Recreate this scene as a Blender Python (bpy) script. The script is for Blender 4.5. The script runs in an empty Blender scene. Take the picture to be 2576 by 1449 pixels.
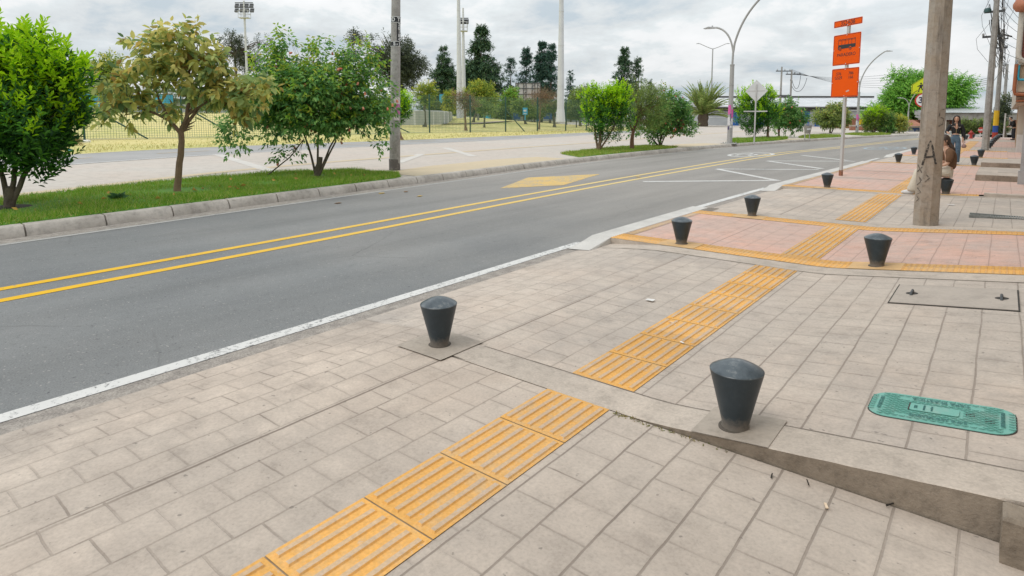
import bpy, bmesh, math, random
import numpy as np
from mathutils import Vector, Matrix, noise as mnoise
R = math.radians
scene = bpy.context.scene
# ------------------------------------------------------------------ camera
# street frame: +X = across the pavement towards the houses (t), +Y = along the street (s), +Z up
YAW = R(38.8); PITCH = R(5.831); HC = 1.57
FP = 1533.3; CX, CY = 1288.0, 454.2          # focal length and principal point on a 2576 x 1449 print of the photo
cam = bpy.data.cameras.new('camera'); cam_o = bpy.data.objects.new('camera', cam)
scene.collection.objects.link(cam_o); scene.camera = cam_o
cam_o.location = (0, 0, HC); cam_o.rotation_euler = (R(90) - PITCH, 0, YAW)
cam.sensor_fit = 'HORIZONTAL'; cam.sensor_width = 36; cam.lens = FP / 2576 * 36
cam.shift_y = -(724.5 - CY) / 2576; cam.clip_start = 0.05; cam.clip_end = 3000
# ------------------------------------------------------------------ sky, sun, exposure
SUN_EL, SUN_AZ = R(58), R(200)               # azimuth measured like the sky texture's rotation
w = bpy.data.worlds.new('World'); scene.world = w; w.use_nodes = True
nt = w.node_tree; nt.nodes.clear(); N = nt.nodes.new; L = nt.links.new
out = N('ShaderNodeOutputWorld'); mixs = N('ShaderNodeMixShader')
sky = N('ShaderNodeTexSky'); sky.sky_type = 'NISHITA'; sky.sun_disc = False
sky.sun_elevation = SUN_EL; sky.sun_rotation = SUN_AZ; sky.altitude = 2500; sky.dust_density = 2
b1 = N('ShaderNodeBackground'); b1.inputs[1].default_value = 0.11; L(sky.outputs[0], b1.inputs[0])
tc = N('ShaderNodeTexCoord'); sep = N('ShaderNodeSeparateXYZ'); L(tc.outputs['Generated'], sep.inputs[0])
zz = N('ShaderNodeMath'); zz.operation = 'MAXIMUM'; L(sep.outputs[2], zz.inputs[0]); zz.inputs[1].default_value = 0.0
za = N('ShaderNodeMath'); za.operation = 'ADD'; L(zz.outputs[0], za.inputs[0]); za.inputs[1].default_value = 0.27
dx = N('ShaderNodeMath'); dx.operation = 'DIVIDE'; L(sep.outputs[0], dx.inputs[0]); L(za.outputs[0], dx.inputs[1])
dy = N('ShaderNodeMath'); dy.operation = 'DIVIDE'; L(sep.outputs[1], dy.inputs[0]); L(za.outputs[0], dy.inputs[1])
cmb = N('ShaderNodeCombineXYZ'); L(dx.outputs[0], cmb.inputs[0]); L(dy.outputs[0], cmb.inputs[1]); cmb.inputs[2].default_value = 3.7
n1 = N('ShaderNodeTexNoise'); n1.inputs['Scale'].default_value = 1.75; n1.inputs['Detail'].default_value = 9; n1.inputs['Roughness'].default_value = 0.6
n1.inputs['Distortion'].default_value = 0.15; L(cmb.outputs[0], n1.inputs['Vector'])
cr = N('ShaderNodeValToRGB'); L(n1.outputs['Fac'], cr.inputs[0])
cr.color_ramp.elements[0].position = 0.36; cr.color_ramp.elements[0].color = (.55, .63, .69, 1)
cr.color_ramp.elements[1].position = 0.66; cr.color_ramp.elements[1].color = (.95, .96, .97, 1)
e = cr.color_ramp.elements.new(0.44); e.color = (.71, .75, .77, 1)
e = cr.color_ramp.elements.new(0.50); e.color = (.77, .82, .84, 1)
e = cr.color_ramp.elements.new(0.545); e.color = (.88, .90, .91, 1)
b2 = N('ShaderNodeBackground'); L(cr.outputs[0], b2.inputs[0])
# an overcast sky is brighter towards the zenith
zg = N('ShaderNodeMath'); zg.operation = 'MULTIPLY_ADD'; L(zz.outputs[0], zg.inputs[0]); zg.inputs[1].default_value = 0.90; zg.inputs[2].default_value = 0.90; L(zg.outputs[0], b2.inputs[1])
mk = N('ShaderNodeValToRGB'); n2 = N('ShaderNodeTexNoise'); n2.inputs['Scale'].default_value = 0.45; n2.inputs['Detail'].default_value = 7
L(cmb.outputs[0], n2.inputs['Vector']); L(n2.outputs['Fac'], mk.inputs[0])
mk.color_ramp.elements[0].position = .30; mk.color_ramp.elements[0].color = (.70, .70, .70, 1)
mk.color_ramp.elements[1].position = .46; mk.color_ramp.elements[1].color = (1, 1, 1, 1)
L(mk.outputs[0], mixs.inputs[0]); L(b1.outputs[0], mixs.inputs[1]); L(b2.outputs[0], mixs.inputs[2]); L(mixs.outputs[0], out.inputs[0])
sun = bpy.data.lights.new('sun', 'SUN'); sun.energy = 1.0; sun.angle = R(22); sun.color = (1, .955, .88)
so = bpy.data.objects.new('sun', sun); scene.collection.objects.link(so)
sd = Vector((math.sin(SUN_AZ) * math.cos(SUN_EL), math.cos(SUN_AZ) * math.cos(SUN_EL), math.sin(SUN_EL)))
so.rotation_euler = sd.to_track_quat('Z', 'Y').to_euler()
scene.view_settings.view_transform = 'Standard'; scene.view_settings.look = 'None'
scene.view_settings.exposure = 0.0; scene.view_settings.gamma = 1
random.seed(7); rng = np.random.default_rng(7)
# ------------------------------------------------------------------ measuring helpers
cyw, syw, cp, sp = math.cos(YAW), math.sin(YAW), math.cos(PITCH), math.sin(PITCH)
def ray(px, py):
    a = (px - CX) / FP; b = -(py - CY) / FP
    return a, cp + b * sp, -sp + b * cp
def C2W(x, y): return x * cyw - y * syw, x * syw + y * cyw
def depth(t, s): return -t * syw + s * cyw
def G(px, py, z=0.0):
    a, y, b = ray(px, py); k = (z - HC) / b
    return C2W(a * k, y * k)
def P3(px, py, d):
    a, y, b = ray(px, py); k = d / y
    t, s = C2W(a * k, d); return (t, s, HC + b * k)
def sm(a, b, x):
    u = min(1, max(0, (x - a) / (b - a))); return u * u * (3 - 2 * u)
def zfield(t, s):
    f = 1 - sm(62, 85, s)
    return .05 + .012 * max(0, -t - 13) + f * 1.32 * sm(-37.5, -66, t) if t < 0 else .05
def GL(px, py):
    z = .05
    for _ in range(80):
        t, s = G(px, py, z); z = .6 * z + .4 * zfield(t, s)
    return t, s, zfield(t, s)
def interp(tab, s):
    if s <= tab[0][0]: return tab[0][1]
    for (a, b), (c, d) in zip(tab, tab[1:]):
        if s <= c: return b + (d - b) * (s - a) / (c - a)
    return tab[-1][1]
# ------------------------------------------------------------------ materials
def lin(r, g, b):
    f = lambda c: (c / 255 / 12.92) if c <= 10 else ((c / 255 + .055) / 1.055) ** 2.4
    return (f(r), f(g), f(b))
MATS = {}
class NB:
    def __init__(s, name):
        s.m = bpy.data.materials.new(name); s.m.use_nodes = True; s.t = s.m.node_tree
        s.b = s.t.nodes['Principled BSDF']; s.o = s.t.nodes['Material Output']; s.geo = s.t.nodes.new('ShaderNodeNewGeometry')
    def n(s, typ, **k):
        x = s.t.nodes.new('ShaderNode' + typ)
        for a, v in k.items():
            if a.startswith('i_'): x.inputs[a[2:].replace('_', ' ')].default_value = v
            else: setattr(x, a, v)
        return x
    def l(s, a, b): s.t.links.new(a, b)
    def noise(s, scale, detail=5, rough=.6, vec=None, w=0):
        x = s.n('TexNoise'); x.inputs['Scale'].default_value = scale; x.inputs['Detail'].default_value = detail; x.inputs['Roughness'].default_value = rough
        if w:
            mp = s.n('Mapping'); mp.inputs['Location'].default_value = (w, w * 1.7, w * .6); s.l(vec or s.geo.outputs['Position'], mp.inputs[0]); s.l(mp.outputs[0], x.inputs['Vector'])
        else: s.l(vec or s.geo.outputs['Position'], x.inputs['Vector'])
        return x.outputs['Fac']
    def ramp(s, fac, stops):
        r = s.n('ValToRGB'); el = r.color_ramp.elements
        el[0].position, el[1].position = stops[0][0], stops[-1][0]
        c4 = lambda c: (c, c, c, 1) if isinstance(c, (int, float)) else (*c, 1)
        el[0].color, el[1].color = c4(stops[0][1]), c4(stops[-1][1])
        for p, c in stops[1:-1]: el.new(p).color = c4(c)
        s.l(fac, r.inputs[0]); return r.outputs[0]
    def mix(s, fac, a, b, mode='MIX'):
        x = s.n('MixRGB', blend_type=mode)
        for i, v in zip((0, 1, 2), (fac, a, b)):
            if hasattr(v, 'is_linked') or hasattr(v, 'links'): s.l(v, x.inputs[i])
            elif i == 0: x.inputs[0].default_value = v
            else: x.inputs[i].default_value = (*v, 1)
        return x.outputs[0]
    def math(s, op, a, b):
        x = s.n('Math', operation=op)
        for i, v in enumerate((a, b)):
            if hasattr(v, 'links'): s.l(v, x.inputs[i])
            else: x.inputs[i].default_value = v
        return x.outputs[0]
    def fin(s, col, rough=.7, bump=None, strength=.3, dist=.01, metal=0, spec=None):
        if hasattr(col, 'links'): s.l(col, s.b.inputs['Base Color'])
        else: s.b.inputs['Base Color'].default_value = (*col, 1)
        s.b.inputs['Roughness'].default_value = rough; s.b.inputs['Metallic'].default_value = metal
        if spec is not None: s.b.inputs['Specular IOR Level'].default_value = spec
        if bump is not None:
            b = s.n('Bump'); b.inputs['Strength'].default_value = strength; b.inputs['Distance'].default_value = dist
            s.l(bump, b.inputs['Height']); s.l(b.outputs[0], s.b.inputs['Normal'])
        return s.m
def mat(name, c, rough=.7, var=.25, sc=3.0, c2=None, bump=0, metal=0, spec=None, fine=40):
    """plain surface with two scales of tonal variation"""
    k = ('m', name)
    if k in MATS: return MATS[k]
    q = NB(name); c2 = c2 or tuple(x * (1 - var) for x in c); c3 = tuple(min(1, x * (1 + var * .6)) for x in c)
    f = q.math('ADD', q.math('MULTIPLY', q.noise(sc, 6, .65), .65), q.math('MULTIPLY', q.noise(fine, 3), .35))
    MATS[k] = q.fin(q.ramp(f, [(.32, c2), (.5, c), (.68, c3)]), rough, q.noise(fine, 4) if bump else None, bump, .01, metal, spec)
    return MATS[k]
def leafmat(name, cols, rough=.5, tl=.38):
    k = ('l', name)
    if k in MATS: return MATS[k]
    q = NB(name); n = len(cols)
    col = q.ramp(q.geo.outputs['Random Per Island'], [(i / (n - 1), c) for i, c in enumerate(cols)])
    q.fin(col, rough, spec=.25)
    tr = q.n('BsdfTranslucent'); q.l(col, tr.inputs[0]); mx = q.n('MixShader'); mx.inputs[0].default_value = tl
    q.l(q.b.outputs[0], mx.inputs[1]); q.l(tr.outputs[0], mx.inputs[2]); q.l(mx.outputs[0], q.o.inputs[0])
    MATS[k] = q.m; return q.m
# ------------------------------------------------------------------ mesh helpers
def link(o): scene.collection.objects.link(o); return o
class MB:
    def __init__(s): s.v, s.f, s.mi = [], [], []
    def add(s, vs, fs, m=0):
        k = len(s.v); s.v += [tuple(v) for v in vs]; s.f += [tuple(i + k for i in f) for f in fs]; s.mi += [m] * len(fs); return s
    def box(s, x0, x1, y0, y1, z0, z1, m=0, ch=0.0):
        if ch:
            c = ch; z2 = z1 - c
            vs = [(x0, y0, z0), (x1, y0, z0), (x1, y1, z0), (x0, y1, z0), (x0, y0, z2), (x1, y0, z2), (x1, y1, z2), (x0, y1, z2),
                  (x0 + c, y0 + c, z1), (x1 - c, y0 + c, z1), (x1 - c, y1 - c, z1), (x0 + c, y1 - c, z1)]
            fs = [(3, 2, 1, 0)] + [(i, (i + 1) % 4, 4 + (i + 1) % 4, 4 + i) for i in range(4)] + [(4 + i, 4 + (i + 1) % 4, 8 + (i + 1) % 4, 8 + i) for i in range(4)] + [(8, 9, 10, 11)]
            return s.add(vs, fs, m)
        vs = [(x, y, z) for z in (z0, z1) for x, y in ((x0, y0), (x1, y0), (x1, y1), (x0, y1))]
        return s.add(vs, [(3, 2, 1, 0), (4, 5, 6, 7), (0, 1, 5, 4), (1, 2, 6, 5), (2, 3, 7, 6), (3, 0, 4, 7)], m)
    def bar(s, a, b, wd, hg=None, m=0):
        """square bar from a to b"""
        hg = hg or wd; a, b = Vector(a), Vector(b); d = (b - a).normalized()
        u = d.cross(Vector((0, 0, 1)));  u = Vector((1, 0, 0)) if u.length < 1e-4 else u.normalized(); v = u.cross(d)
        vs = [p + u * i * wd / 2 + v * j * hg / 2 for p in (a, b) for i, j in ((-1, -1), (1, -1), (1, 1), (-1, 1))]
        return s.add(vs, [(0, 1, 2, 3), (7, 6, 5, 4), (0, 4, 5, 1), (1, 5, 6, 2), (2, 6, 7, 3), (3, 7, 4, 0)], m)
    def tube(s, pts, r, n=8, m=0, cap=True, rot=0.0):
        pts = [Vector(p) for p in pts]; rs = r if isinstance(r, (list, tuple)) else [r] * len(pts)
        k = len(s.v); fr = None; vs = []
        for i, p in enumerate(pts):
            d = (pts[min(i + 1, len(pts) - 1)] - pts[max(i - 1, 0)]).normalized()
            if fr is None: u = d.orthogonal().normalized() if abs(d.z) < .98 else Vector((1, 0, 0))
            else: u = fr - d * fr.dot(d); u.normalize()
            u = (u - d * u.dot(d)).normalized(); fr = u; v = d.cross(u)
            for j in range(n):
                a = 2 * math.pi * j / n + rot; vs.append(p + (u * math.cos(a) + v * math.sin(a)) * rs[i])
        fs = []
        for i in range(len(pts) - 1):
            for j in range(n):
                j2 = (j + 1) % n; fs.append((i * n + j, i * n + j2, (i + 1) * n + j2, (i + 1) * n + j))
        if cap: fs.append(tuple(range(n))[::-1]); fs.append(tuple((len(pts) - 1) * n + j for j in range(n)))
        return s.add(vs, fs, m)
    def lathe(s, prof, n=24, c=(0, 0, 0), m=0):
        vs = [(c[0] + r * math.cos(2 * math.pi * j / n), c[1] + r * math.sin(2 * math.pi * j / n), c[2] + z) for r, z in prof for j in range(n)]
        fs = [(i * n + j, i * n + (j + 1) % n, (i + 1) * n + (j + 1) % n, (i + 1) * n + j) for i in range(len(prof) - 1) for j in range(n)]
        fs.append(tuple((len(prof) - 1) * n + j for j in range(n))); fs.append(tuple(range(n))[::-1])
        return s.add(vs, fs, m)
    def prism(s, poly, z0, z1, m=0):
        n = len(poly); vs = [(x, y, z) for z in (z0, z1) for x, y in poly]
        return s.add(vs, [tuple(range(n))[::-1], tuple(range(n, 2 * n))] + [(i, (i + 1) % n, n + (i + 1) % n, n + i) for i in range(n)], m)
    def plate(s, poly, y0, y1, m=0):
        """polygon in the XZ plane, thickness along Y"""
        n = len(poly); vs = [(x, y, z) for y in (y0, y1) for x, z in poly]
        return s.add(vs, [tuple(range(n)), tuple(range(n, 2 * n))[::-1]] + [(i, n + i, n + (i + 1) % n, (i + 1) % n) for i in range(n)], m)
    def ribbon(s, pts, wd, m=0):
        """flat strip following points (x,y,z)"""
        pts = [Vector(p) for p in pts]; vs = []
        for i, p in enumerate(pts):
            d = pts[min(i + 1, len(pts) - 1)] - pts[max(i - 1, 0)]; n = Vector((d.y, -d.x, 0)).normalized()
            vs += [p - n * wd / 2, p + n * wd / 2]
        return s.add(vs, [(2 * i, 2 * i + 1, 2 * i + 3, 2 * i + 2) for i in range(len(pts) - 1)], m)
    def grid(s, xs, ys, zf, m=0):
        k = len(xs); vs = [(x, y, zf(x, y)) for y in ys for x in xs]
        return s.add(vs, [(j * k + i, j * k + i + 1, (j + 1) * k + i + 1, (j + 1) * k + i) for j in range(len(ys) - 1) for i in range(k - 1)], m)
    def build(s, name, mats, parent=None, smooth=False, bevel=0, off=(0, 0, 0)):
        me = bpy.data.meshes.new(name); vs = s.v if off == (0, 0, 0) else [(a - off[0], b - off[1], c - off[2]) for a, b, c in s.v]
        me.from_pydata(vs, [], s.f)
        for m in (mats if isinstance(mats, (list, tuple)) else [mats]): me.materials.append(m)
        me.polygons.foreach_set('material_index', s.mi)
        if smooth: me.polygons.foreach_set('use_smooth', [True] * len(s.f)); 
        me.update(); o = link(bpy.data.objects.new(name, me))
        if smooth and smooth != 'all': me.set_sharp_from_angle(angle=R(40))
        if bevel:
            b = o.modifiers.new('bevel', 'BEVEL'); b.width = bevel; b.segments = 2; b.limit_method = 'ANGLE'
        if parent: o.parent = parent
        return o
def tag(o, label=None, cat=None, group=None, kind=None):
    if label: o['label'] = label
    if cat: o['category'] = cat
    if group: o['group'] = group
    if kind: o['kind'] = kind
    return o
def thing(name, label, cat, loc=(0, 0, 0), rz=0, group=None):
    o = link(bpy.data.objects.new(name, None)); o.location = loc; o.rotation_euler = (0, 0, rz); o.empty_display_size = .2
    return tag(o, label, cat, group)
def copy_tree(o, parent=None):
    c = o.copy(); link(c)
    if parent: c.parent = parent
    for ch in list(o.children): copy_tree(ch, c)
    return c
def tri_mesh(name, verts, tris, mats, mi=None, parent=None, smooth=False):
    me = bpy.data.meshes.new(name); n, k = len(verts), len(tris)
    me.vertices.add(n); me.vertices.foreach_set('co', np.asarray(verts, np.float32).ravel())
    me.loops.add(3 * k); me.loops.foreach_set('vertex_index', np.asarray(tris, np.int32).ravel())
    me.polygons.add(k); me.polygons.foreach_set('loop_start', np.arange(0, 3 * k, 3, dtype=np.int32)); me.polygons.foreach_set('loop_total', np.full(k, 3, np.int32))
    for m in mats: me.materials.append(m)
    if mi is not None: me.polygons.foreach_set('material_index', np.asarray(mi, np.int32))
    me.update(calc_edges=True); o = link(bpy.data.objects.new(name, me))
    if parent: o.parent = parent
    return o
def text(name, body, size, m, parent, loc, rot=(R(90), 0, 0), ext=.002, align='CENTER', sx=1.0, bold=0.0):
    c = bpy.data.curves.new(name, 'FONT'); c.body = body; c.size = size; c.align_x = align; c.align_y = 'CENTER'; c.extrude = ext; c.offset = bold
    o = link(bpy.data.objects.new(name, c)); bpy.context.view_layer.update()
    me = bpy.data.meshes.new_from_object(o.evaluated_get(bpy.context.evaluated_depsgraph_get())); bpy.data.objects.remove(o); bpy.data.curves.remove(c)
    me.materials.clear(); me.materials.append(m); o = link(bpy.data.objects.new(name, me))
    o.location = loc; o.rotation_euler = rot; o.scale = (sx, 1, 1)
    if parent: o.parent = parent
    return o
def nrm(a): return a / (np.linalg.norm(a, axis=-1, keepdims=True) + 1e-9)
def leaf_arrays(P, D, Ln, Wd, fold=.25, up=None):
    """folded pointed leaves: base, two sides, tip"""
    n = len(P); up = rng.normal(size=(n, 3)) * .6 + np.array([0, 0, 1.0]) if up is None else up
    S = nrm(np.cross(D, up)); Nn = nrm(np.cross(S, D)); Ln = np.broadcast_to(Ln, (n,))[:, None]; Wd = np.broadcast_to(Wd, (n,))[:, None]
    mid = P + D * Ln * .45
    V = np.stack([P, mid + S * Wd * .5 + Nn * Wd * fold, P + D * Ln - Nn * Ln * .08, mid - S * Wd * .5 + Nn * Wd * fold], 1).reshape(-1, 3)
    k = np.arange(n)[:, None] * 4
    T = np.concatenate([k + [0, 2, 1], k + [0, 3, 2]], 1).reshape(-1, 3)
    return V, T
def oval_arrays(P, D, Ln, Wd, fold=.18):
    """broader leaves with six corners and a drooping tip"""
    n = len(P); up = rng.normal(size=(n, 3)) * .6 + np.array([0, 0, 1.0]); S = nrm(np.cross(D, up)); Nn = nrm(np.cross(S, D)); Ln = np.broadcast_to(Ln, (n,))[:, None]; Wd = np.broadcast_to(Wd, (n,))[:, None]
    a, b = P + D * Ln * .28, P + D * Ln * .66 - Nn * Ln * .03; up_ = Nn * Wd * fold
    V = np.stack([P, a + S * Wd * .46 + up_, b + S * Wd * .42 + up_, P + D * Ln - Nn * Ln * .12, b - S * Wd * .42 + up_, a - S * Wd * .46 + up_], 1).reshape(-1, 3); k = np.arange(n)[:, None] * 6
    return V, np.concatenate([k + [0, 2, 1], k + [0, 3, 2], k + [0, 4, 3], k + [0, 5, 4]], 1).reshape(-1, 3)
# ================================================================== GROUND
RR = [(-12, -4.1), (0, -4.16), (4, -4.18), (7, -4.28), (15, -4.28), (21, -4.1), (26, -4.0), (32, -3.85), (40, -3.62), (52, -3.1), (64, -2.5), (80, -1.5)]
LK = [(-12, -9.6), (-4, -10.2), (2, -10.62), (5, -11.05), (10, -11.6), (18, -12.45), (26, -12.75), (34, -12.68), (43, -11.7), (52.5, -10.4), (61.5, -8.75), (72, -6.6), (80, -4.8)]
YL = [(-12, -6.6), (-3, -6.95), (1.3, -7.16), (4.8, -7.27), (9.5, -7.62), (15, -7.85), (23, -8.05), (31.8, -8.03), (37, -7.0 - .3), (46, -6.54), (58.8, -5.3), (66, -4.4), (80, -2.9)]
ZR = -.10
def smooth_tab(tab, step=1.0):
    s = np.arange(tab[0][0], tab[-1][0] + .01, step); v = np.array([interp(tab, x) for x in s])
    for _ in range(6): v[1:-1] = .25 * v[:-2] + .5 * v[1:-1] + .25 * v[2:]
    return list(zip(s, v))
RRs, LKs, YLs = smooth_tab(RR), smooth_tab(LK), smooth_tab(YL)
def zr(s): return ZR
# --- asphalt
q = NB('asphalt'); f1 = q.noise(.35, 6, .6); f2 = q.noise(90, 3, .7); f3 = q.noise(14, 5, .7); f4 = q.noise(1.7, 4)
base = q.ramp(f1, [(.3, (.165, .171, .175)), (.5, (.190, .195, .196)), (.7, (.215, .217, .216))])
sy = q.n('SeparateXYZ'); q.l(q.geo.outputs['Position'], sy.inputs[0])          # grazing-angle lightness painted in: paler and browner farther up the street
graze = q.ramp(q.math('ADD', q.math('MULTIPLY', sy.outputs[1], .05), q.math('MULTIPLY', f1, .35)), [(.36, 0), (.80, 1)])
base = q.mix(graze, base, (.275, .258, .238))
spk = q.ramp(f2, [(.28, .50), (.46, .97), (.60, 1.05), (.76, 1.5)])
pit = q.ramp(f3, [(.28, .66), (.37, 1.0), (.7, 1.08)])
stone = q.ramp(q.noise(38, 2, .5, w=7), [(.66, 0), (.71, .55)]); hole = q.ramp(q.noise(30, 2, .5, w=2), [(.69, 0), (.73, .75)])
mpw = q.n('Mapping'); mpw.inputs['Scale'].default_value = (1.0, .10, 1.0); q.l(q.geo.outputs['Position'], mpw.inputs[0]); lane = q.ramp(q.noise(1.1, 5, .6, mpw.outputs[0]), [(.34, .86), (.52, 1.0), (.68, 1.10)])
vor = q.n('TexVoronoi', feature='DISTANCE_TO_EDGE'); vor.inputs['Scale'].default_value = .33; wv_ = q.n('TexNoise'); wv_.inputs['Scale'].default_value = 1.4; wv_.inputs['Detail'].default_value = 6; q.l(q.geo.outputs['Position'], wv_.inputs['Vector']); q.l(q.mix(.16, q.geo.outputs['Position'], wv_.outputs['Color'], 'ADD'), vor.inputs['Vector'])
crack = q.math('MULTIPLY', q.ramp(vor.outputs['Distance'], [(.0, 1), (.006, 0)]), q.ramp(f1, [(.53, 0), (.62, .32)]))
col = q.mix(1, q.mix(1, q.mix(1, base, spk, 'MULTIPLY'), pit, 'MULTIPLY'), lane, 'MULTIPLY')
col = q.mix(stone, col, (.42, .40, .37)); col = q.mix(hole, col, (.055, .06, .068)); col = q.mix(crack, col, (.06, .06, .06))
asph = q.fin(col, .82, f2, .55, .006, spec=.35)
q = NB('asphalt_patched'); f1 = q.noise(.5, 5); f2 = q.noise(70, 3)
asph2 = q.fin(q.mix(1, q.ramp(f1, [(.3, (.30, .295, .29)), (.7, (.36, .35, .34))]), q.ramp(f2, [(.3, .8), (.7, 1.15)]), 'MULTIPLY'), .85, f2, .3, .005)
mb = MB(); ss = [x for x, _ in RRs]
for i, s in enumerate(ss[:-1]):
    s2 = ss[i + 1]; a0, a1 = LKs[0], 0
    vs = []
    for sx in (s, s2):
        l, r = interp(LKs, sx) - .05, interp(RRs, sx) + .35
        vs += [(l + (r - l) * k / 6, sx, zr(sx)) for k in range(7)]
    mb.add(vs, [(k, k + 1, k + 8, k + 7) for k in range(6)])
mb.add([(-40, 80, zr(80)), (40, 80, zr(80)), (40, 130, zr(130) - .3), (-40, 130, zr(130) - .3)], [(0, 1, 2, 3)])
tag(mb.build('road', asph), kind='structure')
# --- ground sheet
q = NB('earth'); f1 = q.noise(.08, 6); f2 = q.noise(1.3, 5)
earth = q.fin(q.mix(q.ramp(f2, [(.4, 0), (.6, 1)]), q.ramp(f1, [(.35, (.17, .16, .06)), (.65, (.10, .13, .035))]), (.20, .17, .07)), .95)
mb = MB(); mb.grid([-900, -300, -150, -60, 0, 60, 300, 900], [-300, -60, 0, 60, 120, 300, 900, 1800], lambda x, y: -.85)
tag(mb.build('ground', earth), kind='structure')
# --- painted markings
def paint(name, c, wear=.42, wc=(.19, .19, .19), far=None):
    q = NB(name); f = q.noise(26, 6, .75); g = q.noise(1.2, 5)
    a = q.ramp(q.math('ADD', q.math('MULTIPLY', f, .75), q.math('MULTIPLY', g, .25)), [(wear - .06, 0), (wear + .02, 1)])
    c2 = tuple(x * .82 for x in c)
    cc = q.mix(q.noise(3, 4), c2, c)
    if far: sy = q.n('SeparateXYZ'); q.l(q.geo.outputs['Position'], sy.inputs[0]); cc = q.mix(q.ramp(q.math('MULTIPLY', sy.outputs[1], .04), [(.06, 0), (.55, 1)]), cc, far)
    return q.fin(q.mix(a, wc, cc), .75, f, .3, .004, spec=.25)
white_paint = paint('white_road_paint', (.70, .69, .67), .455); white_thin = paint('thin_white_road_paint', (.46, .45, .43), .44)
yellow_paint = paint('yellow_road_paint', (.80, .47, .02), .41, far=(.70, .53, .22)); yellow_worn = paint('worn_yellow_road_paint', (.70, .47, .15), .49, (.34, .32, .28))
blue_paint = paint('pale_blue_road_paint', (.40, .47, .52), .42)
def along(tab, off, s0, s1, z, step=.5):
    n = max(2, int((s1 - s0) / step)); return [(interp(tab, s) + off, s, zr(s) + z) for s in np.linspace(s0, s1, n)]
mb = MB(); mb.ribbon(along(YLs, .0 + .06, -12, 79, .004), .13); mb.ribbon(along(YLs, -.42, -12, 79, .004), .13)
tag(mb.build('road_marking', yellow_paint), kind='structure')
mb = MB(); wl = [(-12, 6.86), (9.95, 14.6 + .55)]
mb.ribbon(along(RRs, -.10, -12, 6.9, .004), .125); mb.ribbon(along(RRs, -.12, 10.9, 15.2, .004), .14)
mb.ribbon(along(RRs, -.12, 26.2, 29.6, .004), .13)
ZG = [(14.75, -7.35), (16.6, -4.62), (19.9, -7.3), (21.75, -4.62), (24.85, -7.12), (26.9, -4.45), (29.7, -7.0)]
# zigzag of thin white bands before the stop
zz_pts = [((1618, 457), (1958, 454)), ((1958, 455), (1804, 425.5)), ((1804, 425.5), (2059, 427)), ((2068, 424.5), (1931, 405)), ((1931, 405), (2151, 406)), ((2137, 404.5), (2018, 391))]
for i, (a, b) in enumerate(zz_pts):
    p, r = G(*a, ZR), G(*b, ZR); mb.ribbon([(p[0], p[1], ZR + .004 + .0012 * (i % 3)), (r[0], r[1], ZR + .004 + .0012 * (i % 3))], .20)
tag(mb.build('road_marking', white_paint), kind='structure')
mb = MB(); mb.ribbon(along(LKs, .42, -12, 70, .004), .11)
tag(mb.build('road_marking', white_thin), kind='structure')
mb = MB(); dm = [G(*p, ZR) for p in ((1258, 474), (1328, 447), (1510, 438), (1418, 466))]
mb.add([(a, b, ZR + .004) for a, b in dm], [(0, 1, 2, 3)]); tag(mb.build('road_marking', yellow_worn), kind='structure')
def speed_oval(px0, pxc, tw, sl, m, flip, zup=.005):
    c = G(*pxc, ZR); mb = MB(); n = 48
    d = interp(YLs, c[1] + .5) - interp(YLs, c[1] - .5); ang = math.atan2(d, 1.0)
    ca, sa = math.cos(-ang), math.sin(-ang)
    W2 = lambda x, y: (c[0] + x * ca - y * sa, c[1] + x * sa + y * ca, ZR + zup)
    vs = []
    for j in range(n):
        a = 2 * math.pi * j / n
        vs += [W2(math.cos(a) * tw / 2, math.sin(a) * sl / 2), W2(math.cos(a) * (tw / 2 - .14), math.sin(a) * (sl / 2 - .30))]
    mb.add(vs, [(2 * j, 2 * ((j + 1) % n), 2 * ((j + 1) % n) + 1, 2 * j + 1) for j in range(n)])
    mb.build('road_marking', m); o = scene.collection.objects[-1]; o['kind'] = 'structure'
    tx = text('road_marking', '30', 1.0, m, None, (c[0], c[1], ZR + zup + .001), (0, 0, -ang + (math.pi if flip else 0)), 0.0)
    tx.scale = (tw * .62, sl * .75, 1); tx['kind'] = 'structure'
speed_oval(None, (1890, 389), 1.75, 3.9, white_paint, True); speed_oval(None, (2227, 373), 1.9, 4.6, blue_paint, False)
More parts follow.
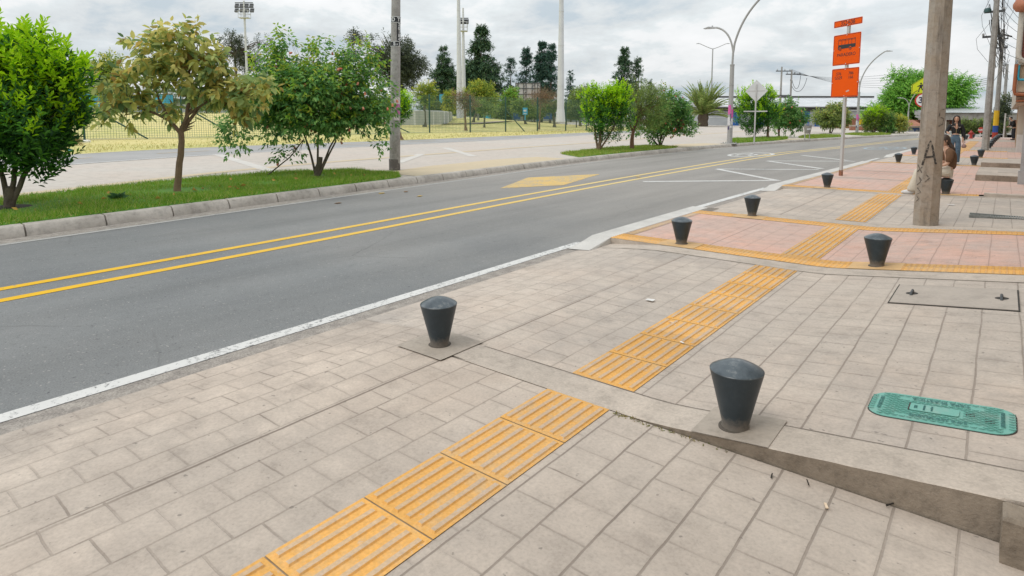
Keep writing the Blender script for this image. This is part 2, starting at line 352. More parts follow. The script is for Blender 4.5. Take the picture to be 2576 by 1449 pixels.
# --- pavement heights: the near parts rise towards the houses, driveways dip to the road
def rise(s):
    if s < 2.787: return 0.0
    return interp([(2.787, .115), (8, .115), (11, .06), (15.5, .045), (21, 0)], s)
def zp(t, s, dip=False):
    u = t + 1.5; g = 0.0 if u <= 0 else (u * u / .6 if u < .3 else u - .15)
    z = rise(s) * g * (1 - .25 * sm(.2, 1.0, t))
    if dip: z -= .09 * sm(0, 1.0, (-3.05 - t) / (-3.05 - interp(RRs, s)))
    return z
def paving(name, c1, c2, joint, bw, rh, ph, stain, lightc, joff=.5, bstr=.7):
    q = NB(name); sx = q.n('SeparateXYZ'); q.l(q.geo.outputs['Position'], sx.inputs[0])
    wob = q.n('TexNoise'); wob.inputs['Scale'].default_value = 1.6; wob.inputs['Detail'].default_value = 6; wob.inputs['Roughness'].default_value = .62; q.l(q.geo.outputs['Position'], wob.inputs['Vector'])
    ws = q.n('SeparateXYZ'); q.l(wob.outputs['Color'], ws.inputs[0])
    yy = q.math('ADD', sx.outputs[1], q.math('MULTIPLY', q.math('SUBTRACT', ws.outputs[0], .5), .045))
    xx = q.math('ADD', sx.outputs[0], q.math('MULTIPLY', q.math('SUBTRACT', ws.outputs[1], .5), .030))
    cb = q.n('CombineXYZ'); q.l(q.math('ADD', yy, ph[0]), cb.inputs[0]); q.l(q.math('ADD', xx, ph[1]), cb.inputs[1])
    def brick(mort, smo):
        b = q.n('TexBrick'); b.offset = joff; b.squash = 1; q.l(cb.outputs[0], b.inputs['Vector'])
        for k, v in (('Scale', 1), ('Mortar Size', mort), ('Mortar Smooth', smo), ('Bias', 0), ('Brick Width', bw), ('Row Height', rh)): b.inputs[k].default_value = v
        b.inputs['Color1'].default_value = (*c1, 1); b.inputs['Color2'].default_value = (*c2, 1); b.inputs['Mortar'].default_value = (*c1, 1); return b
    b = brick(.0060, .5); wide = brick(.03, 1.0); rows = brick(.0065, .5); rows.inputs['Brick Width'].default_value = 900.0
    g1, g2, g3, g4 = q.noise(.55, 6, .65), q.noise(5, 7, .72), q.noise(60, 4, .7), q.noise(1.9, 7, .7, w=3)
    col = q.mix(q.ramp(g1, [(.36, 0), (.66, 1)]), b.outputs['Color'], stain)
    col = q.mix(q.ramp(g4, [(.45, 0), (.58, .6), (.7, .9)]), col, lightc)
    col = q.mix(q.ramp(q.noise(.9, 8, .75, w=17), [(.50, 0), (.62, .5)]), col, tuple(x * .86 for x in stain))
    col = q.mix(q.ramp(q.noise(.42, 5, .6, w=21), [(.46, 0), (.62, .6)]), col, tuple(.5 * a + .5 * b for a, b in zip(c1, (.43, .40, .365))))
    col = q.mix(1, col, q.ramp(g2, [(.28, .74), (.45, .96), (.62, 1.05), (.78, 1.16)]), 'MULTIPLY')
    col = q.mix(1, col, q.ramp(g3, [(.3, .86), (.5, 1.0), (.72, 1.10)]), 'MULTIPLY')
    col = q.mix(q.ramp(q.noise(23, 2, .5, w=5), [(.70, 0), (.74, .55)]), col, (.13, .12, .11))
    # long joints differ: dirt fills some and leaves others faint
    crossf = q.math('MULTIPLY', b.outputs['Fac'], q.ramp(q.noise(3.1, 4, .6, w=9), [(.34, .04), (.52, .36), (.68, .80)]))
    rowf = q.math('MULTIPLY', rows.outputs['Fac'], q.ramp(q.noise(1.3, 5, .65, w=6), [(.32, .28), (.50, .66), (.66, .92)]))
    side = q.ramp(q.math('MULTIPLY_ADD', sx.outputs[0], .2), [(.50, .42), (.68, .95)]) if False else q.ramp(q.math('ADD', q.math('MULTIPLY', sx.outputs[0], .2), 1.0), [(.58, .45), (.70, .9)])
    rowf = q.math('MULTIPLY', rowf, side)
    hv = q.math('ABSOLUTE', q.math('ADD', xx, 2.765), 0); heavy = q.math('MULTIPLY', q.ramp(hv, [(.004, .95), (.011, 0)]), q.ramp(q.noise(1.1, 4, .6, w=13), [(.36, .15), (.52, 1)]))
    jf = q.math('MAXIMUM', q.math('MAXIMUM', q.math('MULTIPLY', crossf, .85), rowf), heavy)
    col = q.mix(q.math('MULTIPLY', wide.outputs['Fac'], q.ramp(g2, [(.38, .0), (.7, .20)])), col, tuple(x * .5 for x in stain))
    col = q.mix(jf, col, joint)
    h = q.math('ADD', q.math('MULTIPLY', q.math('SUBTRACT', 1.0, b.outputs['Fac']), .8), q.math('ADD', q.math('MULTIPLY', g3, .16), q.math('MULTIPLY', g2, .22)))
    return q.fin(col, .88, h, bstr * .65, .006, spec=.25)
grey_pave = paving('grey_stamped_paving', (.535, .445, .372), (.565, .474, .40), (.23, .19, .16), .215, .2115, (.06, -.212 + .0405 * 0 + .0375), (.425, .378, .338), (.575, .50, .43))
drive_pave = paving('worn_grey_stamped_paving', (.53, .44, .368), (.56, .47, .395), (.205, .168, .14), .225, .2115, (.0, .0375 - .212), (.415, .358, .31), (.60, .51, .43))
pink_pave = paving('pink_stamped_paving', (.62, .39, .315), (.645, .42, .35), (.36, .25, .21), .232, .236, (.1, .03), (.52, .42, .375), (.66, .40, .31))
q = NB('plain_concrete'); g1, g2, g3 = q.noise(.9, 6), q.noise(7, 7, .75), q.noise(70, 3)
cc = q.mix(q.ramp(g1, [(.35, 0), (.65, 1)]), (.42, .365, .315), (.55, .475, .405))
cc = q.mix(1, q.mix(1, cc, q.ramp(g2, [(.28, .72), (.5, 1), (.75, 1.12)]), 'MULTIPLY'), q.ramp(g3, [(.3, .88), (.7, 1.1)]), 'MULTIPLY')
concrete = q.fin(cc, .88, q.math('ADD', g2, q.math('MULTIPLY', g3, .5)), .5, .006, spec=.25)
q = NB('weathered_shaded_concrete'); g1, g2, g3 = q.noise(1.7, 6, .7), q.noise(11, 7, .75), q.noise(60, 3)
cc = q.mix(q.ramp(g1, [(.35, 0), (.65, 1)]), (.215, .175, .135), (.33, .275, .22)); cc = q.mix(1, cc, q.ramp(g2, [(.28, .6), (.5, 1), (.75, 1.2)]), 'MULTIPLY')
stained_shaded_concrete = q.fin(cc, .92, q.math('ADD', g2, q.math('MULTIPLY', g3, .6)), .8, .008, spec=.2)  # stains plus the shade of upright faces, both in the darker colour
q = NB('kerb_concrete'); g1, g2, g3 = q.noise(1.1, 6, .7), q.noise(9, 7, .75), q.noise(70, 3)
cc = q.mix(q.ramp(g1, [(.35, 0), (.65, 1)]), (.345, .315, .28), (.52, .48, .435)); cc = q.mix(1, cc, q.ramp(g2, [(.28, .66), (.5, 1), (.75, 1.15)]), 'MULTIPLY')
kerb_con = q.fin(cc, .9, q.math('ADD', g2, q.math('MULTIPLY', g3, .6)), .6, .006, spec=.2)
pale_kerb = mat('pale_kerb_concrete', (.55, .53, .50), .85, .22, 2.2, bump=.3)
q = NB('dusty_gutter'); g1, g2 = q.noise(9, 6, .75), q.noise(75, 3, .7)
gutter = q.fin(q.mix(1, q.ramp(g1, [(.35, (.23, .205, .185)), (.65, (.40, .36, .32))]), q.ramp(g2, [(.3, .6), (.5, 1), (.75, 1.35)]), 'MULTIPLY'), .95, g2, .8, .008)
def rangef(a, b, st): n = max(1, int(round((b - a) / st))); return list(np.linspace(a, b, n + 1))
T_W = 1.0                                    # pavement runs under the house fronts
def pave(name, m, s0, s1, t0, t1, dip=False, dz=0.0, st=.25, sk=0.0, edge=None):
    """one paved field; t0 None = road edge"""
    mb = MB(); ys = rangef(s0, s1, st); n = 22; vs = []
    for y in ys:
        a = (interp(RRs, y) + (.0 if edge is None else edge)) if t0 is None else t0
        vs += [(a + (t1 - a) * k / n, y, zp(a + (t1 - a) * k / n, y, dip) + dz) for k in range(n + 1)]
    w_ = n + 1; mb.add(vs, [(j * w_ + i, j * w_ + i + 1, (j + 1) * w_ + i + 1, (j + 1) * w_ + i) for j in range(len(ys) - 1) for i in range(n)])
    return tag(mb.build(name, m), kind='structure')
SECT = [('grey', 3.05, 6.66), ('pink', 7.36, 9.72), ('grey', 10.42, 14.70), ('pink', 15.30, 25.1), ('grey', 25.75, 30.2), ('pink', 30.9, 36.8), ('grey', 37.4, 42.0), ('pink', 42.6, 52.5), ('grey', 53, 57.5), ('pink', 58, 64)]
GS0, GS1 = -1.975, -1.565                     # guide strip
pave('pavement', drive_pave, -8, 2.785, None, T_W, True, edge=.16)
pave('pavement', drive_pave, 2.785, 3.05, None, -3.15, True, edge=.16)
for k, (kd, a, b) in enumerate(SECT):
    pave('pavement', grey_pave if kd == 'grey' else pink_pave, a, b, None, T_W, kd == 'grey', edge=.16 if kd == 'grey' else .30)
pave('pavement', concrete, 24.5, 64, -3.0, T_W, dz=-.006)
mb = MB(); mb.box(-2.6, T_W, 64.0, 64.35, -.3, .003); mb.box(-4.95, -4.8, 79.5, 112, -.6, .052); tag(mb.build('kerb', pale_kerb), kind='structure')
# plain concrete bands across the pavement, the first one with a free front face
mb = MB()
def band(mb, s0, s1, t0, t1, dz, dip, m=0, n=26, front=None):
    vs = []
    rows_ = (s0, s0 + .012, s1) if front is not None else (s0, s1)
    for j, y in enumerate(rows_):
        for k in range(n + 1):
            x = t0 + (t1 - t0) * k / n; c_ = (.5 + .5 * mnoise.noise((x * 9, 3, 0))) * .006 + (max(0, mnoise.noise((x * 3.1, 7, 1)) - .25) * .05 if front is not None else 0)
            e_ = front is not None and j == 0
            vs.append((x, y + (c_ * .8 if e_ else 0), zp(x, max(y, 2.79), dip) + dz - (c_ if e_ else 0)))
    w_ = n + 1; mb.add(vs, [(r_ * w_ + i, r_ * w_ + i + 1, r_ * w_ + w_ + i + 1, r_ * w_ + w_ + i) for r_ in range(len(rows_) - 1) for i in range(n)], m)
    if front is not None:
        fv = [(x, y, z) for x, y, z in vs[:w_]] + [(x, y, front) for x, y, z in vs[:w_]]
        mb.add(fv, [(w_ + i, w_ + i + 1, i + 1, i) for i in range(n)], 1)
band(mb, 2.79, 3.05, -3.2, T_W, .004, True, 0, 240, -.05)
for s0, s1, dip in ((6.66, 6.98, True), (10.06, 10.42, True), (14.70, 14.96, True), (25.42, 25.75, True), (30.2, 30.5, True)):
    band(mb, s0, s1, interp(RRs, s0) + .16, T_W, .002, dip)
for s0 in (18.15, 20.9): band(mb, s0, s0 + .12, -4.0, -.6, .004, False)
tag(mb.build('curb_band', [concrete, stained_shaded_concrete]), kind='structure')
mb = MB()
for s0, a_, dip in ((3.055, -2.7, False), (6.655, -3.6, True), (6.985, -3.9, False), (10.055, -3.9, False), (10.425, -3.6, True), (14.70, -3.6, True)):
    k = 40; pts = [(a_ + (T_W - a_) * j / k, s0 + .006 * mnoise.noise((j * .7, s0, 0)), zp(a_ + (T_W - a_) * j / k, s0, dip) + .0055) for j in range(k + 1)]; mb.ribbon(pts, .009)
tag(mb.build('paving_joint', mat('dirty_joint', (.17, .14, .115), .95, .5, 5, (.33, .29, .25))), kind='structure')
mb = MB(); mb.box(.085, T_W, 2.655, 2.787, -.05, .172, 0, .012); tag(mb.build('step_block', stained_shaded_concrete), label='low stained concrete block against the step at the lower right corner', cat='concrete block')
# kerb blocks along the pink fields with ramped ends
mb = MB()
for a, b in ((6.98, 10.45), (14.98, 25.5), (30.5, 37.2), (42.3, 53)):
    n = max(3, int((b - a) / .8)); ys = list(np.linspace(a, b, n + 1)); fl = .55
    vs = []
    for y in [a - fl] + ys + [b + fl]:
        r = interp(RRs, y); ex = y < a or y > b
        h = zr(y) + .012 if ex else 0.006
        vs += [(r - .02, y, zr(y) - .02), (r - (0.0), y, h - (.0 if ex else .03)), (r + .03, y, h), (r + .31, y, .006 if not ex else zp(r + .31, y, True) + .006), (r + .33, y, (zr(y) - .05) if not ex else zp(r + .33, y, True) - .03)]
    k = len(vs) // 5
    mb.add(vs, [(5 * i + j, 5 * i + j + 1, 5 * i + j + 6, 5 * i + j + 5)[::-1] for i in range(k - 1) for j in range(4)])
tag(mb.build('kerb', pale_kerb), kind='structure')
mb = MB()
for a, b in ((-12, 6.75), (10.75, 14.6)):
    vs = []
    for y in np.linspace(a, b, 40): r = interp(RRs, y); vs += [(r - .03, y, zr(y) + .003), (r + .30, y, zr(y) + .012)]
    mb.add(vs, [(2 * i, 2 * i + 1, 2 * i + 3, 2 * i + 2) for i in range(39)])
tag(mb.build('gutter', gutter), kind='structure')
# upright faces where the level fields meet the dipped driveways
mb = MB()
for s0 in (6.981, 10.061, 14.961, 25.421, 30.501):
    a_ = interp(RRs, s0) + .02; n = 24; vs = []
    for k in range(n + 1): t = a_ + (-2.9 - a_) * k / n; vs += [(t, s0, zp(t, s0, True) - .02), (t, s0, zp(t, s0) + .004)]
    mb.add(vs, [(2 * k, 2 * k + 2, 2 * k + 3, 2 * k + 1) for k in range(n)])
tag(mb.build('curb_face', concrete), kind='structure')
# --- tactile paving: guide bars and warning domes, yellow with the wear on the raised parts
def worn_yellow(name, c, cw, lo):
    q = NB(name); f = q.math('ADD', q.math('MULTIPLY', q.noise(9, 7, .72), .6), q.math('MULTIPLY', q.noise(1.1, 4), .4)); g = q.noise(70, 3)
    col = q.mix(q.ramp(f, [(lo - .07, 0), (lo + .10, 1)]), cw, c); col = q.mix(q.ramp(q.noise(16, 6, .75, w=4), [(.60, 0), (.68, .7)]), col, (.50, .46, .42))
    sy = q.n('SeparateXYZ'); q.l(q.geo.outputs['Position'], sy.inputs[0]); wn = q.n('TexWhiteNoise', noise_dimensions='1D'); q.l(q.math('FLOOR', q.math('MULTIPLY', q.math('ADD', sy.outputs[1], 1.6), 2.278), 0), wn.inputs['W'])
    col = q.mix(1, col, q.ramp(wn.outputs['Value'], [(0, .86), (1, 1.08)]), 'MULTIPLY'); col = q.mix(q.ramp(q.noise(3.2, 7, .75, w=11), [(.52, 0), (.68, .26)]), col, (.40, .29, .19))
    return q.fin(q.mix(1, col, q.ramp(g, [(.3, .88), (.7, 1.1)]), 'MULTIPLY'), .85, g, .3, .004, spec=.2)
ty = worn_yellow('yellow_tactile_concrete', (.74, .40, .115), (.62, .42, .22), .43); ty_top = worn_yellow('worn_yellow_tactile_ridges', (.60, .41, .235), (.54, .41, .30), .50)
ty_far = worn_yellow('faded_yellow_tactile_ridges', (.595, .42, .25), (.55, .425, .325), .53)
tgap = mat('tactile_joint', (.34, .24, .15), .9, .4, 12)
def guide(s0, s1, n, t0, t1, top, dip=False, dz=.004, tf=None):
    mb = MB(); Lt = (s1 - s0) / n; zf = (lambda t, s: zp(t, s, dip)) if tf is None else tf
    for k in range(n):
        a, b = s0 + k * Lt + .0035, s0 + (k + 1) * Lt - .0035
        mb.add([(t0, a - .0035, zf(t0, a) + dz - .003), (t1, a - .0035, zf(t1, a) + dz - .003), (t1, b + .0035, zf(t1, b) + dz - .003), (t0, b + .0035, zf(t0, b) + dz - .003)], [(0, 1, 2, 3)], 2)
        mb.add([(t0, a, zf(t0, a) + dz), (t1, a, zf(t1, a) + dz), (t1, b, zf(t1, b) + dz), (t0, b, zf(t0, b) + dz)], [(0, 1, 2, 3)], 0)
        wt = (t1 - t0) / 6
        for j in range(6):
            x0 = t0 + j * wt + wt * .26; x1 = x0 + wt * .50; h = .0065; c = .006; jit = random.uniform(-.004, .004)
            ya, yb = a + .020 + jit, b - .020 + jit; z0 = zf(x0, a) + dz
            vs = [(x0, ya, z0), (x1, ya, z0), (x1, yb, z0), (x0, yb, z0), (x0 + c, ya + c, z0 + h), (x1 - c, ya + c, z0 + h), (x1 - c, yb - c, z0 + h), (x0 + c, yb - c, z0 + h)]
            mb.add(vs, [(4, 5, 6, 7)], 1); mb.add(vs, [(0, 1, 5, 4), (1, 2, 6, 5), (2, 3, 7, 6), (3, 0, 4, 7)], 0)
    return tag(mb.build('tactile_paving', [ty, top, tgap]), kind='structure')
guide(-1.60, 2.79, 10, GS0, GS1, ty_top, True)
guide(3.06, 6.655, 8, GS0 - .01, GS1, ty_top)
guide(7.36, 9.72, 6, GS0 + .05, GS1 + .05, ty_far); guide(10.46, 14.70, 9, GS0 + .02, GS1 + .02, ty_far)
guide(15.30, 25.1, 20, GS0 + .1, GS1 + .1, ty_far); guide(25.75, 36.8, 22, GS0 + .1, GS1 + .15, ty_far); guide(37.4, 52.5, 24, GS0 + .2, GS1 + .3, ty_far)
def warn(s0, s1, t0, t1, pads=(), step=.05, dz=.004, n=6):
    mb = MB(); k = max(8, int((t1 - t0) / .2)); xs = list(np.linspace(t0, t1, k + 1))
    mb.add([(x, y, zp(x, y) + dz) for y in (s0, s1) for x in xs], [(i, i + 1, k + 2 + i, k + 1 + i) for i in range(k)], 0)
    rows = max(2, int((s1 - s0) / step)); st = (s1 - s0) / rows; x = t0 + step * .5
    while x < t1:
        if not any(a < x < b for a, b in pads):
            for r in range(rows):
                y = s0 + st * (r + .5); z = zp(x, y) + dz; ra, rb, h = .0155, .010, .006
                vs = [(x + ra * math.cos(2 * math.pi * j / n), y + ra * math.sin(2 * math.pi * j / n), z) for j in range(n)] + [(x + rb * math.cos(2 * math.pi * j / n), y + rb * math.sin(2 * math.pi * j / n), z + h) for j in range(n)]
                mb.add(vs, [(j, (j + 1) % n, n + (j + 1) % n, n + j) for j in range(n)], 0); mb.add(vs[n:], [tuple(range(n))], 1)
        x += step
    return tag(mb.build('tactile_paving', [ty, ty_top]), kind='structure')
warn(6.98, 7.36, -3.97, .26, ((-3.28, -2.84), (-1.18, -.70)))
warn(9.72, 10.06, -3.97, .9, ((-3.3, -2.85),))
warn(14.96, 15.30, -3.97, -.30, ((-3.28, -2.84), (-1.1, -.6))); warn(25.1, 25.42, -3.7, .2, (), .06); warn(30.5, 30.9, -3.5, .2, (), .07); warn(36.8, 37.4, -3.2, .2, (), .1, n=4)
def warn_edge(s0, s1, t_off, wd):
    mb = MB(); ys = rangef(s0, s1, .5)
    vs = [(interp(RRs, y) + t_off + k * wd, y, .0045) for y in ys for k in (0, 1)]; mb.add(vs, [(2 * i, 2 * i + 1, 2 * i + 3, 2 * i + 2) for i in range(len(ys) - 1)], 0)
    y = s0 + .03
    while y < s1:
        for c in (.28, .72):
            x = interp(RRs, y) + t_off + c * wd; mb.lathe([(.016, .004), (.010, .011)], 6, (x, y, 0), 1)
        y += .055
    tag(mb.build('tactile_paving', [ty_far, ty_top]), kind='structure')
warn_edge(7.38, 9.70, .325, .12); warn_edge(15.32, 25.0, .325, .12)
# plain yellow pads under bollards
mb = MB()
for t, s in ((-3.06, 7.17), (-.94, 7.17), (-3.08, 9.90), (-3.05, 15.12), (-.84, 15.12)):
    h = .235; mb.add([(x, y, zp(x, y) + .008) for x, y in ((t - h, s - .19), (t + h, s - .19), (t + h, s + .19), (t - h, s + .19))], [(0, 1, 2, 3)])
tag(mb.build('bollard_pad', mat('plain_yellow_concrete', (.62, .40, .19), .85, .25, 6, (.50, .36, .23), .3)), kind='structure')
mb = MB(); z0 = zp(-.94, 3.0)
mb.add([(x, y, zp(x, max(y, 2.8)) + .008) for x, y in ((-1.11, 2.787), (-.745, 2.787), (-.745, 3.11), (-1.11, 3.11))], [(0, 1, 2, 3)])
mb.add([(x, y, zp(x, y, True) + .010) for x, y in ((-3.18, 2.68), (-2.75, 2.68), (-2.75, 3.1), (-3.18, 3.1))], [(0, 1, 2, 3)])
tag(mb.build('bollard_pad', mat('dark_patch_concrete', (.40, .345, .29), .9, .25, 7, bump=.4)), kind='structure')
# ---------------------------------------------------------------- left side: kerb, verge, plaza, cycle path, field
mb = MB(); s = -6.0; ln = 1.04
while s < 79:
    L2 = ln if s < 40 else ln * 2; a, b = s + .012, s + L2 - .012; vs = []
    for y in (a, b):
        l = interp(LKs, y); z = zr(y)
        vs += [(l + .01, y, z - .03), (l + .0, y, z + .055), (l - .05, y, z + .145), (l - .075, y, z + .165), (l - .21, y, z + .17), (l - .22, y, z - .02)]
    mb.add(vs, [(i, i + 1, 7 + i, 6 + i) for i in range(5)] + [(5, 4, 3, 2, 1, 0), (6, 7, 8, 9, 10, 11)], 0)
    if s < 45: mb.add([(interp(LKs, s) - .015, s - .012, zr(s) - .02), (interp(LKs, s) - .06, s - .012, zr(s) + .13), (interp(LKs, s) - .2, s - .012, zr(s) + .155), (interp(LKs, s) - .2, s + .012, zr(s) + .155), (interp(LKs, s) - .06, s + .012, zr(s) + .13), (interp(LKs, s) - .015, s + .012, zr(s) - .02)], [(0, 1, 4, 5), (1, 2, 3, 4)], 1)
    s += L2
tag(mb.build('kerb', [kerb_con, mat('kerb_joint', (.24, .215, .19), .95)], smooth=True), kind='structure')
mb = MB(); mb.ribbon([(interp(LKs, y) + .17, y, zr(y) + .003) for y in np.linspace(-8, 66, 120)], .36); tag(mb.build('gutter', gutter), kind='structure')
q = NB('plaza_concrete'); sx = q.n('SeparateXYZ'); q.l(q.geo.outputs['Position'], sx.inputs[0])
cb = q.n('CombineXYZ'); q.l(sx.outputs[1], cb.inputs[0]); q.l(sx.outputs[0], cb.inputs[1])
b = q.n('TexBrick'); q.l(cb.outputs[0], b.inputs['Vector']); b.offset = 0
for k, v in (('Scale', 1), ('Mortar Size', .012), ('Mortar Smooth', .3), ('Brick Width', 5.2), ('Row Height', 1.9)): b.inputs[k].default_value = v
b.inputs['Color1'].default_value = (.475, .425, .375, 1); b.inputs['Color2'].default_value = (.50, .46, .415, 1); b.inputs['Mortar'].default_value = (.38, .34, .31, 1)
g1, g2, g3 = q.noise(.3, 6), q.noise(4, 7, .72), q.noise(40, 3)
cc = q.mix(q.ramp(g1, [(.4, 0), (.65, .8)]), b.outputs['Color'], (.51, .435, .375)); cc = q.mix(1, cc, q.ramp(g2, [(.28, .82), (.5, 1), (.75, 1.08)]), 'MULTIPLY')
plaza_m = q.fin(q.mix(1, cc, q.ramp(g3, [(.3, .92), (.7, 1.06)]), 'MULTIPLY'), .9, g3, .2, .004)
BF = [(-12, -18), (4, -21.2), (7, -22.7), (11.5, -23.7), (22.5, -24.7), (32, -25.2), (44, -26.4), (60, -27.5), (75, -29)]   # front edge of the cycle path
BB = [(-12, -22), (3, -25.3), (7, -26.8), (9, -27.9), (14, -28.7), (25, -28.4), (38, -29.2), (45, -29.6), (60, -31), (75, -33)]
BFs, BBs = smooth_tab(BF), smooth_tab(BB)
def strip(name, m, ta, tb, s0, s1, dz, n=10, st=2.0, kind='structure'):
    mb = MB(); ys = rangef(s0, s1, st); vs = []
    for y in ys:
        a, b_ = ta(y), tb(y); vs += [(a + (b_ - a) * k / n, y, zfield(a + (b_ - a) * k / n, y) + dz) for k in range(n + 1)]
    w_ = n + 1; mb.add(vs, [(j * w_ + i, j * w_ + i + 1, (j + 1) * w_ + i + 1, (j + 1) * w_ + i) for j in range(len(ys) - 1) for i in range(n)])
    return tag(mb.build(name, m), kind=kind)
strip('plaza', plaza_m, lambda y: interp(BFs, y) - .2, lambda y: interp(LKs, y) - .20, -8, 75, 0.0)
strip('plaza', plaza_m, lambda y: -70, lambda y: (interp(LKs, y) - .2) if y < 79.5 else -4.9, 75, 112, 0.0, st=.75)
strip('cycle_path', asph2, lambda y: interp(BBs, y), lambda y: interp(BFs, y), -8, 75, .004)
q = NB('dry_lawn'); g1, g2, g3 = q.noise(.11, 5), q.noise(1.3, 6, .7), q.noise(18, 4, .75)
cc = q.mix(q.ramp(g1, [(.40, 0), (.62, 1)]), (.66, .56, .215), (.46, .46, .14)); cc = q.mix(q.ramp(g2, [(.40, 0), (.66, .75)]), cc, (.70, .61, .29))
lawn_m = q.fin(q.mix(1, cc, q.ramp(g3, [(.28, .55), (.5, 1), (.74, 1.25)]), 'MULTIPLY'), .95, g3, .9, .05)
strip('lawn', lawn_m, lambda y: -150, lambda y: interp(BBs, y), -30, 75, 0.0, 70)
strip('lawn', lawn_m, lambda y: -150, lambda y: -70, 75, 112, .002, 20)
mb = MB(); 
mb.ribbon([(interp(BFs, y), y, zfield(interp(BFs, y), y) + .010) for y in np.linspace(-8, 75, 80)], .20)
tag(mb.build('path_marking', white_paint), kind='structure')
mb = MB(); mb.ribbon([(interp(BBs, y) + .08, y, zfield(interp(BBs, y), y) + .010) for y in np.linspace(-8, 75, 80)], .14); tag(mb.build('path_edge', pale_kerb), kind='structure')
mb = MB(); y = -4.0
while y < 70:
    f = lambda u: (.5 * interp(BFs, u) + .5 * interp(BBs, u)); mb.ribbon([(f(u), u, zfield(f(u), u) + .009) for u in np.linspace(y, y + 2.2, 4)], .11); y += 4.6
tag(mb.build('path_marking', yellow_worn), kind='structure')
# sandy tactile strip, pale bands and the ochre field beside the kerb
sand_m = paint('ochre_paving', (.58, .475, .325), .42, (.52, .45, .375))
mb = MB()
mb.ribbon([(interp(BFs, y) + 6.1, y, zfield(interp(BFs, y) + 6.1, y) + .004) for y in np.linspace(-6, 70, 60)], .42)
for (a, b_, o0, o1) in ((10.9, 19.2, .24, 1.7), (29.0, 36.2, .24, 1.6), (43, 48.8, .24, 1.5)):
    vs = []
    for y in np.linspace(a, b_, 14): l = interp(LKs, y); vs += [(l - o1 - .6 * math.sin(math.pi * (y - a) / (b_ - a)), y, zfield(l - o1, y) + .006), (l - o0, y, zfield(l, y) + .006)]
    mb.add(vs, [(2 * i, 2 * i + 1, 2 * i + 3, 2 * i + 2) for i in range(13)])
tag(mb.build('tactile_paving', sand_m), kind='structure')
mb = MB()
for (a, b_) in (((545, 388), (700, 436)), ((1120, 372), (1190, 393)), ((1060, 388), (1000, 410))):
    p, r = GL(*a), GL(*b_); mb.ribbon([(p[0] + (r[0] - p[0]) * u, p[1] + (r[1] - p[1]) * u, zfield(p[0] + (r[0] - p[0]) * u, 0) + .006) for u in np.linspace(0, 1, 5)], .34)
tag(mb.build('plaza_band', mat('pale_plaza_concrete', (.545, .515, .475), .9, .15, 2)), kind='structure')
# footpath inside the field
fp = [(*P3(px, 298, dd)[:2],) for px, dd in ((1000, 66), (1110, 68), (1190, 72), (1260, 80), (1330, 92), (1400, 105))]
mb = MB(); mb.ribbon([(t, s, zfield(t, s) + .06) for t, s in fp], 1.8); tag(mb.build('field_path', mat('reddish_path', (.42, .33, .28), .9)), kind='structure')
# ================================================================== STREET FURNITURE
q = NB('black_bollard_paint'); g1, g2 = q.noise(7, 6, .7), q.noise(38, 5, .75); tco = q.n('TexCoord'); sz = q.n('SeparateXYZ'); q.l(tco.outputs['Object'], sz.inputs[0])
cc = q.ramp(g1, [(.34, (.022, .034, .044)), (.55, (.030, .045, .057)), (.72, (.045, .062, .074))]); cc = q.mix(q.ramp(g2, [(.66, 0), (.71, .7)]), cc, (.13, .13, .125))
dust = q.ramp(q.math('ADD', sz.outputs[2], q.math('MULTIPLY', q.math('SUBTRACT', g2, .5), .10)), [(.015, .85), (.075, 0)]); steel_black = q.fin(q.mix(dust, cc, (.19, .165, .14)), .40, g2, .10, .004, spec=.42)
q = NB('bollard_cap_reflection'); g1 = q.noise(14, 6, .7)
cap_reflection = q.fin(q.ramp(g1, [(.35, (.030, .045, .058)), (.55, (.065, .085, .10)), (.70, (.19, .205, .21))]), .30, g1, .12, .004, spec=.6)  # cap lighter than the post: the reflection on top is painted in
rust_ring = mat('bollard_dirt', (.10, .085, .07), .9)
def make_bollard():
    r = thing('bollard', '', 'bollard'); mb = MB()
    mb.lathe([(.070, -.02), (.065, .012), (.0655, .03), (.078, .085), (.103, .19), (.125, .280), (.127, .290)], 32); mb.build('post', steel_black, r, True)
    mb = MB(); prof = [(.127, .290), (.1275, .293), (.1255, .2955)] + [(.1255 * (1 - u), .2955 + .047 * (1 - (1 - u) ** 1.7)) for u in np.linspace(.03, .985, 11)]
    mb.lathe(prof, 32); mb.build('cap', cap_reflection, r, True)
    mb = MB(); mb.lathe([(.080, -.004), (.079, .003), (.068, .006)], 24); mb.build('footing', rust_ring, r, True)
    return r
bol = make_bollard(); rc0 = random.Random(4)
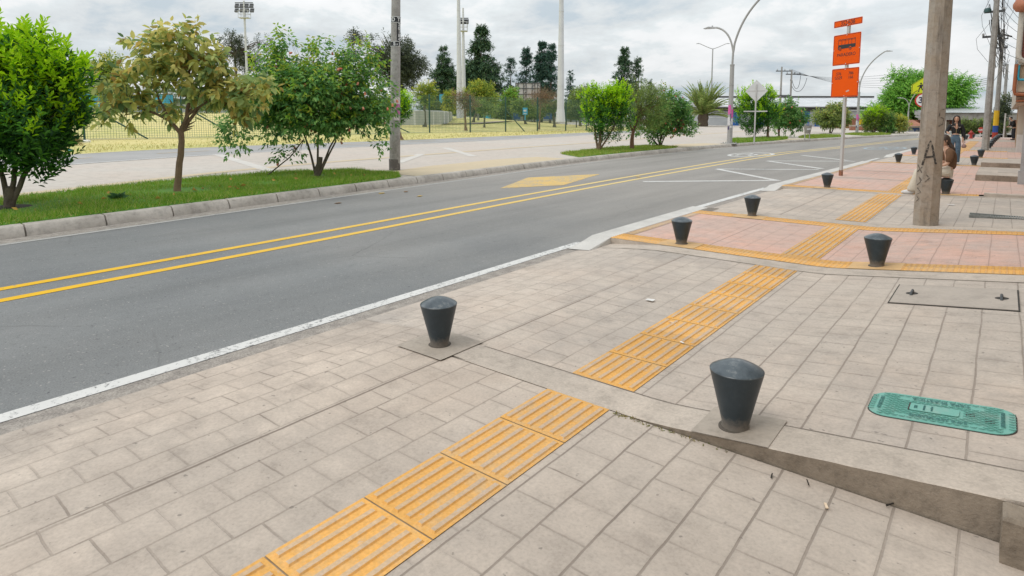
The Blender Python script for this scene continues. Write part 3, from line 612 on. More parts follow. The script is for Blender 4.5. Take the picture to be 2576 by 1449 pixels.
BL = [(-.94, 2.93, 'dark bollard on the raised concrete edge nearest the green cover', 'near bollards'),
      (-2.96, 2.88, 'dark bollard standing on a bare concrete square beside the road edge', 'near bollards'),
      (-3.06, 7.20, 'bollard by the roadside corner of the pink paving, on its near yellow edge', ''),
      (-.93, 7.17, 'bollard in the middle of the near yellow dotted edge, left of the square inspection cover', ''),
      (-3.08, 10.02, 'bollard on the far yellow edge of the pink paving nearest the road', ''),
      (-3.05, 15.24, 'roadside bollard just before the orange bus stop post', ''),
      (-.84, 15.20, 'bollard that the person in the brown top sits on', ''),
      (-2.85, 25.5, 'small roadside bollard just left of the concrete pole, beyond the bus stop', ''),
      (-2.99, 31.7, 'bollard half hidden behind the left edge of the concrete pole', ''),
      (-.70, 25.6, 'bollard right of the walking woman, before the two low steps', ''),
      (-.65, 30.8, 'bollard close in front of the foot of the second utility pole', ''),
      (-.52, 40.8, 'first bollard behind the second utility pole in the row along the houses', ''),
      (-.48, 43.6, 'second bollard behind the second utility pole in the row along the houses', ''),
      (-.45, 47.2, 'third bollard behind the second utility pole in the row along the houses', ''),
      (-.41, 51.1, 'fourth bollard behind the second utility pole in the row along the houses', ''),
      (-.36, 54.6, 'fifth bollard behind the second utility pole in the row along the houses', ''),
      (-.31, 58.4, 'far bollard beside the foot of the yellow, blue and red banded pole', ''),
      (-.23, 61.6, 'last tiny bollard just right of the banded pole', ''),
      (-2.16, 54.4, 'tiny distant bollard right behind the walking woman\'s sleeve', ''),
      (-2.12, 56.6, 'tiny distant bollard just left of the red hydrant', ''),
      (-1.86, 61.6, 'tiny distant bollard just right of the red hydrant', '')]
for i, (t, s, lb, g) in enumerate(BL):
    o = bol if i == 0 else copy_tree(bol)
    o.location = (t, s, zp(t, s) + .006); o['label'] = lb; o['group'] = 'bollards along the pavement'; o.rotation_euler = (rc0.uniform(-.02, .02), rc0.uniform(-.02, .02), i * 1.3)
# --- utility poles
q = NB('pole_concrete'); g1, g2, g3 = q.noise(2.2, 6, .7), q.noise(14, 7, .78), q.noise(80, 3)
mp = q.n('Mapping'); mp.inputs['Scale'].default_value = (6, 6, .7); q.l(q.geo.outputs['Position'], mp.inputs[0]); gs = q.noise(1.6, 5, .7, mp.outputs[0])
cc = q.mix(q.ramp(g1, [(.38, 0), (.64, 1)]), (.345, .285, .225), (.37, .335, .295)); cc = q.mix(q.ramp(gs, [(.52, 0), (.70, .8)]), cc, (.135, .115, .095))
cc = q.mix(1, cc, q.ramp(g2, [(.27, .62), (.48, 1), (.75, 1.14)]), 'MULTIPLY')
pole_con = q.fin(cc, .93, q.math('ADD', g2, q.math('MULTIPLY', g3, .5)), .75, .008, spec=.15)
q = NB('grey_pole_concrete'); g1, g2, g3 = q.noise(1.5, 6, .7), q.noise(12, 7, .78), q.noise(70, 3)
pole_grey = q.fin(q.mix(1, q.ramp(g1, [(.36, (.27, .255, .24)), (.64, (.38, .37, .355))]), q.ramp(g2, [(.27, .7), (.5, 1), (.75, 1.12)]), 'MULTIPLY'), .93, g3, .4, .005, spec=.15)
black = mat('black_rubber', (.012, .012, .014), .6); spray = paint('black_spray_paint', (.05, .046, .042), .50, (.30, .26, .21)); spray2 = paint('faded_spray_paint', (.12, .105, .09), .52, (.32, .28, .23))
band_black = mat('black_band_paint', (.022, .024, .028), .7, .4, 20); letter = mat('white_letter_paint', (.62, .63, .63), .8, .3, 30)
def octa(r0, r1, h, n=8, rot=R(22.5)):
    mb = MB(); ks = 14; return mb.tube([(0, 0, h * i / ks) for i in range(ks + 1)], [r0 + (r1 - r0) * i / ks for i in range(ks + 1)], n, rot=rot)
def graffiti(parent, strokes, wd, m, ang, rr, z0, name='graffiti'):
    """spray strokes on one flat of an octagonal post; strokes in metres on the flat (u across, v up)"""
    mb = MB(); c, s_ = math.cos(ang), math.sin(ang)
    for st in strokes:
        P = []
        for u, v in st:
            r = rr(z0 + v) + .004; P.append((c * r - s_ * u, s_ * r + c * u, z0 + v))
        mb_pts = [Vector(p) for p in P]; nn = Vector((c, s_, 0))
        vs = []
        for i, p in enumerate(mb_pts):
            d = (mb_pts[min(i + 1, len(P) - 1)] - mb_pts[max(i - 1, 0)]).normalized(); u = d.cross(nn).normalized(); vs += [p - u * wd / 2, p + u * wd / 2, p - u * wd / 2 - nn * .003, p + u * wd / 2 - nn * .003]
        for i in range(len(P) - 1):
            k = len(mb.v); 
            mb.add(vs[4 * i:4 * i + 8], [(0, 1, 5, 4), (1, 3, 7, 5), (2, 0, 4, 6), (3, 2, 6, 7)])
    return mb.build(name, m, parent)
bt, bs, _ = *G(2328, 566, zp(-.8, 10.8)), 0
up = thing('utility_pole', 'thick stained octagonal concrete pole with sprayed letter A, right foreground', 'utility pole', (bt, bs, zp(bt, bs) - .03))
H0, r0, r1 = 9.0, .163, .108
octa(r0, r1, H0).build('shaft', pole_con, up)
rr = lambda z: (r0 + (r1 - r0) * z / H0) * math.cos(R(22.5))
cam_dir = math.atan2(-bs, -bt)                 # flats are centred on multiples of 45 degrees
fa = round(cam_dir / R(45)) * R(45)
graffiti(up, [[(-.075, 0), (-.05, .12), (-.02, .27), (0, .35), (.03, .26), (.055, .13), (.085, .02)], [(-.055, .11), (.06, .13)]], .026, spray, fa, rr, .90)
graffiti(up, [[(-.05, 0), (.02, .06), (-.04, .12), (.05, .16), (-.02, .22)], [(-.03, .26), (.03, .31), (.0, .38), (.05, .33)], [(-.04, .45), (.04, .52)], [(.04, .44), (-.04, .55)]], .014, spray2, fa - R(45), rr, .35)
graffiti(up, [[(-.03, 0), (.03, .03), (.04, .11), (-.03, .13), (-.02, .22), (.04, .24)]], .016, spray2, fa + R(45), rr, 1.45)
graffiti(up, [[(-.03, 0), (.02, .06), (-.02, .11)]], .016, spray2, fa, rr, .66)
mb = MB(); 
zb = 3.55
for k in range(2): mb.tube([((rr(zb) / math.cos(R(22.5)) + .006) * math.cos(a), (rr(zb) / math.cos(R(22.5)) + .006) * math.sin(a), zb + .01 * k + .01 * math.sin(2 * a)) for a in np.linspace(0, 2 * math.pi, 25)], .004, 5)
mb.tube([(.15, -.09, zb), (.20, -.10, zb - .02), (.24, -.10, zb - .07)], .004, 5); mb.build('wire_tie', black, up)
# left pole with the inventory number
lt, ls, lz = GL(993, 428)
lp = thing('utility_pole', 'grey round concrete pole with black number bands, behind the flowering bush', 'utility pole', (lt, ls, lz - .03))
d_l = depth(lt, ls); tp = P3(996, 0, d_l); hz_ = tp[2] - lz
lean = ((tp[0] - lt) / hz_, (tp[1] - ls) / hz_); Hp = hz_ + 1.6; R0, R1 = .158, .115
mb = MB(); mb.tube([(lean[0] * Hp * i / 16, lean[1] * Hp * i / 16, Hp * i / 16) for i in range(17)], [R0 + (R1 - R0) * i / 16 for i in range(17)], 20); mb.build('shaft', pole_grey, lp, True)
lface = math.atan2(-ls, -lt)
def on_pole(z, a, off=.0): r = R0 + (R1 - R0) * z / Hp + off; return (lean[0] * z + r * math.cos(a), lean[1] * z + r * math.sin(a), z)
zpx = lambda py: P3(995, py, d_l)[2] - lz + .03
def pole_patch(name, y0, y1, a0, a1, m, off=.004, parent=None):
    mb = MB(); z0, z1 = zpx(y1), zpx(y0); n = 8; vs = []
    for z in (z0, z1): vs += [on_pole(z, lface + a0 + (a1 - a0) * k / n, off) for k in range(n + 1)]
    mb.add(vs, [(k, k + 1, n + 2 + k, n + 1 + k) for k in range(n)]); return mb.build(name, m, parent or lp)
pole_patch('number_band', 44, 58, -1.35, 1.45, band_black); pole_patch('number_band', 58, 106, .25, 1.3, band_black, .0045); pole_patch('number_band', 106, 117, -1.35, 1.45, band_black)
for py in (43.5, 58, 105.5, 117.5): mb = MB(); mb.tube([on_pole(zpx(py), a, .006) for a in np.linspace(0, 2 * math.pi, 20)], .008, 5); mb.build('band_edge', letter, lp)
def pole_text(ch, py, a, size):
    p = on_pole(zpx(py), lface + a, .008); text('number', ch, size, letter, lp, p, (R(90), 0, lface + a + R(90)), .001, bold=.006)
for ch, py, a, sz in (('D', 51, -.55, .15), ('T', 51, .62, .15), ('2', 63.5, .75, .12), ('0', 73, .75, .12), ('1', 82, .75, .12), ('8', 91, .75, .12), ('4', 100, .75, .12), ('5', 111.5, -.25, .13), ('-', 111.5, .3, .13), ('J', 111.5, .85, .13)): pole_text(ch, py, a, sz)
poster_white = mat('torn_white_poster', (.62, .58, .57), .9, .4, 9, (.5, .40, .42)); poster_pink = mat('magenta_poster_scraps', (.45, .10, .30), .9, .7, 14, (.60, .50, .54))
pole_patch('poster', 244, 262, -.2, 1.1, poster_white, .004); pole_patch('poster', 262, 288, .05, 1.0, poster_pink, .0055); pole_patch('poster', 262, 275, -1.2, -.7, poster_pink, .004); pole_patch('poster', 288, 302, -.25, .9, poster_white, .004)
mb = MB(); mb.lathe([(R0 + .004, .03), (R0 + .004, .35), (R0 + .002, .36)], 20); mb.build('soot_band', mat('sooty_concrete', (.115, .105, .098), .95, .5, 5, (.27, .25, .23)), lp, True)
# utility poles of the right row
def row_pole(px, py, ytop, r0, r1, label, dist=None, bands=()):
    t, s = G(px, py, 0); z = 0
    if dist: t, s, z = P3(px, py, dist)
    d = depth(t, s); h = P3(px, ytop, d)[2] - z
    o = thing('utility_pole', label, 'utility pole', (t, s, z - .05), group='utility poles along the houses'); octa(r0, r1, h).build('shaft', pole_grey, o)
    for z0, z1, m in bands:
        k = lambda zz_: (r0 + (r1 - r0) * zz_ / h) + .004
        mb = MB(); mb.tube([(0, 0, z0 + .05), (0, 0, z1 + .05)], [k(z0), k(z1)], 8, rot=R(22.5)); mb.build('painted_band', m, o)
    return o, t, s, z, d, h
flag = [mat('flag_yellow', (.68, .43, .02), .7, .12), mat('flag_blue', (.02, .075, .32), .7, .2), mat('flag_red', (.36, .05, .03), .75, .3)]
pA = row_pole(2478, 378, -100, .17, .11, 'grey concrete pole with tangled cables, standing right of the walking woman')
pB = row_pole(2502, 349, 72, .19, .12, 'concrete pole painted in yellow, blue and red bands', None)
sB = lambda y: P3(2502, y, pB[4])[2]
for y0, y1, m in ((316, 278, flag[0]), (333, 316, flag[1]), (352, 333, flag[2])):
    mb = MB(); kz = lambda zz_: .19 + (.12 - .19) * zz_ / pB[5] + .006
    z0, z1 = max(sB(y0), .0) + .05, sB(y1) + .05; mb.tube([(0, 0, z0), (0, 0, z1)], [kz(z0), kz(z1)], 8, rot=R(22.5)); mb.build('painted_band', m, pB[0])
pC = row_pole(2519, 347, 160, .2, .13, 'farthest leaning concrete pole with a short yellow band', 66)
for y0, y1, m in ((324, 310, flag[0]), (345, 326, mat('black_pole_wrap', (.03, .035, .04), .8))):
    z0, z1 = P3(2519, y0, 66)[2] - pC[3] + .05, P3(2519, y1, 66)[2] - pC[3] + .05
    mb = MB(); mb.tube([(0, 0, z0), (0, 0, z1)], [.215, .21], 8, rot=R(22.5)); mb.build('painted_band', m, pC[0])
# fittings and service cables on the first two
steel = mat('galvanised_steel', (.42, .43, .44), .5, .2, 8, metal=.4); dark_steel = mat('dark_fittings', (.07, .075, .08), .6, .3)
cable_m = mat('cable_black', (.02, .02, .025), .6)
def fittings(P, ylist, scale=1):
    o, t, s, z, d, h = P
    for i, y in enumerate(ylist):
        zz_ = P3(2500, y, d)[2] - z; mb = MB(); mb.box(-.45 * scale, .35 * scale, -.05, .05, zz_ - .05, zz_ + .05); mb.build('crossarm', dark_steel, o)
        for x in (-.42, .3):
            mb = MB(); mb.lathe([(.03, 0), (.06, .03), (.035, .06), (.06, .09), (.03, .13)], 10, (x * scale, 0, zz_ + .05)); mb.build('insulator', steel, o, True)
    return o
fittings(pA, (89, 26)); fittings(pB, (118, 96))
zt = P3(2497, 28, pA[4])[2] - pA[3]
mb = MB(); mb.lathe([(.10, 0), (.14, .02), (.15, .12), (.12, .2), (.04, .24)], 14, (-.32, -.05, zt)); mb.build('cable_reel', mat('reel_green', (.03, .08, .08), .5), pA[0], True)
def sag(a, b, drop, n=12): a, b = Vector(a), Vector(b); return [a.lerp(b, i / n) - Vector((0, 0, drop * 4 * (i / n) * (1 - i / n))) for i in range(n + 1)]
cab = MB(); A0 = Vector((pA[1], pA[2], 0)); B0 = Vector((pB[1], pB[2], 0)); C0 = Vector((pC[1], pC[2], 0)); U0 = Vector((bt, bs, 0))
rc = random.Random(3)
for k in range(24):
    za, zb_ = rc.uniform(4.6, 8.6), rc.uniform(5.2, 7.6); cab.tube(sag(A0 + Vector((rc.uniform(-.3, .3), 0, za)), B0 + Vector((rc.uniform(-.3, .3), 0, zb_)), rc.uniform(.1, 1.0)), rc.choice((.012, .016, .022)), 5)
tag(cab.build('power_cable', cable_m), 'tangled bundle of black cables slung between the second and the banded pole', 'cables')
cab = MB()
for k in range(10):
    za, zb_ = rc.uniform(5.0, 7.5), rc.uniform(5, 8.5); cab.tube(sag(B0 + Vector((rc.uniform(-.3, .3), 0, za)), C0 + Vector((rc.uniform(-.3, .3), 0, zb_)), rc.uniform(.1, .8)), .018, 5)
tag(cab.build('power_cable', cable_m), 'cable bundle running from the banded pole to the farthest leaning pole', 'cables')
cab = MB()
for k in range(5):
    cab.tube(sag(A0 + Vector((-.1 + .08 * k, 0, 7.6 + .25 * k)), U0 + Vector((.1 * k - .1, 0, 8.0 + .12 * k)), .15 + .2 * k, 20), .010, 5)
for z0, z1, x, y in ((7.2, 4.6, .28, .1), (8.4, 5.4, .40, -.1), (6.8, 4.9, .2, .2), (8.0, 6.6, -.2, .1), (7.6, 5.1, -.30, -.1), (6.2, 4.3, -.38, .0), (8.2, 6.1, .25, .1), (5.6, 3.4, .35, 0)):
    cab.tube([A0 + Vector((x * .5, y, z0)), A0 + Vector((x * 1.8, y, (z0 + z1) / 2 + .2)), A0 + Vector((x * 1.6, y, (z0 + z1) / 2 - .3)), A0 + Vector((x * .4, y, z1))], .008, 5)
for k in range(6): cab.tube(sag(A0 + Vector((.1, 0, 5.0 + .5 * k)), (1.35, 30 + 3.5 * k, 3.6 + .55 * k), .25, 12), .009, 5)
tag(cab.build('power_cable', cable_m), 'loose black service cables drooping from the second pole to the house front', 'cables')
# --- bus stop sign
orange = mat('orange_sign_face', (.82, .098, .002), .6, .05, 2, spec=.15, fine=3); sign_black = mat('sign_black', (.022, .022, .025), .5); grey_post = mat('pale_grey_post_paint', (.50, .49, .475), .6, .2, 4); bolt_m = mat('sign_bolt', (.6, .6, .6), .4, .1)
st_, ss_ = G(2115, 442, 0); ds = depth(st_, ss_)
bus = thing('bus_stop_sign', 'tall white post with three orange bus stop panels, black lettering', 'bus stop sign', (st_, ss_, 0), R(-36))
zs = lambda y: P3(2125, y, ds)[2]
lean_b = (P3(2138, 60, ds)[0] - P3(2115, 442, ds)[0]) * .0
mb = MB(); mb.box(-.038, .038, -.028, .028, 0, zs(52)); mb.build('post', grey_post, bus)
mb = MB(); mb.box(-.042, .042, -.032, .032, 0, .16); mb.build('rusty_foot', mat('rust', (.26, .11, .06), .9, .5, 12, (.40, .36, .33)), bus)
def rounded(w_, h_, r, n=5):
    pts = []
    for cx_, cz_, a0 in ((w_ / 2 - r, h_ / 2 - r, 0), (-w_ / 2 + r, h_ / 2 - r, 90), (-w_ / 2 + r, -h_ / 2 + r, 180), (w_ / 2 - r, -h_ / 2 + r, 270)):
        pts += [(cx_ + r * math.cos(R(a0 + 90 * i / n)), cz_ + r * math.sin(R(a0 + 90 * i / n))) for i in range(n + 1)]
    return pts
def frame_line(mb, w_, h_, r, th, y0, y1):
    o_, i_ = rounded(w_, h_, r), rounded(w_ - 2 * th, h_ - 2 * th, max(.004, r - th)); n = len(o_)
    vs = [(x, y0, z) for x, z in o_] + [(x, y0, z) for x, z in i_] + [(x, y1, z) for x, z in o_] + [(x, y1, z) for x, z in i_]
    mb.add(vs, [(i, (i + 1) % n, n + (i + 1) % n, n + i) for i in range(n)] + [(i, 2 * n + i, 2 * n + (i + 1) % n, (i + 1) % n) for i in range(n)] + [(n + i, n + (i + 1) % n, 3 * n + (i + 1) % n, 3 * n + i) for i in range(n)])
def sign_panel(zc, w_, h_, r=.03):
    mb = MB(); mb.plate([(x, z + zc) for x, z in rounded(w_, h_, r)], -.042, -.036); p = mb.build('sign_panel', orange, bus)
    mb = MB(); frame_line(mb, w_ - .030, h_ - .030, r - .008, .009, -.0445, -.0425); f = mb.build('border_line', sign_black, p); f.location = (0, 0, zc)
    return p
PW = .93
z_a, z_b, z_c = (zs(47.5) + zs(66)) / 2, (zs(84) + zs(164)) / 2, (zs(171) + zs(244)) / 2
h_a, h_b, h_c = zs(49) - zs(66), zs(86) - zs(164), zs(172) - zs(244)
PA = sign_panel(z_a, PW * 1.03, h_a, .02); PB = sign_panel(z_b, PW, h_b); PC = sign_panel(z_c, PW, h_c)
text('route_code', '352A08', .155, sign_black, PA, (.0, -.043, z_a - .005))
text('stop_word', 'PARADERO', .125, sign_black, PB, (0, -.043, z_b - h_b * .17), )
for tx, x, z in (('576', -.22, .31), ('786', .20, .31), ('G529', -.225, .17), ('166', .195, .17)): text('route_number', tx, .115, sign_black, PC, (x, -.043, z_c + h_c * z))
mb = MB(); y0, y1 = -.0445, -.0425; bz = z_b + .02
mb.plate([(-.30, bz), (.30, bz + .02), (.30, bz + .115), (-.29, bz + .115)], y0, y1)
mb.box(-.285, .30, y0, y1, bz + .245, bz + .258)
for x in (-.285, -.17, -.06, .06, .17, .285): mb.box(x - .005, x + .005, y0, y1, bz + .115, bz + .25)
mb.box(-.285, .29, y0, y1, bz + .222, bz + .228)
mb.build('bus_symbol', sign_black, PB)
for x in (-.22, .13):
    mb = MB(); n = 20; pts = lambda r_: [(x + r_ * math.cos(2 * math.pi * j / n), bz + .012 + r_ * math.sin(2 * math.pi * j / n)) for j in range(n)]
    mb.plate(pts(.052), -.0465, -.0445, 1); mb.plate(pts(.040), -.0475, -.0465, 0); mb.plate(pts(.026), -.0485, -.0475, 1); mb.build('bus_wheel', [orange, sign_black], PB)
for p, zc, h_, w_ in ((PA, z_a, h_a, PW), (PB, z_b, h_b, PW), (PC, z_c, h_c, PW)):
    pts = [(0, h_ / 2 - .03), (0, -h_ / 2 + .03)] + ([(-w_ / 2 + .03, 0), (w_ / 2 - .03, 0)] if p is not PA else [])
    for x, z in pts: mb = MB(); mb.plate([(x + .012 * math.cos(a), zc + z + .012 * math.sin(a)) for a in np.linspace(0, 5.8, 10)], -.049, -.042); mb.build('bolt', bolt_m, p)
mb = MB(); mb.plate([(.07, z_c - .26), (.17, z_c - .235), (.165, z_c - .20), (.06, z_c - .225)], -.0445, -.0425); mb.build('sticker_scrap', mat('sticker', (.6, .45, .38), .8), PC)
for zb in ((z_a + z_b) / 2 + .06, (z_a + z_b) / 2 - .03): mb = MB(); mb.lathe([(.012, 0), (.012, .003)], 10); o = mb.build('post_hole', dark_steel, bus); o.location = (0, -.029, zb); o.rotation_euler = (R(90), 0, 0)
# --- sign beyond the pole: school sign over a speed limit
tt, s2 = G(2316, 376, 0); d2 = 27.5; p0 = P3(2314, 376, d2)
sg = thing('road_sign', 'yellow school crossing sign above a round speed limit 30 sign, behind the concrete pole', 'road sign', (p0[0], p0[1], 0), R(6))
zq = lambda y: P3(2330, y, d2)[2]; pxm = d2 / FP
mb = MB(); mb.box(-.03, .03, -.03, .03, 0, zq(200)); mb.build('post', grey_post, sg)
hw = .47; zb, zm, zt = zq(236), zq(213), zq(193); pent = [(-hw, zb), (hw, zb), (hw, zm), (0, zt), (-hw, zm)]
lime = mat('lime_sign_face', (.60, .68, .01), .45, .06)
mb = MB(); mb.plate(pent, -.042, -.036); sp_ = mb.build('sign_panel', lime, sg)
c0 = (0, (zb + zt) / 2); sc2 = lambda p, k: (p[0] * k, c0[1] + (p[1] - c0[1]) * k)
mb = MB(); o_, i_ = [sc2(p, .95) for p in pent], [sc2(p, .915) for p in pent]
mb.add([(x, -.0435, z) for x, z in o_ + i_], [(i, (i + 1) % 5, 5 + (i + 1) % 5, 5 + i) for i in range(5)]); mb.build('border_line', sign_black, sp_)
def walker(mb, x, z, h, fl=1):
    P = lambda pts: mb.plate([(x + fl * a * h, z + b * h) for a, b in (pts if fl > 0 else pts[::-1])], -.0445, -.0425)
    mb.plate([(x + .085 * h * math.cos(a), z + .93 * h + .085 * h * math.sin(a)) for a in np.linspace(0, 6.0, 14)], -.0445, -.0425)
    P([(-.13, .50), (.10, .45), (.16, .70), (.10, .82), (-.04, .82), (-.12, .70)]); P([(.02, .74), (.34, .62), (.36, .67), (.10, .84)]); P([(-.05, .80), (-.30, .66), (-.32, .58), (-.27, .56), (-.02, .70)])
    P([(-.13, .52), (.0, .50), (-.10, .28), (-.12, .02), (-.30, .0), (-.28, .05), (-.21, .08), (-.20, .30)]); P([(-.02, .50), (.10, .47), (.18, .30), (.32, .06), (.40, .08), (.42, .03), (.28, -.01), (.08, .28)])
mb = MB(); walker(mb, -.12, zb + .07, .42); walker(mb, .20, zb + .07, .50); mb.plate([(-.40, zb + .05), (-.36, zb + .05), (-.22, zb + .15), (-.25, zb + .16)], -.0445, -.0425); mb.build('children_symbol', sign_black, sp_)
zr2 = zq(252); rd = (zq(235) - zq(271)) / 2
circ = lambda r_: [(r_ * math.cos(2 * math.pi * j / 40), zr2 + r_ * math.sin(2 * math.pi * j / 40)) for j in range(40)]
mb = MB(); mb.plate(circ(rd), -.042, -.036); rp = mb.build('sign_panel', mat('sign_red', (.55, .035, .025), .45, .08), sg)
mb = MB(); mb.plate(circ(rd * .82), -.0445, -.0425); mb.build('sign_face', mat('sign_white', (.72, .73, .75), .45, .06), rp); text('speed_number', '30', rd * 1.15, mat('sign_navy', (.01, .015, .06), .5), rp, (0, -.046, zr2 - .01), bold=.012)
mb = MB(); mb.plate([(-.30, zq(288)), (-.08, zq(291)), (-.06, zq(283)), (-.28, zq(279))], -.045, -.038); mb.plate([(-.28, zq(294)), (-.06, zq(299)), (-.05, zq(293)), (-.24, zq(290))], -.045, -.038); mb.build('bracket_plate', steel, sg)
# --- diamond sign seen from behind
vt, vs2, vz = GL(1897, 362); dv = depth(vt, vs2)
dg = thing('road_sign', 'diamond traffic sign seen from its grey back, before the bright bush beside the lamp post', 'road sign', (vt, vs2, vz))
zv = lambda y: P3(1902, y, dv)[2] - vz; k = dv / FP
mb = MB(); mb.box(-.035, .035, -.03, .03, 0, zv(212)); mb.build('post', grey_post, dg)
zc_ = zv(229); hd = (zv(201) - zv(257)) / 2; dia = [(0, zc_ + hd), (-hd, zc_), (0, zc_ - hd), (hd, zc_)]
mb = MB(); mb.plate(dia, .035, .041); mb.build('sign_panel', mat('sign_back_aluminium', (.62, .62, .62), .5, .1), dg)
mb = MB(); mb.box(-hd * .75, hd * .75, .030, .0345, zc_ - .03, zc_ + .03); mb.box(-.68, .68, -.032, .032, zv(281.5), zv(278.5)); mb.build('cross_bar', grey_post, dg)
# --- street lamps
lamp_grey = mat('lamp_post_grey', (.36, .355, .345), .55, .15, 3); lamp_head_m = mat('lamp_head_grey', (.42, .42, .43), .45, .1)
flyer = [mat('pink_flyer', (.58, .09, .33), .85, .5, 22, (.62, .42, .52)), mat('white_flyer', (.62, .61, .62), .85, .5, 26, (.25, .25, .33)), mat('dark_flyer', (.10, .08, .18), .85, .6, 30)]
def bez(a, b, c, d, n=14):
    a, b, c, d = map(Vector, (a, b, c, d)); return [a * (1 - u) ** 3 + b * 3 * u * (1 - u) ** 2 + c * 3 * u * u * (1 - u) + d * u ** 3 for u in [i / n for i in range(n + 1)]]
def lamp_head(parent, p, dirx):
    mb = MB(); x, y, z = p; L_ = .78 * dirx
    vs = [(x, y - .06, z - .02), (x, y + .06, z - .02), (x + L_, y + .16, z - .03 + .05), (x + L_, y - .16, z - .03 + .05), (x, y - .05, z + .07), (x, y + .05, z + .07), (x + L_ * .6, y + .14, z + .12), (x + L_ * .6, y - .14, z + .12), (x + L_, y + .12, z + .05), (x + L_, y - .12, z + .05)]
    fs = [(0, 1, 2, 3), (4, 7, 6, 5), (7, 9, 8, 6), (0, 4, 5, 1), (1, 5, 6, 8, 2), (0, 3, 9, 7, 4), (2, 8, 9, 3)]
    mb.add(vs, fs if dirx > 0 else [f[::-1] for f in fs]); mb.lathe([(.05, 0), (.045, .07), (.02, .08)], 10, (x + L_ * .35, y, z + .10))
    mb.build('lamp_head', lamp_head_m, parent)
def make_lamp():
    o = thing('street_lamp', '', 'street lamp'); mb = MB(); mb.tube([(0, 0, .05), (0, 0, 4.6)], [.155, .118], 8, rot=R(22.5)); mb.build('pole', lamp_grey, o)
    mb = MB(); mb.tube([(0, 0, 4.6), (0, 0, 4.68)], [.135, .135], 12); mb.tube([(0, 0, 1.9 + 1.55), (0, 0, 1.9 + 1.6)], [.14, .14], 8); mb.build('collar', lamp_grey, o)
    mb = MB(); mb.tube([(0, 0, 4.6), (.02, 0, 5.3)] + bez((.03, 0, 5.6), (.3, 0, 6.9), (.9, 0, 8.0), (2.15, 0, 8.86))[1:], .062, 10); mb.build('arm', lamp_grey, o, True)
    mb = MB(); mb.tube(bez((.03, 0, 5.3), (-.06, 0, 6.1), (-.35, 0, 6.75), (-1.05, 0, 6.9)), .055, 10); mb.build('arm', lamp_grey, o, True)
    lamp_head(o, (2.1, 0, 8.84), 1); lamp_head(o, (-1.0, 0, 6.86), -1)
    mb = MB(); mb.box(-.42, .42, -.32, .32, 0, .05, 0, .01)
    for x in (-.3, .3):
        for y in (-.22, .22): mb.lathe([(.03, .05), (.03, .12)], 8, (x, y, 0))
    mb.build('base_plate', lamp_grey, o)
    for z0, z1, a0, a1, m in ((1.55, 2.05, -.9, .5, 0), (1.75, 2.3, -2.6, -1.1, 0), (1.15, 1.5, -1.0, .6, 1), (1.1, 1.6, -2.7, -1.2, 1), (.85, 1.05, -2.3, -1.6, 2), (.95, 1.08, -1.4, -.4, 1), (1.35, 1.8, -1.3, -1.0, 2)):
        mb = MB(); n = 6; vs = []
        for z in (z0, z1): vs += [((.162 - .008 * z) * math.cos(a0 + (a1 - a0) * i / n), (.162 - .008 * z) * math.sin(a0 + (a1 - a0) * i / n), z) for i in range(n + 1)]
        mb.add(vs, [(i, i + 1, n + 2 + i, n + 1 + i) for i in range(n)]); mb.build('flyer', flyer[m], o)
    return o
lamp = make_lamp(); l1 = GL(1835, 362); lamp.location = (l1[0], l1[1], l1[2])
lamp['label'] = 'near double-armed street lamp with pink flyers, left of the diamond sign'; lamp['group'] = 'curved double-armed street lamps'
l2 = copy_tree(lamp); l2.location = P3(2155, 341, 60); l2.scale = (.9, .9, .9); l2['label'] = 'street lamp whose curved arm rises just right of the orange bus stop panels'
l3 = copy_tree(lamp); l3.location = P3(2281, 348, 66); l3.scale = (.63, .63, .63); l3['label'] = 'small far street lamp on grass edge before the willow, left of the school sign'
fl = thing('street_lamp', 'far slim lamp post with two straight arms like a letter Y, above the palm', 'street lamp', P3(1787, 312, 118))
hF = P3(1792, 122, 118)[2] - fl.location.z
mb = MB(); mb.tube([(0, 0, 0), (0, 0, hF)], [.19, .10], 10); mb.build('pole', lamp_grey, fl, True)
for sg_ in (-1, 1):
    mb = MB(); mb.tube([(0, 0, hF - .1), (sg_ * .9, 0, hF + .2), (sg_ * 2.5, 0, hF + .9)], .06, 8); mb.build('arm', lamp_grey, fl, True); lamp_head(fl, (sg_ * 2.45, 0, hF + .86), sg_)
fl.rotation_euler.z = YAW
# --- litter bin
bn = GL(2030, 351); bi = thing('litter_bin', 'grey metal litter bin hung between two posts at the far kerb', 'litter bin', bn, YAW)
db = depth(bn[0], bn[1]); kb = db / FP; bin_m = mat('bin_metal', (.30, .28, .255), .5, .25, 9)
mb = MB(); mb.bar((-.17, 0, 0), (-.17, 0, 1.08), .05); mb.bar((.17, 0, 0), (.17, 0, 1.08), .05); mb.build('frame', grey_post, bi)
mb = MB(); mb.tube([(0, -.02, .42), (.02, -.02, 1.02)], [.19, .27], 14); mb.build('basket', bin_m, bi)
mb = MB(); mb.box(-.20, .20, -.05, .05, 1.08, 1.13); mb.build('top_rail', grey_post, bi)
mb = MB(); mb.plate([(-.17, .68), (.10, .70), (.10, .82), (-.17, .80)], -.275, -.268); mb.build('sticker', letter, bi)
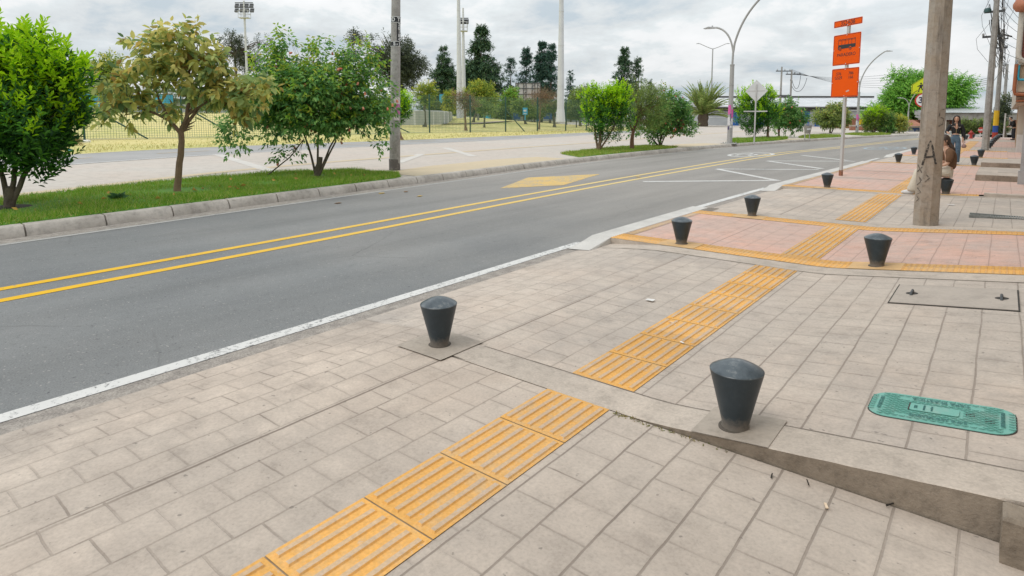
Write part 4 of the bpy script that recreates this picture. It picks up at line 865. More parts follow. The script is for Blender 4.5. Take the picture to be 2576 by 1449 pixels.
# --- hydrant, stop sign, white post
hy = thing('fire_hydrant', 'small red fire hydrant at the far end of the pavement', 'hydrant', (*G(2442, 348.5, 0), 0), YAW); red = mat('hydrant_red', (.38, .045, .04), .5, .2)
mb = MB(); mb.lathe([(.15, 0), (.15, .06), (.10, .08), (.10, .42), (.13, .44), (.13, .48), (.10, .52), (.05, .60)], 16); mb.build('barrel', red, hy, True)
for x in (-1, 1): mb = MB(); mb.tube([(x * .08, 0, .38), (x * .2, 0, .38)], [.06, .07], 12); mb.build('outlet', red, hy, True)
mb = MB(); mb.lathe([(.03, .6), (.035, .66), (.015, .67)], 8); mb.build('valve_nut', red, hy, True)
pr = P3(2465, 347, 49); ps_ = thing('stop_sign', 'small red octagonal stop sign reading PARE at the far crossing', 'stop sign', pr, YAW); zp_ = lambda y: P3(2465, y, 49)[2] - pr[2]
mb = MB(); mb.box(-.035, .035, -.02, .02, 0, zp_(322)); mb.build('post', letter, ps_)
rz_ = (zp_(320) - zp_(334)) / 2 * 1.08; mb = MB(); mb.plate([(rz_ * math.cos(R(22.5 + 45 * j)), zp_(327) + rz_ * math.sin(R(22.5 + 45 * j))) for j in range(8)], -.035, -.025); fp_ = mb.build('sign_panel', mat('stop_red', (.52, .06, .045), .5, .1), ps_)
text('stop_word', 'PARE', rz_ * .85, mat('sign_white', (.72, .73, .75), .45), fp_, (0, -.037, zp_(327)), bold=.008)
wp = P3(2524, 346, 47); o = MB().tube([(0, 0, 0), (.02, 0, P3(2529, 285, 47)[2] - wp[2])], .05, 8).build('pole', letter); o.location = wp; tag(o, 'thin white pole leaning beside the farthest utility pole', 'pole')
# --- covers and steps in the pavement
teal = None
q = NB('teal_cover_plastic'); g1 = q.noise(8, 6, .7)
teal = q.fin(q.mix(q.ramp(g1, [(.5, 0), (.72, .75)]), (.155, .41, .345), (.30, .42, .37)), .55, q.noise(40, 4), .25, .003)
teal_d = mat('teal_lettering_and_shade', (.05, .17, .155), .7); gold_d = mat('dark_gap', (.05, .045, .04), .9)
gt, gs_ = -.158, 3.535
slope = math.atan((zp(.1, 3.6) - zp(-.45, 3.6)) / .55)
gc = thing('access_cover', 'rounded teal plastic utility cover set in the paving, lower right', 'access cover', (gt, gs_, zp(gt, gs_) + .001)); gc.rotation_euler = (0, -slope, 0)
Wc, Hc = .58, .32
def rr2(w_, h_, r): return rounded(w_, h_, r, 6)
mb = MB(); mb.prism(rr2(Wc + .011, Hc + .011, .093), -.01, .001, 0); mb.build('rim_gap', gold_d, gc)
mb = MB(); mb.prism(rr2(Wc, Hc, .088), -.01, .004, 0); mb.build('plate', teal, gc)
ridge = MB(); dk = MB()
for r_ in range(-9, 10):
    y = r_ * .0148
    for c_ in range(-9, 10):
        x = c_ * .031 + (.0155 if r_ % 2 else 0)
        if abs(x) > .285 or abs(y) > .135 or (abs(x) > .24 and abs(y) > .09): continue
        if -.13 < x < .10 and -.045 < y < .05: continue
        if (.084 < y < .122 or -.131 < y < -.093) and abs(x) < .175: continue
        if .225 < abs(x) < .268 and abs(y) < .10: continue
        ridge.add([(x - .014, y - .0035, .0072), (x + .004, y - .0055, .0072), (x + .014, y + .0012, .0072), (x + .004, y - .0005, .0072), (x - .014, y - .0035, .0105), (x + .004, y - .0055, .0105), (x + .014, y + .0012, .0105), (x + .004, y - .0005, .0105)], [(4, 5, 6, 7), (0, 1, 5, 4), (1, 2, 6, 5), (2, 3, 7, 6), (3, 0, 4, 7)], 0)
        dk.add([(x - .014, y - .0050, .0075), (x + .004, y - .0075, .0075), (x + .004, y - .0055, .0075), (x - .014, y - .0035, .0075)], [(0, 1, 2, 3)])
ridge.build('tread_ridges', teal, gc); dk.build('tread_shadow_line', teal_d, gc)  # dark strips painted as the shade beside each ridge
mb = MB(); mb.prism([(x - .02, y) for x, y in rr2(.20, .085, .012)], .007, .0095); mb.build('hinge_flap', teal, gc)
for rc_ in ((-.126, -.120, -.044, .044, .0073, .0100), (.178, .215, -.058, -.018, .0052, .0074), (.105, .140, -.010, .028, .0052, .0074)): mb = MB(); mb.box(*rc_); mb.build('recess', gold_d, gc)
for tx, x, y, rz_, sz in (('TAPA PLASTICA', 0, .103, 180, .034), ('SURTIPLAST S.A.S', .0, -.112, 0, .030), ('NO RECICLABLE', -.245, 0, 90, .022), ('LIBRE MANTENIM', .245, 0, 90, .022), ('acueducto', -.03, 0, 90, .014), ('2013', -.095, 0, 90, .018), ('CONTRATO', -.06, 0, 90, .011)):
    text('lettering', tx, sz, teal_d, gc, (x, y, .0108), (0, 0, R(rz_)), .0008, bold=.0006)
# inspection cover with two lifting handles
ct, cs = -.215, 6.02; ic = thing('inspection_cover', 'rectangular concrete inspection cover with two steel lifting handles', 'inspection cover', (ct, cs, zp(ct, cs) + .004)); ic.rotation_euler = (0, -math.atan((zp(.1, 6.3) - zp(-.6, 6.3)) / .7), 0)
mb = MB(); mb.box(-.431, .396, -.372, .327, -.01, .0025); mb.build('frame_gap', gold_d, ic)
mb = MB(); mb.box(-.42, .385, -.36, .315, -.01, .006); mb.build('slab', mat('slab_concrete', (.43, .375, .325), .88, .22, 4, bump=.3), ic)
for x in (-.30, .29): mb = MB(); mb.tube([(x, -.085, .004), (x, -.07, .019), (x, .05, .019), (x, .065, .004)], .010, 8); mb.build('handle', dark_steel, ic, True); mb = MB(); mb.lathe([(.045, .0062), (.044, .0075)], 12, (x, -.015, 0)); mb.build('handle_recess', gold_d, ic)
mb = MB(); mb.box(-.22, .9, 14.86, 15.0, zp(.3, 15) - .02, zp(.3, 15) + .055, 0, .008); tag(mb.build('step', concrete), 'thin concrete sill across the grey paving, right of the seated person', 'step')
mb = MB(); mb.box(-.48, .95, 19.2, 22.3, -.02, .16, 1, .012); mb.box(-.47, .95, 19.21, 22.29, .161, .166); tag(mb.build('step', [concrete, stained_shaded_concrete]), 'nearer of the two low concrete doorsteps at the right', 'step')
mb = MB(); mb.box(-.50, .95, 24.6, 27.2, -.02, .165, 1, .012); mb.box(-.49, .95, 24.61, 27.19, .166, .171); tag(mb.build('step', [concrete, stained_shaded_concrete]), 'farther of the two low concrete doorsteps at the right', 'step')
mb = MB(); mb.box(-.05, .8, 20.2, 21.6, .167, .173); tag(mb.build('access_cover', mat('slab_concrete', (.385, .335, .30), .88)), 'flat grey slab lying on the nearer doorstep', 'access cover')
gr = MB(); gy = 11.55
for k in range(40): gr.box(-.32 + k * .03, -.305 + k * .03, gy, gy + .28, zp(0, gy) - .0, zp(-.32 + k * .03, gy) + .012)
gr.box(-.33, .9, gy, gy + .02, zp(0, gy) - .02, zp(.3, gy) + .012); gr.box(-.33, .9, gy + .26, gy + .28, zp(0, gy) - .02, zp(.3, gy) + .012)
tag(gr.build('drain_grate', mat('grate_grey', (.25, .26, .25), .8, .3, 20)), 'narrow grey drain grate behind the concrete pole, at right edge', 'drain grate')
# small litter
lit = mat('litter_paper', (.75, .74, .72), .8)
def scrap(name, px, py, w_, h_, m, label, cat='litter', z=None, dip=True):
    t, s = G(px, py, 0); z = zp(t, s) if t > -4.2 else ZR
    for _ in range(5): t, s = G(px, py, z); z = zp(t, s) if t > -4.2 else ZR
    a = rc.uniform(0, 3); mb = MB(); vs = []
    for (x, y) in ((-w_ / 2, -h_ / 2), (w_ / 2, -h_ / 2), (w_ / 2, h_ / 2), (-w_ / 2, h_ / 2)): vs.append((x * math.cos(a) - y * math.sin(a), x * math.sin(a) + y * math.cos(a), rc.uniform(.002, .009)))
    mb.add(vs + [(x, y, z_ + .004) for x, y, z_ in vs], [(0, 3, 2, 1), (4, 5, 6, 7), (0, 1, 5, 4), (1, 2, 6, 5), (2, 3, 7, 6), (3, 0, 4, 7)]); o = mb.build(name, m); o.location = (t, s, z + .004); return tag(o, label, cat)
scrap('paper_scrap', 1636, 758, .07, .05, lit, 'white paper scrap on the grey paving left of the yellow guide strip')
scrap('paper_scrap', 2393, 517, .10, .06, lit, 'white scrap on the paving right of the concrete pole')
butt = mat('cigarette_butt', (.70, .55, .40), .8)
scrap('cigarette_butt', 2078, 1278, .035, .010, butt, 'pale cigarette butt in a groove below the concrete step'); scrap('cigarette_butt', 1688, 814, .04, .012, butt, 'cigarette butt near the left edge of the yellow guide strip')
scrap('cigarette_butt', 1716, 866, .035, .012, lit, 'whitish butt lying on the yellow ridges')
lv = [mat('fallen_leaf_yellow', (.55, .36, .05), .8, .3), mat('fallen_leaf_brown', (.20, .12, .06), .85, .4), mat('twig', (.035, .03, .025), .9)]
scrap('twig', 1941, 1202, .032, .006, lv[2], 'dark twig wad in a groove below the near bollard'); scrap('twig', 2032, 1220, .04, .005, lv[2], 'thin dark twig on the paving, below the stained step'); scrap('twig', 2240, 1275, .05, .004, lv[2], 'long dark twig lying along the foot of the step')
for i, (px, py) in enumerate(((960, 487), (1021, 483), (1056, 494), (850, 512), (1606, 446))): scrap('fallen_leaf', px, py, .12, .08, lv[0] if i % 2 == 0 else lv[1], ('yellow leaf', 'brown leaf', 'yellow leaf', 'small brown leaf', 'tiny yellow leaf')[i] + ' lying on the asphalt ' + ('near the left kerb below the concrete pole', 'right of the pole foot, close to the kerb', 'in the left lane below the ochre paving', 'near the kerb below the flowering bush', 'beside the yellow diamond')[i], 'fallen leaf')
weeds = MB()
# ================================================================== VEGETATION
bark_grey = mat('grey_brown_bark', (.13, .105, .08), .95, .45, 7, bump=.8, fine=50); bark_red = mat('reddish_bark', (.19, .10, .065), .95, .45, 8, bump=.8, fine=50); bark_tan = mat('tan_bark', (.21, .14, .09), .95, .35, 9, bump=.6, fine=50)
LM = {
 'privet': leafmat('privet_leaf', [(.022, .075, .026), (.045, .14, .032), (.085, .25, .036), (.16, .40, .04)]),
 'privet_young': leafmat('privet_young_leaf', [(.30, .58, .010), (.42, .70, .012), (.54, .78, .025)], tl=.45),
 'loquat': leafmat('loquat_leaf', [(.11, .19, .08), (.28, .39, .14), (.45, .53, .19), (.57, .62, .22), (.60, .57, .14), (.34, .22, .07)], .5, .55),
 'loquat_young': leafmat('loquat_young_leaf', [(.68, .58, .17), (.74, .66, .24), (.62, .61, .20), (.62, .44, .13)], .5, .55),
 'abut': leafmat('abutilon_leaf', [(.06, .17, .055), (.11, .27, .075), (.16, .35, .09), (.22, .42, .10), (.28, .42, .13)]),
 'abut_young': leafmat('abutilon_young_leaf', [(.20, .40, .045), (.28, .48, .05), (.38, .52, .06), (.45, .42, .06)], tl=.45),
 'olive': leafmat('olive_leaf', [(0.111, 0.170, 0.068), (0.204, 0.281, 0.093), (0.306, 0.391, 0.111), (0.357, 0.493, 0.085)]),
 'euc': leafmat('eucalyptus_leaf', [(0.056, 0.077, 0.053), (0.094, 0.119, 0.075), (0.144, 0.169, 0.094)]),
 'conifer': leafmat('cypress_needles', [(0.036, 0.086, 0.049), (0.067, 0.135, 0.067), (0.124, 0.198, 0.077)], .6, .1),
 'conifer_d': leafmat('dark_fir_needles', [(0.032, 0.081, 0.067), (0.059, 0.131, 0.095), (0.095, 0.176, 0.112)], .6, .1),
 'mid': leafmat('park_tree_leaf', [(0.102, 0.187, 0.051), (0.204, 0.323, 0.060), (0.323, 0.425, 0.076), (0.459, 0.476, 0.085)]),
 'yel': leafmat('yellow_green_leaf', [(0.255, 0.340, 0.051), (0.476, 0.510, 0.068), (0.680, 0.612, 0.085)]),
 'willow': leafmat('willow_leaf', [(0.085, 0.255, 0.043), (0.170, 0.425, 0.060), (0.289, 0.578, 0.085), (0.391, 0.680, 0.119)]),
 'brown': leafmat('dry_twig_leaf', [(0.200, 0.131, 0.088), (0.338, 0.225, 0.150), (0.250, 0.200, 0.100)]),
 'palm': leafmat('palm_leaflet', [(0.153, 0.255, 0.076), (0.289, 0.391, 0.102), (0.459, 0.493, 0.170)]),
 'hedge': leafmat('hedge_leaf', [(0.085, 0.128, 0.051), (0.153, 0.204, 0.068), (0.255, 0.264, 0.093)]),
 'flower': leafmat('coral_blossom', [(.62, .17, .10), (.72, .26, .16), (.66, .33, .22)], .5, .3)}
def rand_unit(n): return nrm(rng.normal(size=(n, 3)))
def crown_pts(lobes, n, d, fill=2.4, depthk=.95, clump=True):
    """points and outward directions inside ellipsoids given as (px,py,rx,ry) at forward depth d; every lobe breaks up into smaller clumps"""
    wts = np.array([a[2] * a[3] for a in lobes], float); C0 = np.array([P3(a[0], a[1], d + (a[4] if len(a) > 4 else 0)) for a in lobes]); k = d / FP
    R0 = np.stack([np.array([a[2] for a in lobes]) * k, np.minimum(np.array([a[2] for a in lobes]), np.array([a[3] for a in lobes]) * 1.15) * k * depthk, np.array([a[3] for a in lobes]) * k], 1)
    rot = lambda a: np.stack([a[:, 0] * cyw - a[:, 1] * syw, a[:, 0] * syw + a[:, 1] * cyw, a[:, 2]], 1)
    C, RR_, par = [], [], []
    for i in range(len(lobes)):
        m = int(np.clip(wts[i] / wts.max() * 14, 3, 14)) if clump else 1
        for _ in range(m):
            u = nrm(rng.normal(size=3)) * rng.random() ** .4 * .76 if clump else np.zeros(3)
            C.append(C0[i] + rot((u * R0[i])[None])[0]); RR_.append(R0[i] * (rng.uniform(.30, .60) if clump else 1)); par.append(i)
    C, RR_ = np.array(C), np.array(RR_); w2 = (RR_[:, 0] * RR_[:, 2]); idx = rng.choice(len(C), n, p=w2 / w2.sum())
    u = rand_unit(n); r = rng.random(n) ** (1 / fill); P = C[idx] + rot(u * r[:, None] * RR_[idx]); cen = C0.mean(0)
    oc = nrm(u / RR_[idx]); o = nrm(rot(oc) + .6 * nrm(P - C0[np.array(par)[idx]]))
    return P, o, r, idx
def shoots(P, A, nl, sl, L_, W_, ang=1.0, droop=.2, lj=.3):
    """leaves spiralled along short shoots; returns leaf base, direction, length, width, fraction along the shoot"""
    n = len(P); f = (np.arange(nl) + .5) / nl; ph = rng.random((n, 1)) * 6.28 + np.arange(nl) * 2.4
    a3 = np.repeat(A[:, None], nl, 1); px_ = nrm(np.cross(A, rng.normal(size=(n, 3))))[:, None]; py_ = np.cross(A, px_[:, 0])[:, None]
    rad = px_ * np.cos(ph)[..., None] + py_ * np.sin(ph)[..., None]; ang = ang * (1.15 - .75 * f)[None, :, None]
    D = a3 * np.cos(ang) + rad * np.sin(ang); D[..., 2] -= droop; D = nrm(D + rng.normal(size=D.shape) * .12)
    sl = np.broadcast_to(sl, (n,))[:, None, None]; B = P[:, None] + a3 * sl * f[None, :, None]
    Ln = L_ * (1 + lj * (rng.random((n, nl)) * 2 - 1)) * (1 - .35 * np.abs(f - .4))
    return B.reshape(-1, 3), D.reshape(-1, 3), Ln.ravel(), (Ln * W_ / L_).ravel(), np.broadcast_to(f, (n, nl)).ravel()
def off(V, base): return V - np.array(base)
def plant(name, label, cat, base, d, lobes, trunks, spec, mats, bark, group=None, flowers=0, fl_size=.035, extra=None, seed=None):
    """trunks: list of (pixel points, r0, r1 in metres); lobes in pixels"""
    root = thing(name, label, cat, base, group=group); mb = MB(); rt = random.Random(int(base[0] * 100) % 9973)
    tips = []
    for pts, r0, r1 in trunks:
        P = [Vector(P3(px, py, d + (pts_d[0] if pts_d else 0))) for px, py, *pts_d in pts]
        if (P[0] - Vector(base)).length < .6: P[0] = Vector(base) - Vector((0, 0, .03))
        Q = []
        for a, b in zip(P, P[1:]): Q += [a.lerp(b, j / 3) + Vector([rt.uniform(-1, 1) * r0 * .18 for _ in range(3)]) * (1 if j else 0) for j in range(3)]
        Q.append(P[-1]); n = len(Q); rs = [r0 + (r1 - r0) * (j / (n - 1)) ** .8 for j in range(n)]
        if Q[0].z < base[2] + .1: rs[0] *= 1.35
        mb.tube([q_ - Vector(base) for q_ in Q], rs, 9); tips.append((Q[-1], Q[n // 2], r1))
    # limbs reach from the trunk ends into every lobe
    for a in lobes:
        c = Vector(P3(a[0], a[1], d + (a[4] if len(a) > 4 else 0))); tip = min(tips, key=lambda q_: (q_[0] - c).length)
        for k in range(spec.get('limbs', 3)):
            e_ = c + Vector([rt.uniform(-1, 1) * min(a[2], a[3]) * d / FP * .75 for _ in range(3)]); m_ = tip[0].lerp(e_, .5) + Vector([rt.uniform(-1, 1) * .06 * (e_ - tip[0]).length for _ in range(3)])
            mb.tube([p - Vector(base) for p in (tip[0], m_, e_)], [tip[2] * .7, tip[2] * .4, tip[2] * .12], 5)
    mb.build('trunk', bark, root, True)
    n = spec['n']; P, O, r, ix = crown_pts(lobes, n, d, spec.get('fill', 2.6), spec.get('dk', .95))
    A = nrm(O * spec.get('ko', .7) + np.array([0, 0, 1.0]) * spec.get('ku', .7) + rand_unit(n) * spec.get('kr', .5))
    B, D, Ln, Wd, f = shoots(P, A, spec['nl'], spec['sl'] * (.7 + .6 * rng.random(n)), spec['L'], spec['W'], spec.get('ang', 1.0), spec.get('droop', .15))
    ov = spec.get('oval', False); V, T = (oval_arrays if ov else leaf_arrays)(B, D, Ln, Wd, spec.get('fold', .22))
    mi = np.zeros(len(B), int)
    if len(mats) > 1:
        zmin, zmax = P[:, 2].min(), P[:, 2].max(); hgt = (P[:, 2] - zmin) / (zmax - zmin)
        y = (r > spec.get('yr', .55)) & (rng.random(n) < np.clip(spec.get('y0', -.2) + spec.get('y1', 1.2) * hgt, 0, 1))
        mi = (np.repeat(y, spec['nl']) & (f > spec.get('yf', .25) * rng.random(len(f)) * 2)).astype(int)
    tri_mesh('foliage', off(V, base), T, mats, np.repeat(mi, 4 if ov else 2), root)
    if flowers:
        P, O, r, ix = crown_pts(lobes, flowers, d, 8); n = len(P); nn = 7; V, T = [], []
        ax = nrm(np.array([0, 0, -1.0]) + O * .5 + rng.normal(size=(n, 3)) * .3); X = nrm(np.cross(ax, rng.normal(size=(n, 3)))); Y = np.cross(ax, X)
        P = P + O * .03
        for (rr_, hh) in ((.15, 0), (.62, .35), (.55, .75), (.75, 1.0)):
            for j in range(nn): a = 2 * math.pi * j / nn; V.append(P + (X * math.cos(a) + Y * math.sin(a)) * rr_ * fl_size + ax * hh * fl_size * 1.7)
        V = np.stack(V, 1).reshape(-1, 3); base_k = np.arange(n)[:, None, None] * (4 * nn)
        t_ = np.array([[(i * nn + j, i * nn + (j + 1) % nn, (i + 1) * nn + j), (i * nn + (j + 1) % nn, (i + 1) * nn + (j + 1) % nn, (i + 1) * nn + j)] for i in range(3) for j in range(nn)]).reshape(1, -1, 3)
        tri_mesh('blossoms', off(V, base), (base_k + t_).reshape(-1, 3), [LM['flower']], None, root)
    return root
def gdepth(px, py): g = GL(px, py); return g, depth(g[0], g[1])
PRIV = dict(n=1500, nl=9, sl=.26, L=.105, W=.038, ang=1.0, droop=.10, ko=.55, ku=.85, kr=.35, y0=-.45, y1=1.75, yr=.5, fill=3.6, limbs=4)
# tree A, far left
g, d = gdepth(22, 530)
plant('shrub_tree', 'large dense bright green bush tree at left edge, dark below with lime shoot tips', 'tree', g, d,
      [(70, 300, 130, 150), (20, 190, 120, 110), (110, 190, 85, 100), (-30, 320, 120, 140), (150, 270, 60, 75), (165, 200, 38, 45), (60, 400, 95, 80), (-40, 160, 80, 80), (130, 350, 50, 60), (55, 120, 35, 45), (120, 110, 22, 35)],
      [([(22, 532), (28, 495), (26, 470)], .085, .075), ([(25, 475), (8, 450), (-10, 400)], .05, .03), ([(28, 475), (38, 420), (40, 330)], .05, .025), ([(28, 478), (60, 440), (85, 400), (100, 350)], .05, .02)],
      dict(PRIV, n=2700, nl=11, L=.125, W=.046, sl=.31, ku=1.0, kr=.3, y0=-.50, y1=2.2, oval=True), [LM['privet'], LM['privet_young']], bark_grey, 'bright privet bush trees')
# tree B, gold-olive
g, d = gdepth(450, 489)
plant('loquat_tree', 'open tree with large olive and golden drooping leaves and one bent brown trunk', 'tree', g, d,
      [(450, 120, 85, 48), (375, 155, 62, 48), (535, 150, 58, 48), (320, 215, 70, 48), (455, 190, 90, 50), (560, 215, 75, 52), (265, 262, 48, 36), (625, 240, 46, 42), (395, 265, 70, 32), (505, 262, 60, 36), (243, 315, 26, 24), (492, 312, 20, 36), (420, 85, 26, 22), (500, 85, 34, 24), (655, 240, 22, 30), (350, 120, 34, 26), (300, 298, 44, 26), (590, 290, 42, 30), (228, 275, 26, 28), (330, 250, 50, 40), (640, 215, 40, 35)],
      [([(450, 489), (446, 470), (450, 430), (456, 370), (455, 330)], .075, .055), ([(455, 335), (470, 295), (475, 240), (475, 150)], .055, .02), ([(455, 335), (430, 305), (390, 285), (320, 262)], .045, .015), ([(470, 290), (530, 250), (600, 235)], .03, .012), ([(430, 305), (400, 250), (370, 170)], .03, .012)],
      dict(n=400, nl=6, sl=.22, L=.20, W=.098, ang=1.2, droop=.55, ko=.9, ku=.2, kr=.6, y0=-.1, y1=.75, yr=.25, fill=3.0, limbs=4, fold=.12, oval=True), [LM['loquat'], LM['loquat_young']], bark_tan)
# tree C, abutilon
ABUT = dict(n=1900, nl=7, sl=.26, L=.125, W=.062, ang=1.1, droop=.42, ko=.7, ku=.45, kr=.5, y0=-.3, y1=.95, yr=.55, fill=2.8, limbs=3, fold=.15)
g, d = gdepth(798, 447)
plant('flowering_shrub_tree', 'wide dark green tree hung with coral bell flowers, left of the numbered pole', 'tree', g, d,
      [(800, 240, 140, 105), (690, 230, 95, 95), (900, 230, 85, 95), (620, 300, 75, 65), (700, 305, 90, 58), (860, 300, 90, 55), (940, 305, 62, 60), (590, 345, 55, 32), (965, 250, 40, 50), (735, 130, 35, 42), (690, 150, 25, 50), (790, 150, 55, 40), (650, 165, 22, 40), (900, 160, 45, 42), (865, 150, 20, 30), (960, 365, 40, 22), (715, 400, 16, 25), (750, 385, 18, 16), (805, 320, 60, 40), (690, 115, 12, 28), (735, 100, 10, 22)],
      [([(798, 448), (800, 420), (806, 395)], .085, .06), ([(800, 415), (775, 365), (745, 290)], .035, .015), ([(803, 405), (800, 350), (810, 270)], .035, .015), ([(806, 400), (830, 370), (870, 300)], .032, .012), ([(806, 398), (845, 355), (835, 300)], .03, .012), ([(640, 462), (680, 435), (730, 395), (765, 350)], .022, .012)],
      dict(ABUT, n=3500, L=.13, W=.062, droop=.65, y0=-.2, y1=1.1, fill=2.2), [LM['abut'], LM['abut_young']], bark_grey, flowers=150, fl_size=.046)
# right part of the verge
g, d = gdepth(1505, 380)
plant('shrub_tree', 'heart shaped bright bush with lime top on the second grass bed', 'tree', g, d,
      [(1525, 290, 58, 62), (1500, 260, 38, 45), (1550, 262, 38, 45), (1490, 300, 28, 55), (1562, 285, 27, 45), (1515, 345, 32, 28), (1480, 245, 20, 28), (1540, 235, 22, 22), (1575, 250, 14, 22)],
      [([(1506, 381), (1508, 365), (1512, 330), (1520, 280)], .11, .04), ([(1508, 370), (1498, 340), (1492, 290)], .06, .03), ([(1509, 368), (1530, 345), (1555, 300)], .05, .03)],
      dict(PRIV, n=1500, L=.13, W=.048, sl=.30), [LM['privet'], LM['privet_young']], bark_tan, 'bright privet bush trees')
g, d = gdepth(1590, 377)
plant('small_tree', 'feathery greyish olive tree with a leaning reddish trunk behind the heart shaped bush', 'tree', g, d,
      [(1615, 270, 45, 55), (1640, 255, 40, 40), (1595, 285, 30, 40), (1600, 220, 28, 22), (1650, 290, 30, 35), (1625, 320, 40, 22), (1575, 300, 20, 30)],
      [([(1590, 378), (1590, 350), (1594, 325), (1610, 280)], .12, .05), ([(1592, 335), (1585, 310), (1580, 280)], .05, .03)],
      dict(n=1300, nl=9, sl=.34, L=.13, W=.020, ang=.9, droop=.15, ko=.8, ku=.4, kr=.6, fill=2.0, limbs=5), [LM['olive']], bark_red)
g, d = gdepth(1660, 370)
plant('flowering_shrub_tree', 'dark green coral flowered tree before the palm, on the second grass bed', 'tree', g, d,
      [(1690, 285, 50, 55), (1660, 300, 40, 50), (1715, 310, 38, 40), (1665, 245, 25, 28), (1700, 335, 35, 18), (1650, 335, 22, 22), (1725, 290, 20, 30), (1625, 330, 45, 14), (1655, 355, 16, 14)],
      [([(1660, 371), (1662, 350), (1668, 320), (1685, 280)], .07, .03), ([(1662, 360), (1655, 340), (1648, 320)], .04, .02), ([(1664, 362), (1676, 335), (1700, 310)], .04, .02), ([(1638, 372), (1642, 350), (1646, 320)], .05, .03)],
      dict(ABUT, n=1100, L=.17, W=.09, sl=.32, y0=-.4, y1=.5), [LM['abut'], LM['abut_young']], bark_grey, flowers=80, fl_size=.058)
g, d = gdepth(1895, 350)
plant('shrub_tree', 'rounded bright bush behind the diamond sign on third grass bed', 'tree', g, d,
      [(1905, 275, 48, 52), (1880, 265, 32, 40), (1930, 265, 32, 40), (1905, 315, 32, 30), (1950, 280, 18, 32), (1865, 275, 16, 28)],
      [([(1896, 351), (1900, 335), (1903, 290)], .10, .04), ([(1932, 347), (1932, 325), (1930, 300)], .10, .06)],
      dict(PRIV, n=1300, L=.17, W=.065, sl=.36), [LM['privet'], LM['privet_young']], bark_tan, 'bright privet bush trees')
g, d = gdepth(1960, 345)
plant('flowering_shrub_tree', 'dark coral flowered tree propped by stakes, right of the rounded bush', 'tree', g, d,
      [(1985, 290, 36, 36), (2000, 300, 24, 32), (1960, 310, 24, 24), (1985, 265, 18, 22), (1950, 325, 14, 10)],
      [([(1960, 346), (1958, 330), (1965, 305)], .09, .04), ([(1970, 346), (1962, 322), (1960, 315)], .03, .03), ([(1948, 346), (1956, 322), (1958, 315)], .03, .03)],
      dict(ABUT, n=700, L=.24, W=.11, sl=.40, y0=-.4, y1=.5), [LM['abut'], LM['olive']], bark_grey, flowers=60, fl_size=.075)
d = 62
for nm, lb, bx, lob, trk, sp_, ms in (
  ('small_tree', 'round olive tree on the fourth grass bed, left of the bus stop post', (2088, 341), [(2095, 292, 42, 24), (2075, 300, 25, 20), (2118, 300, 28, 22), (2098, 272, 20, 12)], [([(2088, 341), (2089, 320), (2092, 300)], .1, .05), ([(2096, 341), (2096, 325), (2098, 300)], .06, .04)], dict(n=620, nl=7, sl=.5, L=.34, W=.11, ang=1.1, droop=.35, ko=.8, ku=.4), [LM['olive'], LM['loquat']]),
  ('shrub', 'lime and olive shrub before the brick wall, behind the second lamp', (2195, 338), [(2200, 300, 26, 26), (2190, 310, 18, 22), (2212, 285, 18, 16), (2180, 290, 14, 12)], [([(2195, 338), (2196, 322), (2200, 300)], .08, .05), ([(2202, 338), (2206, 320), (2210, 300)], .07, .04)], dict(n=520, nl=7, sl=.4, L=.3, W=.10, ang=1, droop=.1, ko=.6, ku=.6), [LM['olive'], LM['privet_young']]),
  ('shrub', 'dark green conical shrub at the kerb bend before the brick wall', (2233, 343), [(2233, 318, 22, 24), (2232, 300, 16, 16)], [([(2233, 343), (2233, 325)], .08, .05)], dict(n=420, nl=7, sl=.4, L=.3, W=.09, ang=1, droop=.1, ko=.7, ku=.5), [LM['abut'], LM['olive']]),
  ('shrub', 'yellowish brown shrub right of the dark conical shrub', (2262, 342), [(2262, 318, 20, 22), (2258, 302, 14, 12)], [([(2262, 342), (2262, 325)], .08, .05)], dict(n=420, nl=7, sl=.4, L=.28, W=.09, ang=1, droop=.1, ko=.7, ku=.5), [LM['loquat'], LM['yel']])):
    b_ = P3(bx[0], bx[1], d); plant(nm, lb, 'tree' if nm == 'small_tree' else 'shrub', b_, d, lob, trk, sp_, ms, bark_grey)
# willow-like tree at the end of the street
d = 78; b_ = P3(2300, 338, d)
lob = [(2300, 235, 70, 45), (2250, 265, 45, 50), (2350, 235, 65, 45), (2400, 240, 38, 50), (2415, 275, 22, 35), (2270, 200, 28, 20), (2330, 205, 45, 25), (2380, 205, 40, 25), (2215, 275, 26, 24), (2200, 285, 18, 14), (2300, 285, 60, 30), (2240, 240, 25, 30), (2400, 300, 24, 20), (2262, 185, 14, 10)]
plant('weeping_tree', 'big weeping bright green tree at street end, split by the concrete pole', 'tree', b_, d, lob,
      [([(2300, 338), (2302, 310), (2310, 270)], .45, .25), ([(2305, 300), (2350, 270), (2390, 240)], .2, .1), ([(2303, 305), (2270, 275), (2250, 250)], .2, .1)],
      dict(n=6400, nl=12, sl=1.1, L=.30, W=.115, ang=.8, droop=.7, ko=.7, ku=.0, kr=.5, fill=2.6, limbs=3), [LM['willow']], bark_grey)
